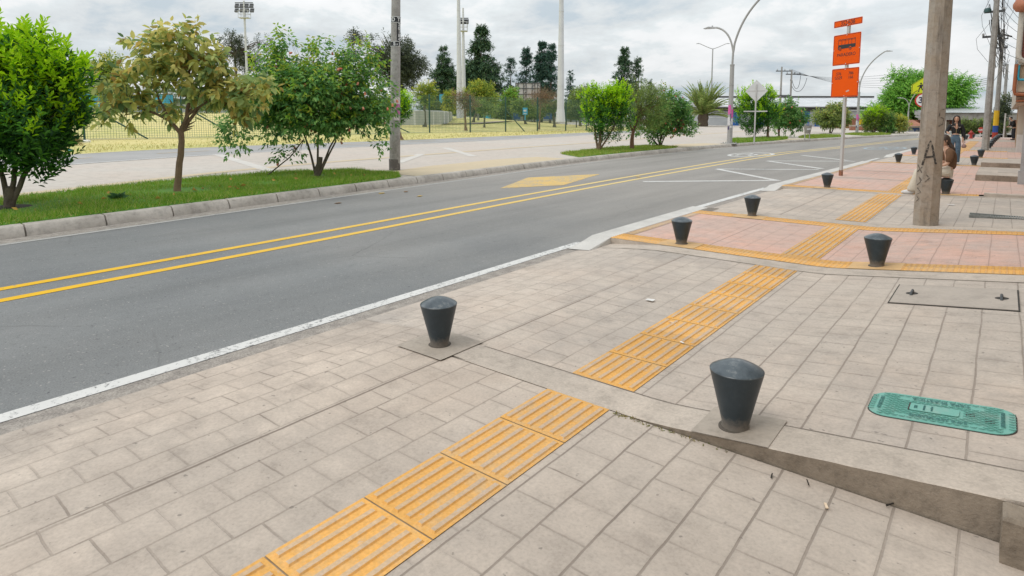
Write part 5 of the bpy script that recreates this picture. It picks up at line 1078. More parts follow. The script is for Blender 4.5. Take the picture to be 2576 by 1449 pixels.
# --- palm
g, d = gdepth(1768, 318); d0 = d
root = thing('palm_tree', 'squat palm with arching feather fronds on the plaza beyond the flowered tree', 'palm', g); k = d / FP
mb = MB(); mb.lathe([(.75, -.05), (.8, .3), (.72, .8), (.85, 1.3), (.7, 1.9)], 14); mb.build('trunk', mat('palm_trunk', (.13, .10, .075), .95, .5, 6, bump=.8), root)
rp_ = random.Random(5); V, T, M = [], [], []; rib = MB(); nb = 0
for i in range(84):
    az = rp_.uniform(0, 6.28); el = rp_.choice([rp_.uniform(.1, .7), rp_.uniform(.6, 1.2), rp_.uniform(1.0, 1.5)]); Lf = rp_.uniform(4.6, 6.2) * (1 if el > .3 else .9)
    p = np.array([0, 0, 1.6]); dirv = np.array([math.cos(az) * math.cos(el), math.sin(az) * math.cos(el), math.sin(el)]); pts = [p.copy()]
    for j in range(16):
        p = p + dirv * Lf / 16; dirv[2] -= .014 + .0065 * j * (1.25 - el * .5); dirv = dirv / np.linalg.norm(dirv); pts.append(p.copy())
    rib.tube(pts, [.05 * (1 - .9 * j / 16) for j in range(17)], 4)
    pts = np.array(pts)
    for j in range(2, 17):
        for u in np.linspace(0, 1, 4)[:-1]:
            a = pts[j - 1] + (pts[j] - pts[j - 1]) * u; t_ = pts[j] - pts[j - 1]; t_ = t_ / np.linalg.norm(t_); sd_ = np.cross(t_, [0, 0, 1]); sd_ /= np.linalg.norm(sd_) + 1e-6; up_ = np.cross(sd_, t_)
            for sgn in (-1, 1):
                V.append(a); T.append(t_ * .75 + sd_ * sgn * .75 + up_ * .28 + np.array([0, 0, -.1]) + np.array([rp_.uniform(-.1, .1) for _ in range(3)])); M.append(.62 * math.sin(math.pi * min(1, (j + 1.5) / 17.5)) + .12)
rib.build('fronds_rib', mat('palm_rib', (.20, .19, .06), .7), root)
V = np.array(V); T = nrm(np.array(T)); M = np.array(M); vv, tt = leaf_arrays(V, T, M, .11, .1); tri_mesh('fronds', vv, tt, [LM['palm']], None, root)
# --- conifers and park trees beyond the fence
def ground_at(px, d, zdef=None):
    t, s, z = P3(px, 298, d); return (t, s, zfield(t, s) if zdef is None else zdef)
def conifer(label, px, ytop, hw, d, lm, dens=1.0, seed=1, taper=.85, lean=0, ragged=.5, low=.12, name='conifer_tree'):
    r_ = np.random.default_rng(seed); b_ = ground_at(px, d); top = P3(px + lean, ytop, d); H = top[2] - b_[2]; Wm = hw * d / FP
    root = thing(name, label, 'tree', b_, group='trees beyond the sports field'); lx, ly = top[0] - b_[0], top[1] - b_[1]
    mb = MB(); mb.tube([(lx * f, ly * f, H * f) for f in np.linspace(0, 1, 8)], [H * .018 * (1 - .92 * f) for f in np.linspace(0, 1, 8)], 7); nb = int(150 * dens)
    Ps, As = [], []
    whorl = r_.random(16) * (1 - low) + low
    for i in range(nb):
        h = low + (1 - low) * (r_.random() ** .85); 
        if r_.random() < .5: h = min(1, max(low, whorl[r_.integers(16)] + r_.normal() * .012))
        az = r_.random() * 6.283; env = (1 - h) ** taper * (1 if h > low + .08 else .65)
        ln = Wm * (env * (1 - ragged + ragged * 1.5 * r_.random()) + .05); 
        o_ = np.array([lx * h, ly * h, H * h]); dv = np.array([math.cos(az), math.sin(az), .25 - .15 * r_.random()])
        e_ = o_ + dv * ln; e_[2] -= ln * .45
        mid = o_ + dv * ln * .55; mid[2] -= ln * .05
        if i % 3 == 0: mb.tube([o_, mid, e_], [H * .0035, H * .0025, H * .001], 4)
        m = max(4, int(ln / (H * .016)))
        for j in range(m):
            f = (j + .8) / m; q_ = o_ * (1 - f) ** 2 + mid * 2 * f * (1 - f) + e_ * f * f
            Ps.append(q_); As.append(dv * .5 + np.array([0, 0, -.35 if j < m - 1 else .2]) + r_.normal(size=3) * .35)
    mb.build('trunk', bark_grey, root, True); Ps = np.array(Ps); As = nrm(np.array(As)); 
    B, D, Ln, Wd, f = shoots(Ps + r_.normal(size=Ps.shape) * H * .006, As, 6, H * .030, H * .034, H * .0105, .95, .25)
    V, T = leaf_arrays(B, D, Ln, Wd, .15); tri_mesh('foliage', V, T, [lm], None, root); return root
conifer('large dark conifer with broken side limb, right of the twin white masts', 1208, 66, 100, 118, LM['conifer'], 2.8, 1, .95, 3, .45)
conifer('drooping dark conifer left of the twin white masts', 1115, 118, 74, 112, LM['conifer'], 2.2, 2, .95, 2, .5)
conifer('smaller dark conifer tucked close against the twin masts', 1152, 182, 26, 122, LM['conifer'], 1.0, 3, .7, 0, .5)
conifer('thin sparse ragged conifer left of the billboard frame', 1282, 146, 20, 125, LM['conifer_d'], .55, 4, .25, 4, .85, .1)
conifer('narrow dark conifer rising left of the tall fir, behind the billboard frame', 1322, 122, 36, 122, LM['conifer_d'], 1.2, 5, .7, 2, .6)
conifer('tall narrow fir with doubled top behind the billboard frame', 1362, 108, 48, 118, LM['conifer_d'], 2.2, 6, .70, 2, .45)
conifer('second top of the doubled fir, right behind the billboard frame', 1384, 112, 32, 116, LM['conifer_d'], 1.2, 16, .75, 4, .5)
conifer('small lone conifer just right of the thick white mast', 1436, 178, 18, 130, LM['conifer_d'], .7, 7, .5, 0, .6)
conifer('dark layered conifer above the heart shaped bush', 1566, 122, 62, 112, LM['conifer'], 1.8, 8, .95, 6, .55)
conifer('slim sparse conifer at right of the layered conifer', 1606, 146, 22, 112, LM['conifer'], .7, 9, .45, 0, .7)
conifer('short broken conifer top peeping above the feathery olive tree', 1634, 200, 16, 112, LM['conifer'], .5, 10, .5, 2, .8)
FAR = dict(n=900, nl=7, sl=.8, L=.55, W=.20, ang=1.1, droop=.25, ko=.8, ku=.3, kr=.6, fill=2.2, limbs=3)
def far_tree(name, label, px, d, lobes, lm, spec=None, tr=.18, bark=None, y_base=None, extra_trunk=()):
    b_ = ground_at(px, d)
    pyb = 298 + (1.57 - b_[2]) * FP / d; cx_, cy_ = lobes[0][0], lobes[0][1]
    tk = [([(px, pyb), ((px + cx_) / 2, (pyb + cy_) / 2 + 4), (cx_, cy_ + lobes[0][3] * .3)], tr, tr * .5)] + list(extra_trunk)
    return plant(name, label, 'tree' if name != 'shrub' else 'shrub', b_, d, lobes, tk, dict(FAR, **(spec or {})), lm if isinstance(lm, list) else [lm], bark or bark_grey, 'trees beyond the sports field')
far_tree('eucalyptus_tree', 'loose grey green eucalyptus crown right behind the numbered pole', 1010, 100, [(1010, 160, 55, 55), (960, 150, 40, 35), (1040, 175, 38, 40), (900, 105, 32, 28), (940, 110, 18, 22), (880, 130, 25, 18), (985, 100, 14, 12), (1000, 210, 40, 30), (1060, 165, 20, 15), (970, 195, 30, 30), (960, 88, 12, 8)], LM['euc'], dict(n=2300, L=.50, W=.13, fill=2.0, limbs=4), .4)
far_tree('eucalyptus_tree', 'thin dark eucalyptus behind the left floodlight mast', 600, 105, [(590, 125, 32, 28), (575, 95, 22, 18), (640, 140, 22, 30), (610, 160, 35, 25), (560, 140, 20, 22), (650, 110, 12, 20), (670, 105, 12, 22)], LM['euc'], dict(n=850, L=.45, W=.12, fill=1.8, limbs=4), .3)
far_tree('park_tree', 'mixed green tree seen between the left bush tree and the golden tree', 260, 60, [(265, 170, 45, 32), (240, 200, 40, 35), (300, 190, 35, 30), (285, 225, 40, 30)], [LM['mid'], LM['yel']], dict(n=800, L=.32, W=.12, sl=.5, y0=0, y1=.6))
far_tree('park_tree', 'pale green round tree behind the fence, left of the curved white boards end', 1068, 62, [(1068, 232, 24, 26), (1060, 255, 18, 18), (1078, 250, 16, 20)], [LM['mid'], LM['yel']], dict(n=500, L=.24, W=.085, sl=.45))
far_tree('park_tree', 'yellow green tree leaning right, in front of large dark conifer', 1190, 75, [(1212, 228, 30, 26), (1240, 245, 22, 18), (1200, 212, 16, 16), (1180, 245, 22, 15), (1222, 250, 28, 15)], [LM['mid'], LM['yel']], dict(n=800, L=.30, W=.11, sl=.5, y0=.2, y1=.6), .16)
far_tree('bare_tree', 'half bare brown tree with a tilted pinkish trunk in the dry field', 1172, 58, [(1168, 255, 22, 18), (1150, 245, 14, 14), (1190, 265, 18, 14), (1168, 275, 20, 10)], [LM['brown'], LM['olive']], dict(n=420, L=.20, W=.05, sl=.5, fill=1.6, y0=.1, y1=.3, limbs=7), .14, bark_tan)
far_tree('park_tree', 'grey green tree with thin dark stem right of the half bare tree', 1218, 66, [(1220, 272, 24, 16), (1205, 265, 16, 14), (1238, 275, 14, 12)], [LM['olive']], dict(n=420, L=.22, W=.07, sl=.4), .12)
far_tree('park_tree', 'light yellow green tree left of the white masts', 1132, 80, [(1132, 250, 16, 24), (1140, 270, 16, 14), (1122, 275, 14, 14)], [LM['yel'], LM['mid']], dict(n=420, L=.30, W=.10, sl=.4))
far_tree('park_tree', 'rounded green tree left under the billboard', 1285, 92, [(1285, 248, 22, 24), (1275, 270, 22, 16), (1302, 265, 18, 16)], [LM['mid'], LM['willow']], dict(n=650, L=.36, W=.13, sl=.5))
far_tree('park_tree', 'pale tree at the foot of the billboard behind the fence', 1322, 78, [(1315, 268, 26, 16), (1335, 275, 18, 12), (1300, 278, 16, 10)], [LM['olive'], LM['mid']], dict(n=500, L=.28, W=.10, sl=.4))
far_tree('bare_tree', 'twiggy reddish brown crown beside the thick white mast', 1356, 66, [(1360, 248, 28, 20), (1335, 245, 20, 16), (1390, 252, 20, 18), (1375, 240, 18, 12)], [LM['brown'], LM['brown']], dict(n=620, L=.18, W=.028, sl=.7, fill=1.8, limbs=10, droop=.05), .10, bark_tan)
far_tree('park_tree', 'greenish tree right of the thick mast behind the fence', 1395, 74, [(1392, 268, 30, 14), (1372, 275, 20, 12), (1415, 275, 18, 12)], [LM['hedge'], LM['olive']], dict(n=420, L=.25, W=.08, sl=.4))
far_tree('park_tree', 'shaggy grey palm like tree left of the heart shaped bush', 1460, 80, [(1455, 245, 22, 16), (1470, 240, 14, 18), (1440, 260, 18, 14), (1465, 270, 22, 16)], [LM['olive'], LM['palm']], dict(n=420, L=.5, W=.09, sl=.6, ang=.8))
for i, (x0, y0, rx, ry, d, lm, lb) in enumerate(((1030, 268, 16, 22, 30, 'privet', 'young lime bush close behind the numbered pole, overhanging right'),)):
    b_ = GL(1012, 352); dd = depth(b_[0], b_[1]); plant('shrub', lb, 'shrub', b_, dd, [(1010, 270, 22, 20), (1030, 262, 14, 10), (1018, 285, 20, 16), (1000, 250, 16, 18), (990, 300, 20, 24)], [([(1000, 350), (1000, 320), (1005, 290)], .09, .05)], dict(PRIV, n=420, L=.22, W=.06, sl=.45, y0=-.1, y1=1.4), [LM['privet'], LM['privet_young']], bark_tan)
# shrub belts beyond the field: individual bushes
rb = random.Random(11)
for i, (px, top, w_, d, lm) in enumerate(((1100, 262, 22, 84, 'hedge'), (1160, 268, 16, 96, 'hedge'), (1250, 270, 18, 98, 'mid'), (1268, 276, 16, 90, 'hedge'), (1345, 280, 18, 86, 'hedge'), (1425, 268, 16, 84, 'hedge'), (1450, 276, 16, 76, 'hedge'), (1480, 270, 20, 84, 'mid'), (1000, 245, 26, 90, 'mid'), (960, 250, 26, 90, 'hedge'), (700, 225, 40, 80, 'mid'), (610, 215, 40, 80, 'hedge'), (520, 220, 40, 80, 'mid'), (400, 215, 46, 80, 'hedge'), (300, 222, 40, 80, 'mid'), (200, 215, 45, 80, 'mid'), (820, 235, 40, 86, 'hedge'))):
    far_tree('shrub', ('low dark shrub', 'dusky shrub', 'green shrub', 'olive shrub')[i % 4] + ' in the belt beyond the field, ' + ('above the curved boards', 'left of the twin masts', 'right of the yellow green tree', 'left below the billboard', 'under the billboard', 'right of the thick mast', 'between mast and heart shaped bush', 'behind the heart shaped bush', 'behind the numbered pole', 'left of the numbered pole', 'behind the left part of flowering tree', 'between golden and flowering trees', 'behind the golden tree trunk', 'behind the left half of the golden tree', 'left of the golden tree', 'behind the left bush tree', 'behind the middle of the flowering tree')[i],
             px, d, [(px, (top + 292) / 2, w_, (292 - top) / 2 + 3), (px + w_ * .5, (top + 300) / 2, w_ * .7, (292 - top) / 2.4), (px - w_ * .5, (top + 302) / 2, w_ * .7, (292 - top) / 2.6)], [LM[lm], LM['olive']], dict(n=380, L=.36, W=.13, sl=.45, y0=-.1, y1=.5, limbs=1), .08)
# hedges before the building at the end of the street
for i, (px, py, w_, lb) in enumerate(((2462, 322, 24, 'dusky hedge bush behind the red stop sign'), (2420, 322, 18, 'hedge bush behind the walking woman, left of the hydrant'), (2440, 335, 16, 'low bush right behind the hydrant'), (2515, 318, 14, 'hedge bush behind the banded pole'))):
    b_ = P3(px, 352, 66); plant('shrub', lb, 'shrub', b_, 66, [(px, py, w_, 18), (px + 8, py + 10, w_ * .8, 12), (px - 8, py + 12, w_ * .8, 12)], [([(px, 352), (px, 338)], .06, .04)], dict(n=420, nl=7, sl=.4, L=.22, W=.08, ang=1.1, droop=.1), [LM['hedge'], LM['olive']], bark_grey, 'hedge bushes at the end of the street')
far_tree_b = P3(2530, 350, 62); plant('park_tree', 'dark sparse tree behind the banded pole beside the houses', 'tree', far_tree_b, 62, [(2522, 285, 16, 28), (2530, 262, 12, 22), (2518, 310, 14, 18)], [([(2530, 350), (2526, 310)], .12, .07)], dict(n=420, nl=7, sl=.5, L=.22, W=.09, ang=1.1, droop=.2, fill=1.8), [LM['euc'], LM['hedge']], bark_grey)
# --- verges: soil bed, grass blades, fallen leaves
soil = mat('verge_turf', (.09, .22, .02), .95, .45, 5, (.08, .13, .02), .6)
turf = leafmat('grass_blade', [(.11, .25, .02), (.17, .35, .025), (.24, .41, .035), (.34, .44, .08), (.46, .43, .15)], .55, .40)
turf2 = leafmat('sparser_grass_blade', [(.15, .28, .025), (.24, .37, .035), (.34, .40, .07), (.46, .43, .14)], .5, .3)
def poly_area(p): return .5 * abs(sum(p[i][0] * p[(i + 1) % len(p)][1] - p[(i + 1) % len(p)][0] * p[i][1] for i in range(len(p))))
def inside(P, poly):
    x, y = P[:, 0], P[:, 1]; r_ = np.zeros(len(P), bool); n = len(poly)
    for i in range(n):
        (x1, y1), (x2, y2) = poly[i], poly[(i + 1) % n]; c = (y1 > y) != (y2 > y); r_ ^= c & (x < (x2 - x1) * (y - y1) / (y2 - y1 + 1e-12) + x1)
    return r_
def verge(poly, dens, h, wd, m, label, holes=()):
    zb = lambda x, y: zfield(x, y) + .03
    mb = MB(); n = len(poly); cx_ = sum(p[0] for p in poly) / n; cy_ = sum(p[1] for p in poly) / n; sh = lambda p, k: (cx_ + (p[0] - cx_) * k, cy_ + (p[1] - cy_) * k)
    vs = [(*sh(p, .998), zfield(*p) - .01) for p in poly] + [(*sh(p, .96), zb(*p) + .01) for p in poly] + [(cx_, cy_, zb(cx_, cy_) + .04)]
    mb.add(vs, [(i, (i + 1) % n, n + (i + 1) % n, n + i) for i in range(n)] + [(n + i, n + (i + 1) % n, 2 * n) for i in range(n)])
    tag(mb.build('verge', soil, smooth=True), kind='structure')
    N_ = int(poly_area(poly) * dens); xs, ys = [p[0] for p in poly], [p[1] for p in poly]; P = np.stack([rng.uniform(min(xs), max(xs), N_ * 3), rng.uniform(min(ys), max(ys), N_ * 3)], 1); P = P[inside(P, [sh(p, 1.01) for p in poly])][:N_]
    for hx, hy, hr in holes: P = P[((P[:, 0] - hx) ** 2 / hr ** 2 + (P[:, 1] - hy) ** 2 / hr ** 2) > rng.uniform(.5, 1.3, len(P))]
    z = np.array([zb(x, y) for x, y in P]) + .0; clump = np.array([mnoise.noise((x * 1.3, y * 1.3, 0)) for x, y in P])
    B = np.column_stack([P, z]); n_ = len(B); D = nrm(rng.normal(size=(n_, 3)) * .42 + [0, 0, 1]); hh = h * (.6 + .8 * rng.random(n_)) * (1 + .7 * clump)
    S = nrm(np.cross(D, rng.normal(size=(n_, 3)))); tip = B + D * hh[:, None] + S * 0; side = nrm(rng.normal(size=(n_, 3)) * [1, 1, 0]); tip = tip + side * hh[:, None] * .35
    V = np.stack([B - S * wd / 2, B + S * wd / 2, tip], 1).reshape(-1, 3); T = np.arange(3 * n_).reshape(-1, 3)
    o = tri_mesh('grass', V, T, [m]); return tag(o, label, 'grass', kind='stuff')
kb = lambda s, o=.24: (interp(LKs, s) - o, s)
v1 = [kb(-3), kb(0), kb(2.3), kb(5), kb(8), (interp(LKs, 10.2) - .27, 10.2), (-12.9, 11.0), (-14.6, 10.6), (-15.2, 9.1), (-15.3, 6.3), (-14.4, 3.0), (-13.6, 0), (-13.2, -3)]
tA, tB, tC = GL(22, 530), GL(450, 489), GL(798, 447)
verge(v1, 1500, .085, .014, turf, 'lush green grass of the nearest verge under the three near trees', ((tA[0], tA[1], .40), (tB[0] - .1, tB[1] + .1, .52), (tC[0], tC[1], .25)))
v2 = [kb(20.1), kb(23), kb(26), kb(28.6), (-13.2, 30.2), (-15.0, 30.4), (-15.3, 28), (-15.1, 25), (-14.5, 21.3)]
verge(v2, 700, .09, .022, turf2, 'grass of the second bed under the heart shaped bush')
v3 = [kb(36.5), kb(39), kb(42.4), (-12.2, 47), (-13.1, 50.5), (-14.3, 47), (-14.6, 42), (-13.4, 38.3)]
verge(v3, 420, .15, .03, turf, 'grass of the third bed behind the diamond sign')
v4 = [kb(49.5), kb(52), kb(55), (-11.2, 60), (-12.6, 60.5), (-13.4, 57.5), (-12.4, 51)]
verge(v4, 320, .12, .04, turf2, 'grass of the small fourth bed behind the bus stop post')
v5 = [kb(60.5), kb(63), kb(66), (-9.2, 70), (-11.7, 70), (-11.6, 64)]
verge(v5, 300, .12, .045, turf2, 'grass of the farthest bed before the brick wall')
hole_m = mat('dark_soil', (.035, .028, .018), .98, .4, 12)
for (x, y, _), r_ in ((tA, .40), (tB, .46)): mb = MB(); mb.lathe([(r_, -.02), (r_ * .8, .012)], 16, (x, y, zfield(x, y) + .052)); tag(mb.build('soil', hole_m), kind='structure')
for i in range(26):
    s = rng.uniform(1.2, 10); t = interp(LKs, s) - rng.uniform(.3, 2.4); a = rng.uniform(0, 6.28); L_ = rng.uniform(.07, .14)
    V, T = leaf_arrays(np.array([[0, 0, 0.0]]), np.array([[math.cos(a), math.sin(a), .15]]), L_, L_ * .5, .3)
    if i: o = leaf0.copy(); link(o); o.rotation_euler = (0, rng.uniform(-.4, .4), a); o.scale = (L_ / .1,) * 3
    else: o = leaf0 = tri_mesh('fallen_leaf', *leaf_arrays(np.array([[0, 0, 0.0]]), np.array([[1, 0, .15]]), .1, .055, .3), [mat('dry_leaf_litter', (.45, .29, .06), .85, .4, 6, (.20, .11, .05))])
    o.location = (t, s, zfield(t, s) + .12); tag(o, 'dry yellow or brown leaf lying on the near grass verge', 'fallen leaf', 'fallen leaves on the grass verge')
# weed plant on the verge
wt = GL(300, 508); rw = thing('weed_plant', 'broad leaved grey green weed in the grass near the kerb', 'weed', (wt[0], wt[1], wt[2] + .05))
n = 26; az = rng.random(n) * 6.28; D = nrm(np.stack([np.cos(az), np.sin(az), .3 + .8 * rng.random(n)], 1)); B = D * [.03, .03, .03]
V, T = leaf_arrays(B, D, .17, .085, .15); tri_mesh('leaves', V, T, [leafmat('weed_leaf', [(.06, .15, .06), (.10, .20, .08)])], None, rw)
# small tufts along the dry lawn edge
n = 5200; s_ = rng.uniform(-4, 62, n); tt_ = np.array([interp(BBs, s) - .05 - abs(rng.normal()) * 3.2 for s in s_]); z = np.array([zfield(a, b) for a, b in zip(tt_, s_)])
B = np.column_stack([tt_, s_, z]); D = nrm(rng.normal(size=(n, 3)) * .5 + [0, 0, 1]); V, T = leaf_arrays(B, D, .10 + .08 * rng.random(n), .03, .1)
tag(tri_mesh('dry_grass', V, T, [leafmat('dry_grass_blade', [(.40, .38, .12), (.55, .48, .19), (.60, .53, .25), (.34, .38, .11)])]), 'dry yellowish grass along the far edge of the cycle path', 'grass', kind='stuff')

# weeds and dead bits caught at the foot of the step
n = 120; tt_ = -1.52 + rng.random(n) ** 1.6 * .62; B = np.column_stack([tt_, 2.772 + rng.normal(size=n) * .006, np.full(n, .002)]); D = nrm(rng.normal(size=(n, 3)) * [.9, .9, .4] + [0, -.2, .35])
V, T = leaf_arrays(B, D, .008 + .016 * rng.random(n), .006, .1)
tag(tri_mesh('weeds', V, T, [leafmat('gutter_weed', [(.10, .16, .04), (.24, .24, .06), (.34, .26, .08), (.12, .09, .05), (.42, .38, .20)])]), 'tiny weeds and dead bits caught along the foot of the concrete step', 'weeds', kind='stuff')
# ================================================================== FENCE, MASTS, BUILDINGS
green_steel = mat('green_fence_paint', (.02, .075, .06), .5, .2, 4); wire_m = mat('green_fence_wire', (.07, .16, .115), .6, .1)
FN = [GL(*p) for p in ((-120, 362), (213, 352), (460, 347.5), (700, 342.5), (900, 338), (1081, 334), (1183, 333), (1272, 331.5), (1352, 330.5), (1423, 329.5), (1475, 328.5))]
fdx, fdy = FN[9][0] - FN[8][0], FN[9][1] - FN[8][1]
FN += [(FN[10][0] + fdx * i * 1.1, FN[10][1] + fdy * i * 1.1, 0) for i in range(1, 3)]
FH = 3.15
fence = thing('mesh_fence', 'tall green wire mesh fence with steel posts along the dry sports field', 'fence', (FN[0][0], FN[0][1], 0))
o0 = (FN[0][0], FN[0][1], 0)
mb = MB()
for (a, b) in zip(FN, FN[1:]):
    A, B = Vector((a[0], a[1], zfield(a[0], a[1]))), Vector((b[0], b[1], zfield(b[0], b[1]))); n = int((B - A).length / .135)
    dd = depth((A.x + B.x) / 2, (A.y + B.y) / 2); th = .012 if dd < 48 else .014
    for j in range(n + 1): p = A.lerp(B, j / n); mb.bar(p + Vector((0, 0, .05)), p + Vector((0, 0, FH)), th)
    for j in range(24): mb.bar(A + Vector((0, 0, .06 + j * (FH - .08) / 23)), B + Vector((0, 0, .06 + j * (FH - .08) / 23)), th)
mb.build('wire_mesh', wire_m, fence, off=o0)
for i, p in enumerate(FN[1:], 1):
    mb = MB(); z = zfield(p[0], p[1]); mb.tube([(p[0], p[1], z - .1), (p[0], p[1], z + FH + .12)], .06, 8); mb.build('post', green_steel, fence, off=o0)
for (i, px) in ((1, 372), (2, 320 + 40), (7, 1320), (4, 1030)):
    a = FN[i]; e_ = GL(px, {372: 350, 360: 350, 1320: 331.5, 1030: 334}[px]) if i != 2 else GL(600, 346)
    mb = MB(); mb.tube([(a[0], a[1], zfield(a[0], a[1]) + 2.0), (e_[0], e_[1], e_[2] + .02)], .045, 8); mb.build('brace', green_steel, fence, off=o0)
mb = MB(); mb.ribbon([(p[0], p[1], zfield(p[0], p[1]) + .04) for p in FN], .25); mb.build('footing', pale_kerb, fence, off=o0)
# bits of litter and weed by the fence
p = GL(178, 380); o = MB().box(-.15, .15, -.06, .06, 0, .05, 0, .01).build('plastic_bottle', mat('cyan_plastic', (.02, .35, .55), .4)); o.location = p; tag(o, 'flattened bright blue plastic litter on the dry grass right of the left tree', 'litter')
p = GL(218, 358); o = MB().box(-.22, .22, -.12, .12, 0, .12, 0, .03).build('paper_scrap', lit); o.location = p; tag(o, 'pale crumpled sheet at the foot of the first fence post', 'litter')
b_ = GL(192, 366); plant('shrub', 'small dry brown weed clump by the first fence post', 'weed', b_, depth(b_[0], b_[1]), [(192, 357, 12, 8)], [([(192, 366), (192, 360)], .02, .01)], dict(n=160, nl=5, sl=.2, L=.12, W=.02, ang=.8, droop=0), [LM['brown'], LM['yel']], bark_tan)
# masts
mast_m = mat('white_mast_paint', (.56, .57, .585), .5, .12, 1.2)
def mast(label, px, pyb, pytop, wpx0, wpx1, d, flood=False, platform=None, z0=None, n=10, flare=False):
    b_ = P3(px, pyb, d); top = P3(px, pytop, d); k = d / FP; H = top[2] - b_[2]
    o = thing('floodlight_mast', label, 'mast', b_, YAW, 'sports field masts'); mb = MB(); r0, r1 = wpx0 * k / 2, wpx1 * k / 2
    mb.tube([(0, 0, -.3), (0, 0, H)], [r0, r1], n)
    for f in (.25, .55, .8): rr_ = r0 + (r1 - r0) * f; mb.tube([(0, 0, H * f), (0, 0, H * f + .06)], [rr_ * 1.06] * 2, n)
    mb.build('shaft', mast_m, o)
    if flare: mb = MB(); mb.tube([(0, 0, -.25), (0, 0, .5), (0, 0, .9)], [r0 * 1.3, r0 * 1.12, r0 * 1.01], n); mb.build('base', mast_m, o)
    if platform:
        pz = P3(px, platform[0], d)[2] - b_[2]; pw = platform[1] * k; mb = MB()
        for z in (0, .55, 1.1):
            for a, c in (((-1, -1), (1, -1)), ((1, -1), (1, 1)), ((1, 1), (-1, 1)), ((-1, 1), (-1, -1))): mb.bar((a[0] * pw / 2, a[1] * .5, pz + z), (c[0] * pw / 2, c[1] * .5, pz + z), .05)
        for x in (-pw / 2, 0, pw / 2):
            for y in (-.5, .5): mb.bar((x, y, pz), (x, y, pz + 1.1), .05)
        mb.box(-pw / 2, pw / 2, -.5, .5, pz - .06, pz); mb.build('platform', mast_m, o)
    if flood:
        for py, w_ in flood:
            z = P3(px, py, d)[2] - b_[2]; ww = w_ * k; mb = MB(); mb.box(-ww / 2, ww / 2, -.06, .06, z - .06, z + .06); mb.build('crossarm', dark_steel, o)
            for x in np.linspace(-ww / 2 + .25, ww / 2 - .25, 4):
                mb = MB(); mb.add([(x - .3, -.15, z - .62), (x + .3, -.15, z - .62), (x + .3, .15, z - .1), (x - .3, .15, z - .1), (x - .25, .1, z - .72), (x + .25, .1, z - .72), (x + .25, .3, z - .2), (x - .25, .3, z - .2)], [(0, 1, 2, 3), (7, 6, 5, 4), (0, 4, 5, 1), (1, 5, 6, 2), (2, 6, 7, 3), (3, 7, 4, 0)]); mb.build('floodlight', dark_steel, o)
    return o
mast('slim white mast with floodlights and cage, left of the flowering tree', 626, 292, 2, 7, 4.5, 95, [(19, 46), (7, 44)], (45, 24))
mast('thick white octagonal mast, left one of the close pair', 1156, 291, -40, 15, 7, 72, None, None, flare=False)
mast('thinner white mast with platforms and lights, right one of the close pair', 1167, 290, 20, 13, 4, 80, [(46, 26)], (78, 20))
mast('thick white mast standing alone on the dry field, right of the billboard', 1410, 300, -40, 19, 10, 58, flare=True)
# curved white boards
wb = thing('rink_wall', 'curved low white board wall on the field behind the fence', 'rink wall', ground_at(1060, 64)); white_b = mat('white_board', (.42, .43, .41), .6, .2, 1); white_p = mat('white_post', (.66, .66, .66), .6, .1)
pts = [P3(x, 300, dd) for x, dd in ((880, 60), (940, 60), (1000, 60.5), (1042, 61), (1068, 62), (1088, 63.5), (1104, 65.5), (1116, 68), (1126, 71), (1133, 74.5), (1136, 79))]
zt_ = lambda p: P3(1060, 279, depth(p[0], p[1]))[2]; zl = lambda p: P3(1060, 303, depth(p[0], p[1]))[2]
for a, b in zip(pts, pts[1:]):
    mb = MB(); vs = [(a[0], a[1], .9), (b[0], b[1], .9), (b[0], b[1], 2.28), (a[0], a[1], 2.28)]; nx = Vector((b[1] - a[1], a[0] - b[0], 0)).normalized() * .08
    vs += [tuple(Vector(v) + nx) for v in vs]; mb.add(vs, [(0, 1, 2, 3), (7, 6, 5, 4), (0, 4, 5, 1), (1, 5, 6, 2), (2, 6, 7, 3), (3, 7, 4, 0)]); mb.build('board', white_b, wb, off=tuple(wb.location))
    mb = MB(); mb.box(b[0] - .09, b[0] + .09, b[1] - .09, b[1] + .09, .9, 2.3); mb.build('post', white_p, wb, off=tuple(wb.location))
mb = MB(); mb.tube([(p[0], p[1], 2.31) for p in pts], .06, 6); mb.build('top_rail', white_p, wb, off=tuple(wb.location))
# billboard seen from behind
bd = 100; bb = ground_at(1328, bd); bo = thing('billboard', 'big grey billboard on a dark lattice frame seen from behind', 'billboard', bb, YAW); k = bd / FP; zq2 = lambda y: P3(1328, y, bd)[2] - bb[2]
Wb = 62 * k; mb = MB(); mb.box(-Wb / 2, Wb / 2, .35, .42, zq2(252), zq2(208)); mb.build('panel', mat('billboard_back', (.47, .45, .43), .7, .15, 1), bo)
for x in (-Wb / 2, -Wb * .18, Wb * .17, Wb / 2):
    mb = MB(); mb.bar((x, .3, 0), (x, .3, zq2(207)), .09); mb.bar((x + .45 if x < Wb / 2 - .1 else x - .45, .3, 0), (x + .45 if x < Wb / 2 - .1 else x - .45, .3, zq2(207)), .09); xx = x + .45 if x < Wb / 2 - .1 else x - .45
    z = 1.0
    while z < zq2(210): mb.bar((x, .3, z), (xx, .3, z + .55), .05); z += .6
    mb.build('lattice_post', dark_steel, bo)
for y in (222, 237, 209): mb = MB(); mb.bar((-Wb / 2, .3, zq2(y)), (Wb / 2, .3, zq2(y)), .1); mb.build('cross_bar', dark_steel, bo)
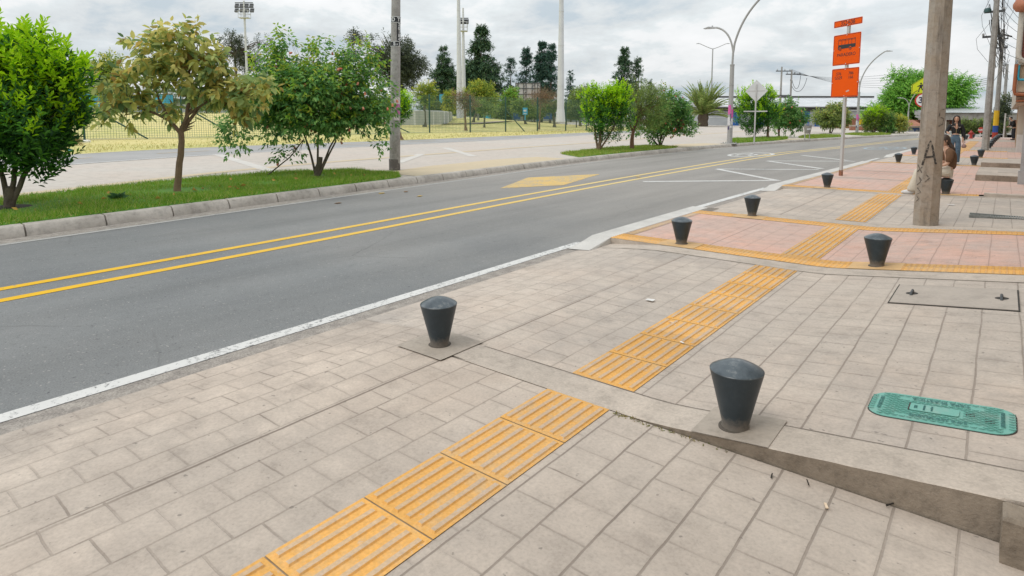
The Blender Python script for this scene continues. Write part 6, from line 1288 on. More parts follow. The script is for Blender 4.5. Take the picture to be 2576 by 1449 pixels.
# small things in the field
cyan = mat('cyan_sheet', (.05, .36, .58), .5, .1); blue_d = mat('dark_blue_sheet', (.02, .06, .18), .6, .2)
def cbox(name, label, cat, px, d, w_, y0, y1, m, dep=1.0, legs=None):
    k = d / FP; b_ = P3(px, y1, d); o = thing(name, label, cat, b_, YAW); mb = MB(); mb.box(-w_ * k / 2, w_ * k / 2, 0, dep, 0, (y1 - y0) * k, 0, .03); mb.build('body', m, o)
    if legs: mb = MB(); [mb.box(x - .05, x + .05, .1, .2, -legs * k, 0) for x in (-w_ * k * .4, w_ * k * .4)]; mb.build('leg', green_steel, o)
    mb = MB(); mb.box(-w_ * k / 2 - .05, w_ * k / 2 + .05, -.05, dep + .05, (y1 - y0) * k, (y1 - y0) * k + .08); mb.build('lid', dark_steel, o)
    return o
cbox('container', 'raised bright blue box left of the twin masts behind the fence', 'container', 1114, 88, 17, 237, 258, cyan, 2, 34); cbox('container', 'low bright blue bin under the yellow green tree', 'bin', 1225, 90, 17, 288, 300, cyan)
cbox('container', 'dark blue box at the edge of field left of the thick mast', 'container', 1378, 92, 20, 284, 300, blue_d); cbox('container', 'dark blue box behind the fence brace under the billboard', 'container', 1300, 96, 18, 281, 300, blue_d); cbox('container', 'blue container glimpsed behind the golden tree trunk', 'container', 402, 75, 22, 238, 260, cyan, 2, 36)
cbox('container', 'pale blue shelter seen between the left bush tree and the golden tree', 'shelter', 210, 70, 26, 236, 268, cyan, 2, 30)
dgs = P3(1321, 296, 62); o = thing('park_sign', 'small blue park sign with white dog symbol on a short post', 'park sign', dgs, YAW); k = 62 / FP; mb = MB(); mb.box(-.05, .05, -.03, .03, -.25, .55); mb.build('post', cyan, o)
mb = MB(); mb.box(-.25, .25, -.05, -.03, .30, 1.0); pn = mb.build('sign_panel', cyan, o); mb = MB(); mb.plate([(-.12, .6), (.12, .6), (.15, .85), (.05, .78), (-.1, .82), (-.18, .72)], -.06, -.052); mb.plate([(-.16, .36), (.16, .36), (.16, .44), (-.16, .44)], -.06, -.052); mb.build('dog_symbol', letter, pn)
p_ = P3(1184, 301, 74); o = thing('road_sign', 'thin white post with a small diamond plate inside the field', 'sign', p_, YAW); k = 74 / FP; mb = MB(); mb.box(-.04, .04, -.03, .03, 0, 36 * k); mb.build('post', white_p, o); mb = MB(); mb.plate([(0, 46 * k), (-.28, 39 * k), (0, 30 * k), (.28, 39 * k)], -.05, -.04); mb.build('sign_panel', mat('sign_back_aluminium', (.62, .62, .62)), o)
o = MB().tube([(0, 0, 0), (0, 0, 3.0)], [.14, .11], 8).build('pole', pole_grey); o.location = P3(1203, 303, 76); tag(o, 'short pale pole right of the small diamond plate in the field', 'pole')
# long warehouse behind
q = NB('metal_roof'); wv = q.n('TexWave', wave_type='BANDS', bands_direction='X'); wv.inputs['Scale'].default_value = 3.2; tco = q.n('TexCoord'); q.l(tco.outputs['Object'], wv.inputs['Vector']); g1 = q.noise(.8, 5)
roof_m = q.fin(q.mix(1, q.ramp(wv.outputs['Fac'], [(.2, (.50, .51, .53)), (.6, (.64, .65, .67))]), q.ramp(g1, [(.3, .78), (.7, 1.05)]), 'MULTIPLY'), .45, wv.outputs['Fac'], .3, .03)
wall_grey = mat('warehouse_wall', (.42, .44, .46), .7, .15, .5); blue_door = mat('blue_door', (.02, .115, .42), .5, .2, 1.5); dark_in = mat('dark_eave', (.06, .055, .05), .9)
def warehouse(label, xa, xb, d, yr, ye, yb_, doors, dr=9):
    k = d / FP; px = (xa + xb) / 2; b_ = P3(px, yb_, d); o = thing('warehouse', label, 'building', b_, YAW); W_ = (xb - xa) * k; z = lambda y: (yb_ - y) * k
    mb = MB(); mb.box(-W_ / 2, W_ / 2, .8, dr * 2, -1, z(ye)); mb.build('wall', wall_grey, o)
    zt_ = z(yr) * 1.02; mb = MB(); mb.add([(-W_ / 2 - .5, 0, z(ye)), (W_ / 2 + .5, 0, z(ye)), (W_ / 2 + .5, dr, zt_ + .25), (-W_ / 2 - .5, dr, zt_ + .25), (-W_ / 2 - .5, 0, z(ye) - .15), (W_ / 2 + .5, 0, z(ye) - .15), (W_ / 2 + .5, dr * 2.05, z(ye)), (-W_ / 2 - .5, dr * 2.05, z(ye))], [(0, 1, 2, 3), (4, 5, 1, 0), (3, 2, 6, 7), (0, 3, 7), (1, 6, 2)]); rf = mb.build('roof', roof_m, o)
    mb = MB(); mb.box(-W_ / 2 - .5, W_ / 2 + .5, dr - .3, dr + .3, zt_ + .25, zt_ + .5); mb.build('ridge_cap', dark_in, rf); mb = MB(); mb.box(-W_ / 2 - .4, W_ / 2 + .4, .3, .78, z(ye) - .75, z(ye) - .16); mb.build('eave', dark_in, o)
    for dx0, dx1, m in doors: mb = MB(); mb.box((dx0 - px) * k, (dx1 - px) * k, .74, .79, -.6, z(ye) - .8); mb.build('door', m, o)
    for y in (285, 296): mb = MB(); mb.box(-W_ / 2, W_ / 2, .765, .795, z(y) - .05, z(y) + .05); mb.build('wall_rib', mat('pale_rib', (.6, .61, .62), .6), o)
    return o
warehouse('long low white roofed warehouse with blue doors behind the palm and lamps', 1788, 2262, 104, 247, 268, 330, [(2024, 2040, blue_door), (2054, 2072, blue_door), (1842, 1862, blue_door), (1905, 1925, blue_door), (1960, 1975, blue_door)])
warehouse('far white roofed shed behind the billboard and fence', 1180, 1520, 135, 274, 284, 306, [(1225, 1240, blue_door), (1350, 1365, blue_door)], 7)
warehouse('pale hall mostly hidden behind the golden tree', 180, 520, 118, 232, 248, 300, [(350, 380, blue_door), (240, 270, blue_door)], 7)
# railing in front of the warehouse, blue litter van shapes are left to shadow
ra = thing('railing', 'grey metal railing before the warehouse behind the third bed', 'railing', P3(2060, 318, 96), YAW)
for z in (.35, .7, 1.05): mb = MB(); mb.bar((-3.6, 0, z), (4.4, 0, z), .05); mb.build('rail', steel, ra)
for x in np.linspace(-3.6, 4.4, 7): mb = MB(); mb.bar((x, 0, 0), (x, 0, 1.1), .06); mb.build('post', steel, ra)
# brick wall + mural
q = NB('red_brick'); b = q.n('TexBrick'); tco = q.n('TexCoord'); mp = q.n('Mapping'); mp.inputs['Rotation'].default_value = (R(90), 0, 0); q.l(tco.outputs['Object'], mp.inputs[0]); q.l(mp.outputs[0], b.inputs['Vector'])
for kk, v in (('Scale', 1), ('Mortar Size', .012), ('Brick Width', .28), ('Row Height', .10)): b.inputs[kk].default_value = v
b.inputs['Color1'].default_value = (.30, .095, .05, 1); b.inputs['Color2'].default_value = (.38, .14, .075, 1); b.inputs['Mortar'].default_value = (.32, .22, .17, 1)
brick_m = q.fin(q.mix(1, b.outputs['Color'], q.ramp(q.noise(1.2, 5), [(.3, .75), (.7, 1.1)]), 'MULTIPLY'), .9)
bw = thing('brick_wall', 'low red brick wall with pale coping behind the shrubs at the kerb bend', 'wall', P3(2200, 345, 76), YAW); k = 76 / FP
mb = MB(); mb.box(-62 * k, 62 * k, 0, .3, -1, 27 * k); mb.build('wall', brick_m, bw); mb = MB(); mb.box(-62 * k, 62 * k, -.03, .33, 27 * k, 30 * k); mb.build('coping', concrete, bw)
sh = thing('shop_front', 'small brick shop with pale banner above the red brick wall', 'building', P3(2170, 345, 90), YAW); k = 90 / FP
mb = MB(); mb.box(-52 * k, 58 * k, 0, 6, -1, 62 * k); mb.build('wall', brick_m, sh); mb = MB(); mb.box(-40 * k, 58 * k, -.08, -.01, 47 * k, 66 * k); mb.build('banner', wall_grey, sh)
mb = MB(); mb.box(-12 * k, -2 * k, -.08, -.01, 32 * k, 44 * k); mb.build('poster', flag[0], sh); text('shop_word', 'lan', .55, letter, sh, (5 * k, -.05, 36 * k)); mb = MB(); mb.box(-52 * k, 58 * k, -.4, 6.2, 66 * k, 68 * k); mb.build('roof', roof_m, sh)
# kiosk
ki = thing('kiosk', 'dark blue framed kiosk under an orange brown roof beside the smallest lamp', 'kiosk', P3(2292, 349, 70), YAW); k = 70 / FP
mb = MB(); mb.box(-30 * k, 24 * k, .05, 2.5, 0, 28 * k); mb.build('wall', mat('kiosk_grey', (.30, .31, .31), .8), ki); mb = MB(); mb.box(-32 * k, 28 * k, -.3, 2.7, 28 * k, 32 * k); mb.build('beam', stained_shaded_concrete, ki)
mb = MB(); mb.add([(-22 * k, -.3, 32 * k), (28 * k, -.3, 32 * k), (24 * k, 1.5, 47 * k), (-4 * k, 1.5, 47 * k), (-22 * k, 2.8, 32 * k), (28 * k, 2.8, 32 * k)], [(0, 1, 2, 3), (3, 2, 5, 4), (0, 3, 4), (1, 5, 2)]); mb.build('roof', brick_m, ki)
for x in (-24, -8, 8, 20): mb = MB(); mb.box((x - 1.6) * k, (x + 1.6) * k, -.04, .04, 0, 26 * k); mb.build('frame', blue_d, ki)
mb = MB(); mb.box(-24 * k, 20 * k, -.05, .03, 23 * k, 26.5 * k); mb.build('lintel', blue_d, ki); mb = MB(); mb.box(-5.5 * k, 6 * k, -.01, .04, 3 * k, 22 * k); mb.build('window', mat('pale_glass', (.35, .38, .40), .2, .1), ki)
# building closing the street
eb = thing('school_building', 'long low building with corrugated roof and concrete beam closing the street', 'building', P3(2450, 352, 74), YAW); k = 74 / FP
mb = MB(); mb.box(-130 * k, 130 * k, 1.2, 9, -1, 50 * k); mb.build('wall', brick_m, eb); mb = MB(); mb.box(-130 * k, 130 * k, -.1, 1.0, 50 * k, 67 * k); mb.build('concrete_beam', mat('stained_beam', (.38, .35, .31), .9, .4, 1.4, (.2, .18, .16)), eb)
mb = MB(); mb.add([(-132 * k, -.5, 68 * k), (132 * k, -.5, 68 * k), (132 * k, 5, 86 * k), (-132 * k, 5, 86 * k), (132 * k, 10, 68 * k), (-132 * k, 10, 68 * k)], [(0, 1, 2, 3), (3, 2, 4, 5), (0, 3, 5), (1, 4, 2)]); mb.build('roof', roof_m, eb)
for x in np.arange(-120, 125, 42): mb = MB(); mb.box((x - 5) * k, (x + 5) * k, -.05, .8, 0, 50 * k - .01); mb.build('pillar', concrete, eb)
for x in np.arange(-100, 120, 42): mb = MB(); mb.box((x - 6) * k, (x + 10) * k, 1.12, 1.19, 20 * k, 46 * k); mb.build('opening', mat('tan_panel', (.36, .31, .24), .8), eb)
# H-frame poles with crossarms
hd = 98
def h_pole(label, px, yt, yb_): b_ = P3(px, yb_, hd); o = thing('electric_pole', label, 'electric pole', b_, YAW, 'electric poles by the warehouse'); H = P3(px, yt, hd)[2] - b_[2]; mb = MB(); mb.tube([(0, 0, 0), (0, 0, H)], [.2, .13], 8); mb.build('shaft', pole_grey, o); mb = MB(); mb.box(-.9, 1.5, -.08, .08, H - .75, H - .6); mb.build('crossarm', dark_steel, o); [MB().lathe([(.06, 0), (.1, .1), (.05, .3)], 8, (x, 0, H - .6)).build('insulator', steel, o) for x in (-.7, .5, 1.3)]; return o, H, b_
h1 = h_pole('left wooden-armed pole of the pair above the rounded bush', 1960, 168, 325); h2 = h_pole('right pole of the pair, with hanging cable loops, above the rounded bush', 1985, 176, 325)
o = MB().bar((0, 0, 0), ((1988 - 1955) * hd / FP, 0, 0), .16).build('crossarm_beam', dark_steel); o.location = P3(1955, 240, hd - .35); o.rotation_euler.z = YAW; tag(o, 'dark horizontal beam joining the two electric poles', 'beam')
cab = MB(); hp = Vector(P3(1990, 178, hd))
for k_ in range(6): cab.tube(sag(hp + Vector((0, 0, .15 * k_ - .5)), P3(2330 + k_ * 8, 172 + k_ * 6, 92), .9 + .2 * k_, 16), .022, 4)
for a in ((1990, 182, 2010, 230, 2004, 190), (1988, 200, 2018, 236, 2020, 196)): cab.tube(bez(P3(a[0], a[1], hd), P3(a[0] + 4, a[3], hd), P3(a[2], a[3] + 10, hd), P3(a[4] + 10, a[5], hd)), .035, 5)
for k_ in range(4): cab.tube(sag(P3(2440, 196 + 5 * k_, 85), P3(2500, 190 + 5 * k_, 60), .3, 8), .02, 4)
tag(cab.build('power_cable', cable_m), 'thin distant overhead wires running right from the paired electric poles', 'cables')
# ---------------------------------------------------------------- houses along the right
cream = mat('cream_render', (.52, .46, .39), .85, .18, 1.5); tan_r = mat('tan_render', (.46, .33, .22), .85, .3, 2); brown_sid = None
q = NB('maroon_siding'); wv = q.n('TexWave', wave_type='BANDS', bands_direction='Z', wave_profile='SAW'); wv.inputs['Scale'].default_value = 2.2; q.l(q.geo.outputs['Position'], wv.inputs['Vector'])
siding = q.fin(q.mix(q.ramp(wv.outputs['Fac'], [(.05, 0), (.25, 1)]), (.10, .03, .022), (.23, .075, .055)), .7, wv.outputs['Fac'], .4, .02)
pipe_w = mat('cream_pipe', (.58, .54, .48), .5, .15); pipe_b = mat('blue_pipe', (.03, .36, .50), .4, .15); pipe_o = mat('rust_orange_pipe', (.36, .12, .05), .6, .35, 6); plank = mat('stained_plank', (.33, .215, .145), .85, .45, 7)
ab = thing('house', 'house with overhanging maroon clad upper storey, cream and blue drain pipes, at the right', 'house', (1.0, 36, 0)); hs = 36.0; hdp = depth(.35, hs); zy = lambda y: HC + (298 - y) * hdp / FP * 1.0
def hb(name, m, x0, x1, y0, y1, z0, z1, par=None): mb = MB(); mb.box(x0 - 1.0, x1 - 1.0, y0 - 36, y1 - 36, z0, z1); return mb.build(name, m, par or ab)
hb('upper_storey', cream, .34, 7, hs, 60, zy(262), 9.2); hb('ground_floor', tan_r, .95, 7, hs + .3, 60, -.2, zy(262) - .004)
hb('siding_panel', siding, .42, 1.25, hs - .05, hs - .002, zy(155), zy(60)); hb('siding_panel', mat('brown_timber', (.22, .14, .07), .8, .4, 3), .40, 1.2, hs - .05, hs - .002, zy(34), zy(-30)); hb('cornice', cream, .33, 1.3, hs - .22, hs, zy(60), zy(44)); hb('ledge', cream, .33, 1.3, hs - .12, hs - .001, zy(167), zy(157))
hb('tan_panel', tan_r, .40, 1.25, hs - .03, hs - .003, zy(200), zy(167)); hb('band', mat('cream_band', (.58, .48, .36), .8, .2), .38, 1.25, hs - .06, hs - .003, zy(233), zy(205))
for i, (a, b_) in enumerate(((243, 236), (250, 245), (257, 252), (267, 259))): hb('plank', plank if i % 2 else pipe_o, .33 + .01 * i, 1.3, hs - .10 - .02 * i, hs - .001, zy(a), zy(b_))
mb = MB(); mb.tube([(-.70, -.16, zy(-40)), (-.70, -.16, zy(140)), (-.66, -.16, zy(150)), (-.52, -.16, zy(158)), (-.2, -.16, zy(160))], .105, 12); mb.build('cream_pipe', pipe_w, ab, True)
mb = MB(); mb.tube([(-.655, -.20, zy(168)), (-.655, -.20, zy(196)), (-.62, -.2, zy(203)), (-.3, -.2, zy(204)), (.5, -.2, zy(204))], .055, 10); mb.build('blue_pipe', pipe_b, ab, True)
mb = MB(); mb.tube([(-.735, -.22, zy(165)), (-.745, -.22, zy(228)), (-.70, -.22, zy(238)), (-.4, -.22, zy(240)), (.5, -.22, zy(240))], .075, 10); mb.build('orange_pipe', pipe_o, ab, True)
mb = MB(); mb.lathe([(.02, -.3), (.22, -.26), (.33, -.1), (.34, .05), (.24, .25), (.05, .33)], 16, (-.70, -.35, zy(24))); mb.build('round_lamp', mat('terracotta', (.42, .16, .09), .6, .2), ab, True)
for s_, x in ((37.5, .50), (43.5, .55), (50, .6), (55, .66)): hb('pillar', tan_r if s_ > 40 else cream, x, x + .35, s_, s_ + .5, -.1, zy(262) - .01)
for s_ in (40, 46.5, 52.5): hb('shutter_door', mat('grey_shutter', (.30, .31, .32), .6, .2, 2), .90, .94, s_, s_ + 2.6, 0, 1.95)
mb = MB(); mb.box(.50 - 1, .80 - 1, 36.8 - 36, 37.3 - 36, 0, .80); mb.build('planter', mat('white_planter', (.60, .58, .56), .7, .2), ab)
for k_ in range(5): hb('window', mat('dark_glass', (.03, .035, .045), .15), .325, .338, 39 + k_ * 4.2, 41 + k_ * 4.2, 3.6, 5.2)
nh = thing('house', 'near house front with tall grey door posts at the right edge behind the steps', 'house', (1.0, 15, 0))
def nb_(name, m, x0, x1, y0, y1, z0, z1): mb = MB(); mb.box(x0 - 1, x1 - 1, y0 - 15, y1 - 15, z0, z1); return mb.build(name, m, nh)
nb_('wall', cream, 1.02, 8, -6, 34.5, -.1, 6.4)
for k_, s_ in enumerate((5.5, 11, 23.5, 29)): nb_('shutter_door', mat('grey_shutter', (.30, .31, .32), .6, .2, 2), .985, 1.015, s_, s_ + 3, .2, 2.6)
for k_, s_ in enumerate((4, 9, 16, 22, 28)): nb_('window', mat('dark_glass', (.03, .035, .045), .15), .985, 1.015, s_, s_ + 1.8, 3.8, 5.2)
nb_('cornice', concrete, .86, 8.1, -6, 34.5, 6.41, 6.7)
o = thing('door_post', 'grey steel gate post at the right edge beside the nearer doorstep', 'post', (.36, 18.55, 0)); mb = MB(); mb.box(0, .12, -.06, .06, 0, 2.7); mb.box(-.03, .15, -.09, .09, 0, .35); mb.build('post', mat('gate_post_grey', (.36, .36, .36), .5, .2, 3), o); mb = MB(); mb.box(.0, .7, -.04, .04, 2.7, 2.82); mb.build('lintel', mat('gate_post_grey', (.36, .36, .36)), o)
fb = thing('bracket', 'dark steel arm reaching from the house to the pole cables', 'bracket', P3(2545, 92, pA[4] + 2)); mb = MB(); mb.bar((0, 0, 0), (-.75, -1.2, .18), .06); mb.build('arm', dark_steel, fb)
# ================================================================== PEOPLE
skin_m = mat('skin', (.55, .325, .225), .55, .12, 14); hair_m = mat('dark_hair', (.014, .010, .009), .45, .4, 30); hair_b = mat('brown_hair', (.045, .025, .016), .5, .4, 30)
jacket_m = mat('black_jacket', (.010, .011, .013), .75, .4, 12, bump=.3); jeans_m = mat('washed_jeans', (.085, .145, .205), .85, .35, 7, (.04, .065, .11), .3); cream_m = mat('cream_trousers', (.60, .54, .45), .85, .15, 6, bump=.2)
brown_top = mat('brown_shirt', (.14, .070, .035), .9, .3, 16, bump=.5, fine=70); white_cloth = mat('white_cloth', (.68, .67, .66), .85, .1, 8); shoe_w = mat('white_shoe', (.62, .61, .60), .6, .12); dark_cloth = mat('dark_trousers', (.02, .022, .03), .85, .3, 9); lip_m = mat('lip', (.32, .11, .09), .5); eye_m = mat('eye_dark', (.012, .010, .010), .3); brow_m = mat('brow', (.025, .016, .012), .8)
def skinned(name, nodes, edges, m, parent, sub=2, smooth=True):
    """nodes: list of (position, radius); grown with a skin modifier and frozen to a mesh"""
    me = bpy.data.meshes.new(name); me.from_pydata([n[0] for n in nodes], edges, []); o = link(bpy.data.objects.new(name, me))
    md = o.modifiers.new('skin', 'SKIN'); md.use_smooth_shade = True; md.branch_smoothing = .3
    if not me.skin_vertices: bpy.context.view_layer.objects.active = o
    lay = me.skin_vertices[0] if me.skin_vertices else me.attributes and None
    for i, n in enumerate(nodes):
        r_ = n[1] if isinstance(n[1], tuple) else (n[1], n[1]); lay.data[i].radius = r_; lay.data[i].use_root = (i == 0)
    ss_ = o.modifiers.new('sub', 'SUBSURF'); ss_.levels = sub; ss_.render_levels = sub
    bpy.context.view_layer.update(); me2 = bpy.data.meshes.new_from_object(o.evaluated_get(bpy.context.evaluated_depsgraph_get())); bpy.data.objects.remove(o)
    me2.materials.clear(); me2.materials.append(m); me2.polygons.foreach_set('use_smooth', [True] * len(me2.polygons)); o = link(bpy.data.objects.new(name, me2)); o.parent = parent
    return o
def chain(*idx): return list(zip(idx, idx[1:]))
def hand(nodes, edges, wi, wrist, dirv, palm_n, curl=.5, sc=1.0):
    """palm, four unequal bent fingers and a thumb grown from wrist node wi"""
    d = Vector(dirv).normalized(); n_ = Vector(palm_n).normalized(); s_ = d.cross(n_).normalized(); w_ = Vector(wrist)
    k = len(nodes); nodes.append((tuple(w_ + d * .05 * sc), (.034 * sc, .018 * sc))); edges.append((wi, k))
    for i, (o_, L_) in enumerate(((-.030, .068), (-.010, .078), (.010, .074), (.029, .058))):
        a = w_ + d * .085 * sc + s_ * o_ * sc; b = a + d * L_ * .5 * sc - n_ * curl * .02 * sc; c = b + (d * (1 - curl * .6) - n_ * curl).normalized() * L_ * .5 * sc
        j = len(nodes); nodes += [(tuple(a), .0100 * sc), (tuple(b), .0090 * sc), (tuple(c), .0075 * sc)]; edges.extend([(k, j), (j, j + 1), (j + 1, j + 2)])
    a = w_ + d * .035 * sc - s_ * .035 * sc; b = a + (d * .8 - s_ * .5 - n_ * .3).normalized() * .038 * sc; j = len(nodes); nodes += [(tuple(a), .0115 * sc), (tuple(b), .0095 * sc)]; edges.extend([(wi, j), (j, j + 1)])
def blob(name, c, r, m, parent, n=16, sq=None):
    mb = MB(); prof = [(math.sin(a) * 1.0, -math.cos(a)) for a in np.linspace(.12, math.pi - .12, 9)]; mb.lathe(prof, n); mb.v = [(x * r[0] + c[0], y * r[1] + c[1], z * r[2] + c[2]) for x, y, z in mb.v]; return mb.build(name, m, parent, 'all')
def head_shape(name, c, m, parent, yaw=0, pitch=0, hairm=None, face=True):
    """egg-shaped head with brow, nose, chin, ears; faces -Y before turning"""
    e_ = link(bpy.data.objects.new('tmp', None)); bpy.data.objects.remove(e_)
    M = Matrix.Translation(Vector(c)) @ Matrix.Rotation(yaw, 4, 'Z') @ Matrix.Rotation(pitch, 4, 'X'); nu, nv = 24, 18; vs = []
    for j in range(nv + 1):
        th = math.pi * j / nv
        for i in range(nu):
            ph = 2 * math.pi * i / nu; x, y, z = math.sin(th) * math.sin(ph), -math.sin(th) * math.cos(ph), math.cos(th)
            jaw = 1 - .30 * max(0, -z) ** 1.3; X = x * .073 * jaw; Y = y * .092 * (1 - .12 * max(0, -z)); Z = z * .112
            fr = max(0, -y)
            if fr > .7:
                g = lambda cx, cz, w_, h_: math.exp(-((X - cx) / w_) ** 2 - ((Z - cz) / h_) ** 2)
                Y -= .020 * g(0, -.020, .011, .020) + .006 * g(0, -.062, .02, .010) + .006 * g(0, -.095, .022, .014); Y += .008 * (g(.030, .006, .014, .010) + g(-.030, .006, .014, .010)); Y -= .004 * (g(.03, .028, .022, .008) + g(-.03, .028, .022, .008))
            vs.append(tuple(M @ Vector((X, Y, Z))))
    fs = [(j * nu + i, (j + 1) * nu + i, (j + 1) * nu + (i + 1) % nu, j * nu + (i + 1) % nu) for j in range(nv) for i in range(nu)]
    mb = MB().add(vs, fs)
    def place(nm, pos, r_, mm): P = M @ Vector(pos); return blob(nm, P, r_, mm, parent, 8)
    h = mb.build(name, m, parent, 'all')
    for sx in (-1, 1): place('ear', (sx * .073, .012, -.005), (.012, .018, .030), m)
    if face:
        for sx in (-1, 1): place('eye', (sx * .030, -.0815, .006), (.0125, .006, .0065), eye_m); place('eyebrow', (sx * .031, -.088, .028), (.018, .005, .0035), brow_m)
        place('mouth', (0, -.0905, -.062), (.021, .006, .006), lip_m)
    return h, M
def cap_hair(c, m, parent, yaw=0, pitch=0, k=1.4, fl=.62):
    """scalp hair: the part of a slightly larger head shape behind the hairline"""
    M = Matrix.Translation(Vector(c)) @ Matrix.Rotation(yaw, 4, 'Z') @ Matrix.Rotation(pitch, 4, 'X'); nu, nv = 28, 20; idx, vs, fs = {}, [], []
    for j in range(nv):
        for i in range(nu):
            q4 = [(j, i), (j + 1, i), (j + 1, (i + 1) % nu), (j, (i + 1) % nu)]; th, ph = math.pi * (j + .5) / nv, 2 * math.pi * (i + .5) / nu
            y, z = -math.sin(th) * math.cos(ph), math.cos(th)
            if z < fl - k * (y + .8): continue
            f = []
            for a, b in q4:
                if (a, b) not in idx: t_, p_ = math.pi * a / nv, 2 * math.pi * b / nu; idx[(a, b)] = len(vs); vs.append(tuple(M @ Vector((math.sin(t_) * math.sin(p_) * .083, -math.sin(t_) * math.cos(p_) * .101, math.cos(t_) * .122))))
                f.append(idx[(a, b)])
            fs.append(tuple(f))
    return MB().add(vs, fs).build('hair', m, parent, 'all')
# --- walking woman, faces the camera
wx, wy = G(2398, 414, 0)
wl_ = thing('person', 'walking woman with long black hair, cropped black jacket and blue jeans', 'person', (wx, wy, 0.004), math.atan2(-wy, -wx) + R(90) + R(8))
N_ = [((0, 0, .93), .10), ((0, .0, 1.06), .095), ((0, 0, 1.20), .11), ((0, .01, 1.33), .075), ((0, .005, 1.40), .046), ((0, -.005, 1.47), .045),
      ((.15, .01, 1.33), .048), ((.20, .03, 1.10), .036), ((.21, -.02, .86), .024), ((-.15, .01, 1.33), .048), ((-.23, .0, 1.11), .036), ((-.27, -.20, 1.10), .024),
      ((.085, 0, .86), .082), ((.09, -.04, .48), .056), ((.095, .05, .09), .036), ((.10, -.07, .035), .032), ((-.085, 0, .86), .082), ((-.085, .02, .48), .056), ((-.08, -.12, .09), .036), ((-.08, -.25, .035), .032)]
E_ = chain(0, 1, 2, 3, 4, 5) + chain(3, 6, 7, 8) + chain(3, 9, 10, 11) + chain(0, 12, 13, 14, 15) + chain(0, 16, 17, 18, 19)
hand(N_, E_, 8, N_[8][0], (0, -.15, -1), (-1, 0, 0), .6); hand(N_, E_, 11, N_[11][0], (.25, -.9, -.1), (0, 0, 1), .8)
skinned('body', N_, E_, skin_m, wl_); hd_, HM = head_shape('head', (0, -.02, 1.545), skin_m, wl_, R(-6), 0)
jn = [((0, 0, .985), (.124, .10)), ((0, 0, 1.13), (.142, .112)), ((0, .01, 1.335), (.10, .08)), ((.155, .01, 1.335), .066), ((.215, .03, 1.12), .066), ((.235, .02, .96), .066), ((.225, -.01, .885), .040), ((-.155, .01, 1.335), .066), ((-.24, .01, 1.13), .064), ((-.27, -.10, 1.10), .055), ((-.275, -.17, 1.10), .038)]
skinned('jacket', jn, chain(0, 1, 2) + chain(2, 3, 4, 5, 6) + chain(2, 7, 8, 9, 10), jacket_m, wl_)
mb = MB(); mb.add([(-.03, -.100, 1.37), (.03, -.100, 1.37), (.004, -.126, 1.25), (-.004, -.126, 1.25)], [(0, 3, 2, 1)]); mb.build('neck_skin', skin_m, wl_)
mb = MB(); mb.bar((0, -.128, 1.21), (0, -.118, 1.07), .010); mb.build('zip', mat('brass_zip', (.35, .27, .12), .4, .2), wl_); mb = MB(); mb.bar((.06, -.112, 1.265), (.115, -.096, 1.268), .008, .012); mb.bar((-.13, -.098, 1.285), (-.05, -.116, 1.28), .005, .006); mb.build('chest_mark', white_cloth, wl_)
for sx in (-1, 1): mb = MB(); mb.add([(sx * .02, -.095, 1.395), (sx * .075, -.06, 1.41), (sx * .085, -.11, 1.335), (sx * .04, -.125, 1.29)], [(0, 1, 2, 3), (3, 2, 1, 0)]); mb.build('collar', jacket_m, wl_)
tn = [((0, 0, 1.06), (.116, .098)), ((0, 0, .975), (.130, .110)), ((0, 0, .89), (.142, .122)), ((.085, 0, .82), .098), ((.095, -.035, .48), .082), ((.10, .04, .13), .080), ((.10, .035, .06), .078), ((-.085, 0, .82), .098), ((-.09, .015, .48), .082), ((-.085, -.10, .14), .080), ((-.085, -.12, .07), .078)]
skinned('jeans', tn, chain(0, 1, 2, 3, 4, 5, 6) + chain(2, 7, 8, 9, 10), jeans_m, wl_); mb = MB(); mb.lathe([(.121, 0), (.123, .03)], 20, (0, 0, .985)); mb.v = [(x, y * .85, z) for x, y, z in mb.v]; mb.build('waistband', jeans_m, wl_)
for x, y in ((.10, .0), (-.085, -.18)): blob('shoe', (x, y - .03, .035), (.045, .115, .040), shoe_w, wl_)
cap_hair((0, -.012, 1.552), hair_m, wl_, R(-6), 0)
hn = [((0, .045, 1.61), (.078, .062)), ((0, .055, 1.56), (.088, .062)), ((0, .075, 1.44), (.105, .05)), ((.02, .085, 1.26), (.10, .035)), ((.02, .085, 1.12), (.06, .02))]
skinned('hair', hn, chain(0, 1, 2, 3, 4), hair_m, wl_)
for sx in (-1, 1): skinned('hair_lock', [((sx * .02, -.055, 1.652), .026), ((sx * .070, -.040, 1.60), .026), ((sx * .086, -.02, 1.52), .028), ((sx * .098, -.03, 1.42), .030), ((sx * .105, -.06, 1.30), .026), ((sx * .09, -.085, 1.20), .014)], chain(0, 1, 2, 3, 4, 5), hair_m, wl_)
skinned('shoulder_bag', [((-.27, .02, 1.0), (.07, .04)), ((-.27, .02, .86), (.09, .05)), ((-.26, .03, .74), (.06, .04))], chain(0, 1, 2), jacket_m, wl_)
hb_ = thing('helmet', 'pinkish brown rounded bag hanging from the walking woman\'s hand', 'bag', tuple(wl_.matrix_basis @ Vector((.245, -.05, .66)))); skinned('pouch', [((0, 0, .05), .05), ((.01, 0, -.03), .085), ((0, 0, -.10), .06)], chain(0, 1, 2), mat('pinkish_bag', (.30, .19, .17), .7, .3, 12), hb_); mb = MB(); mb.tube([(-.02, 0, .08), (-.02, 0, .16), (.02, 0, .16), (.02, 0, .08)], .008, 6); mb.build('handle', dark_cloth, hb_); hb_.name = 'hand_bag'
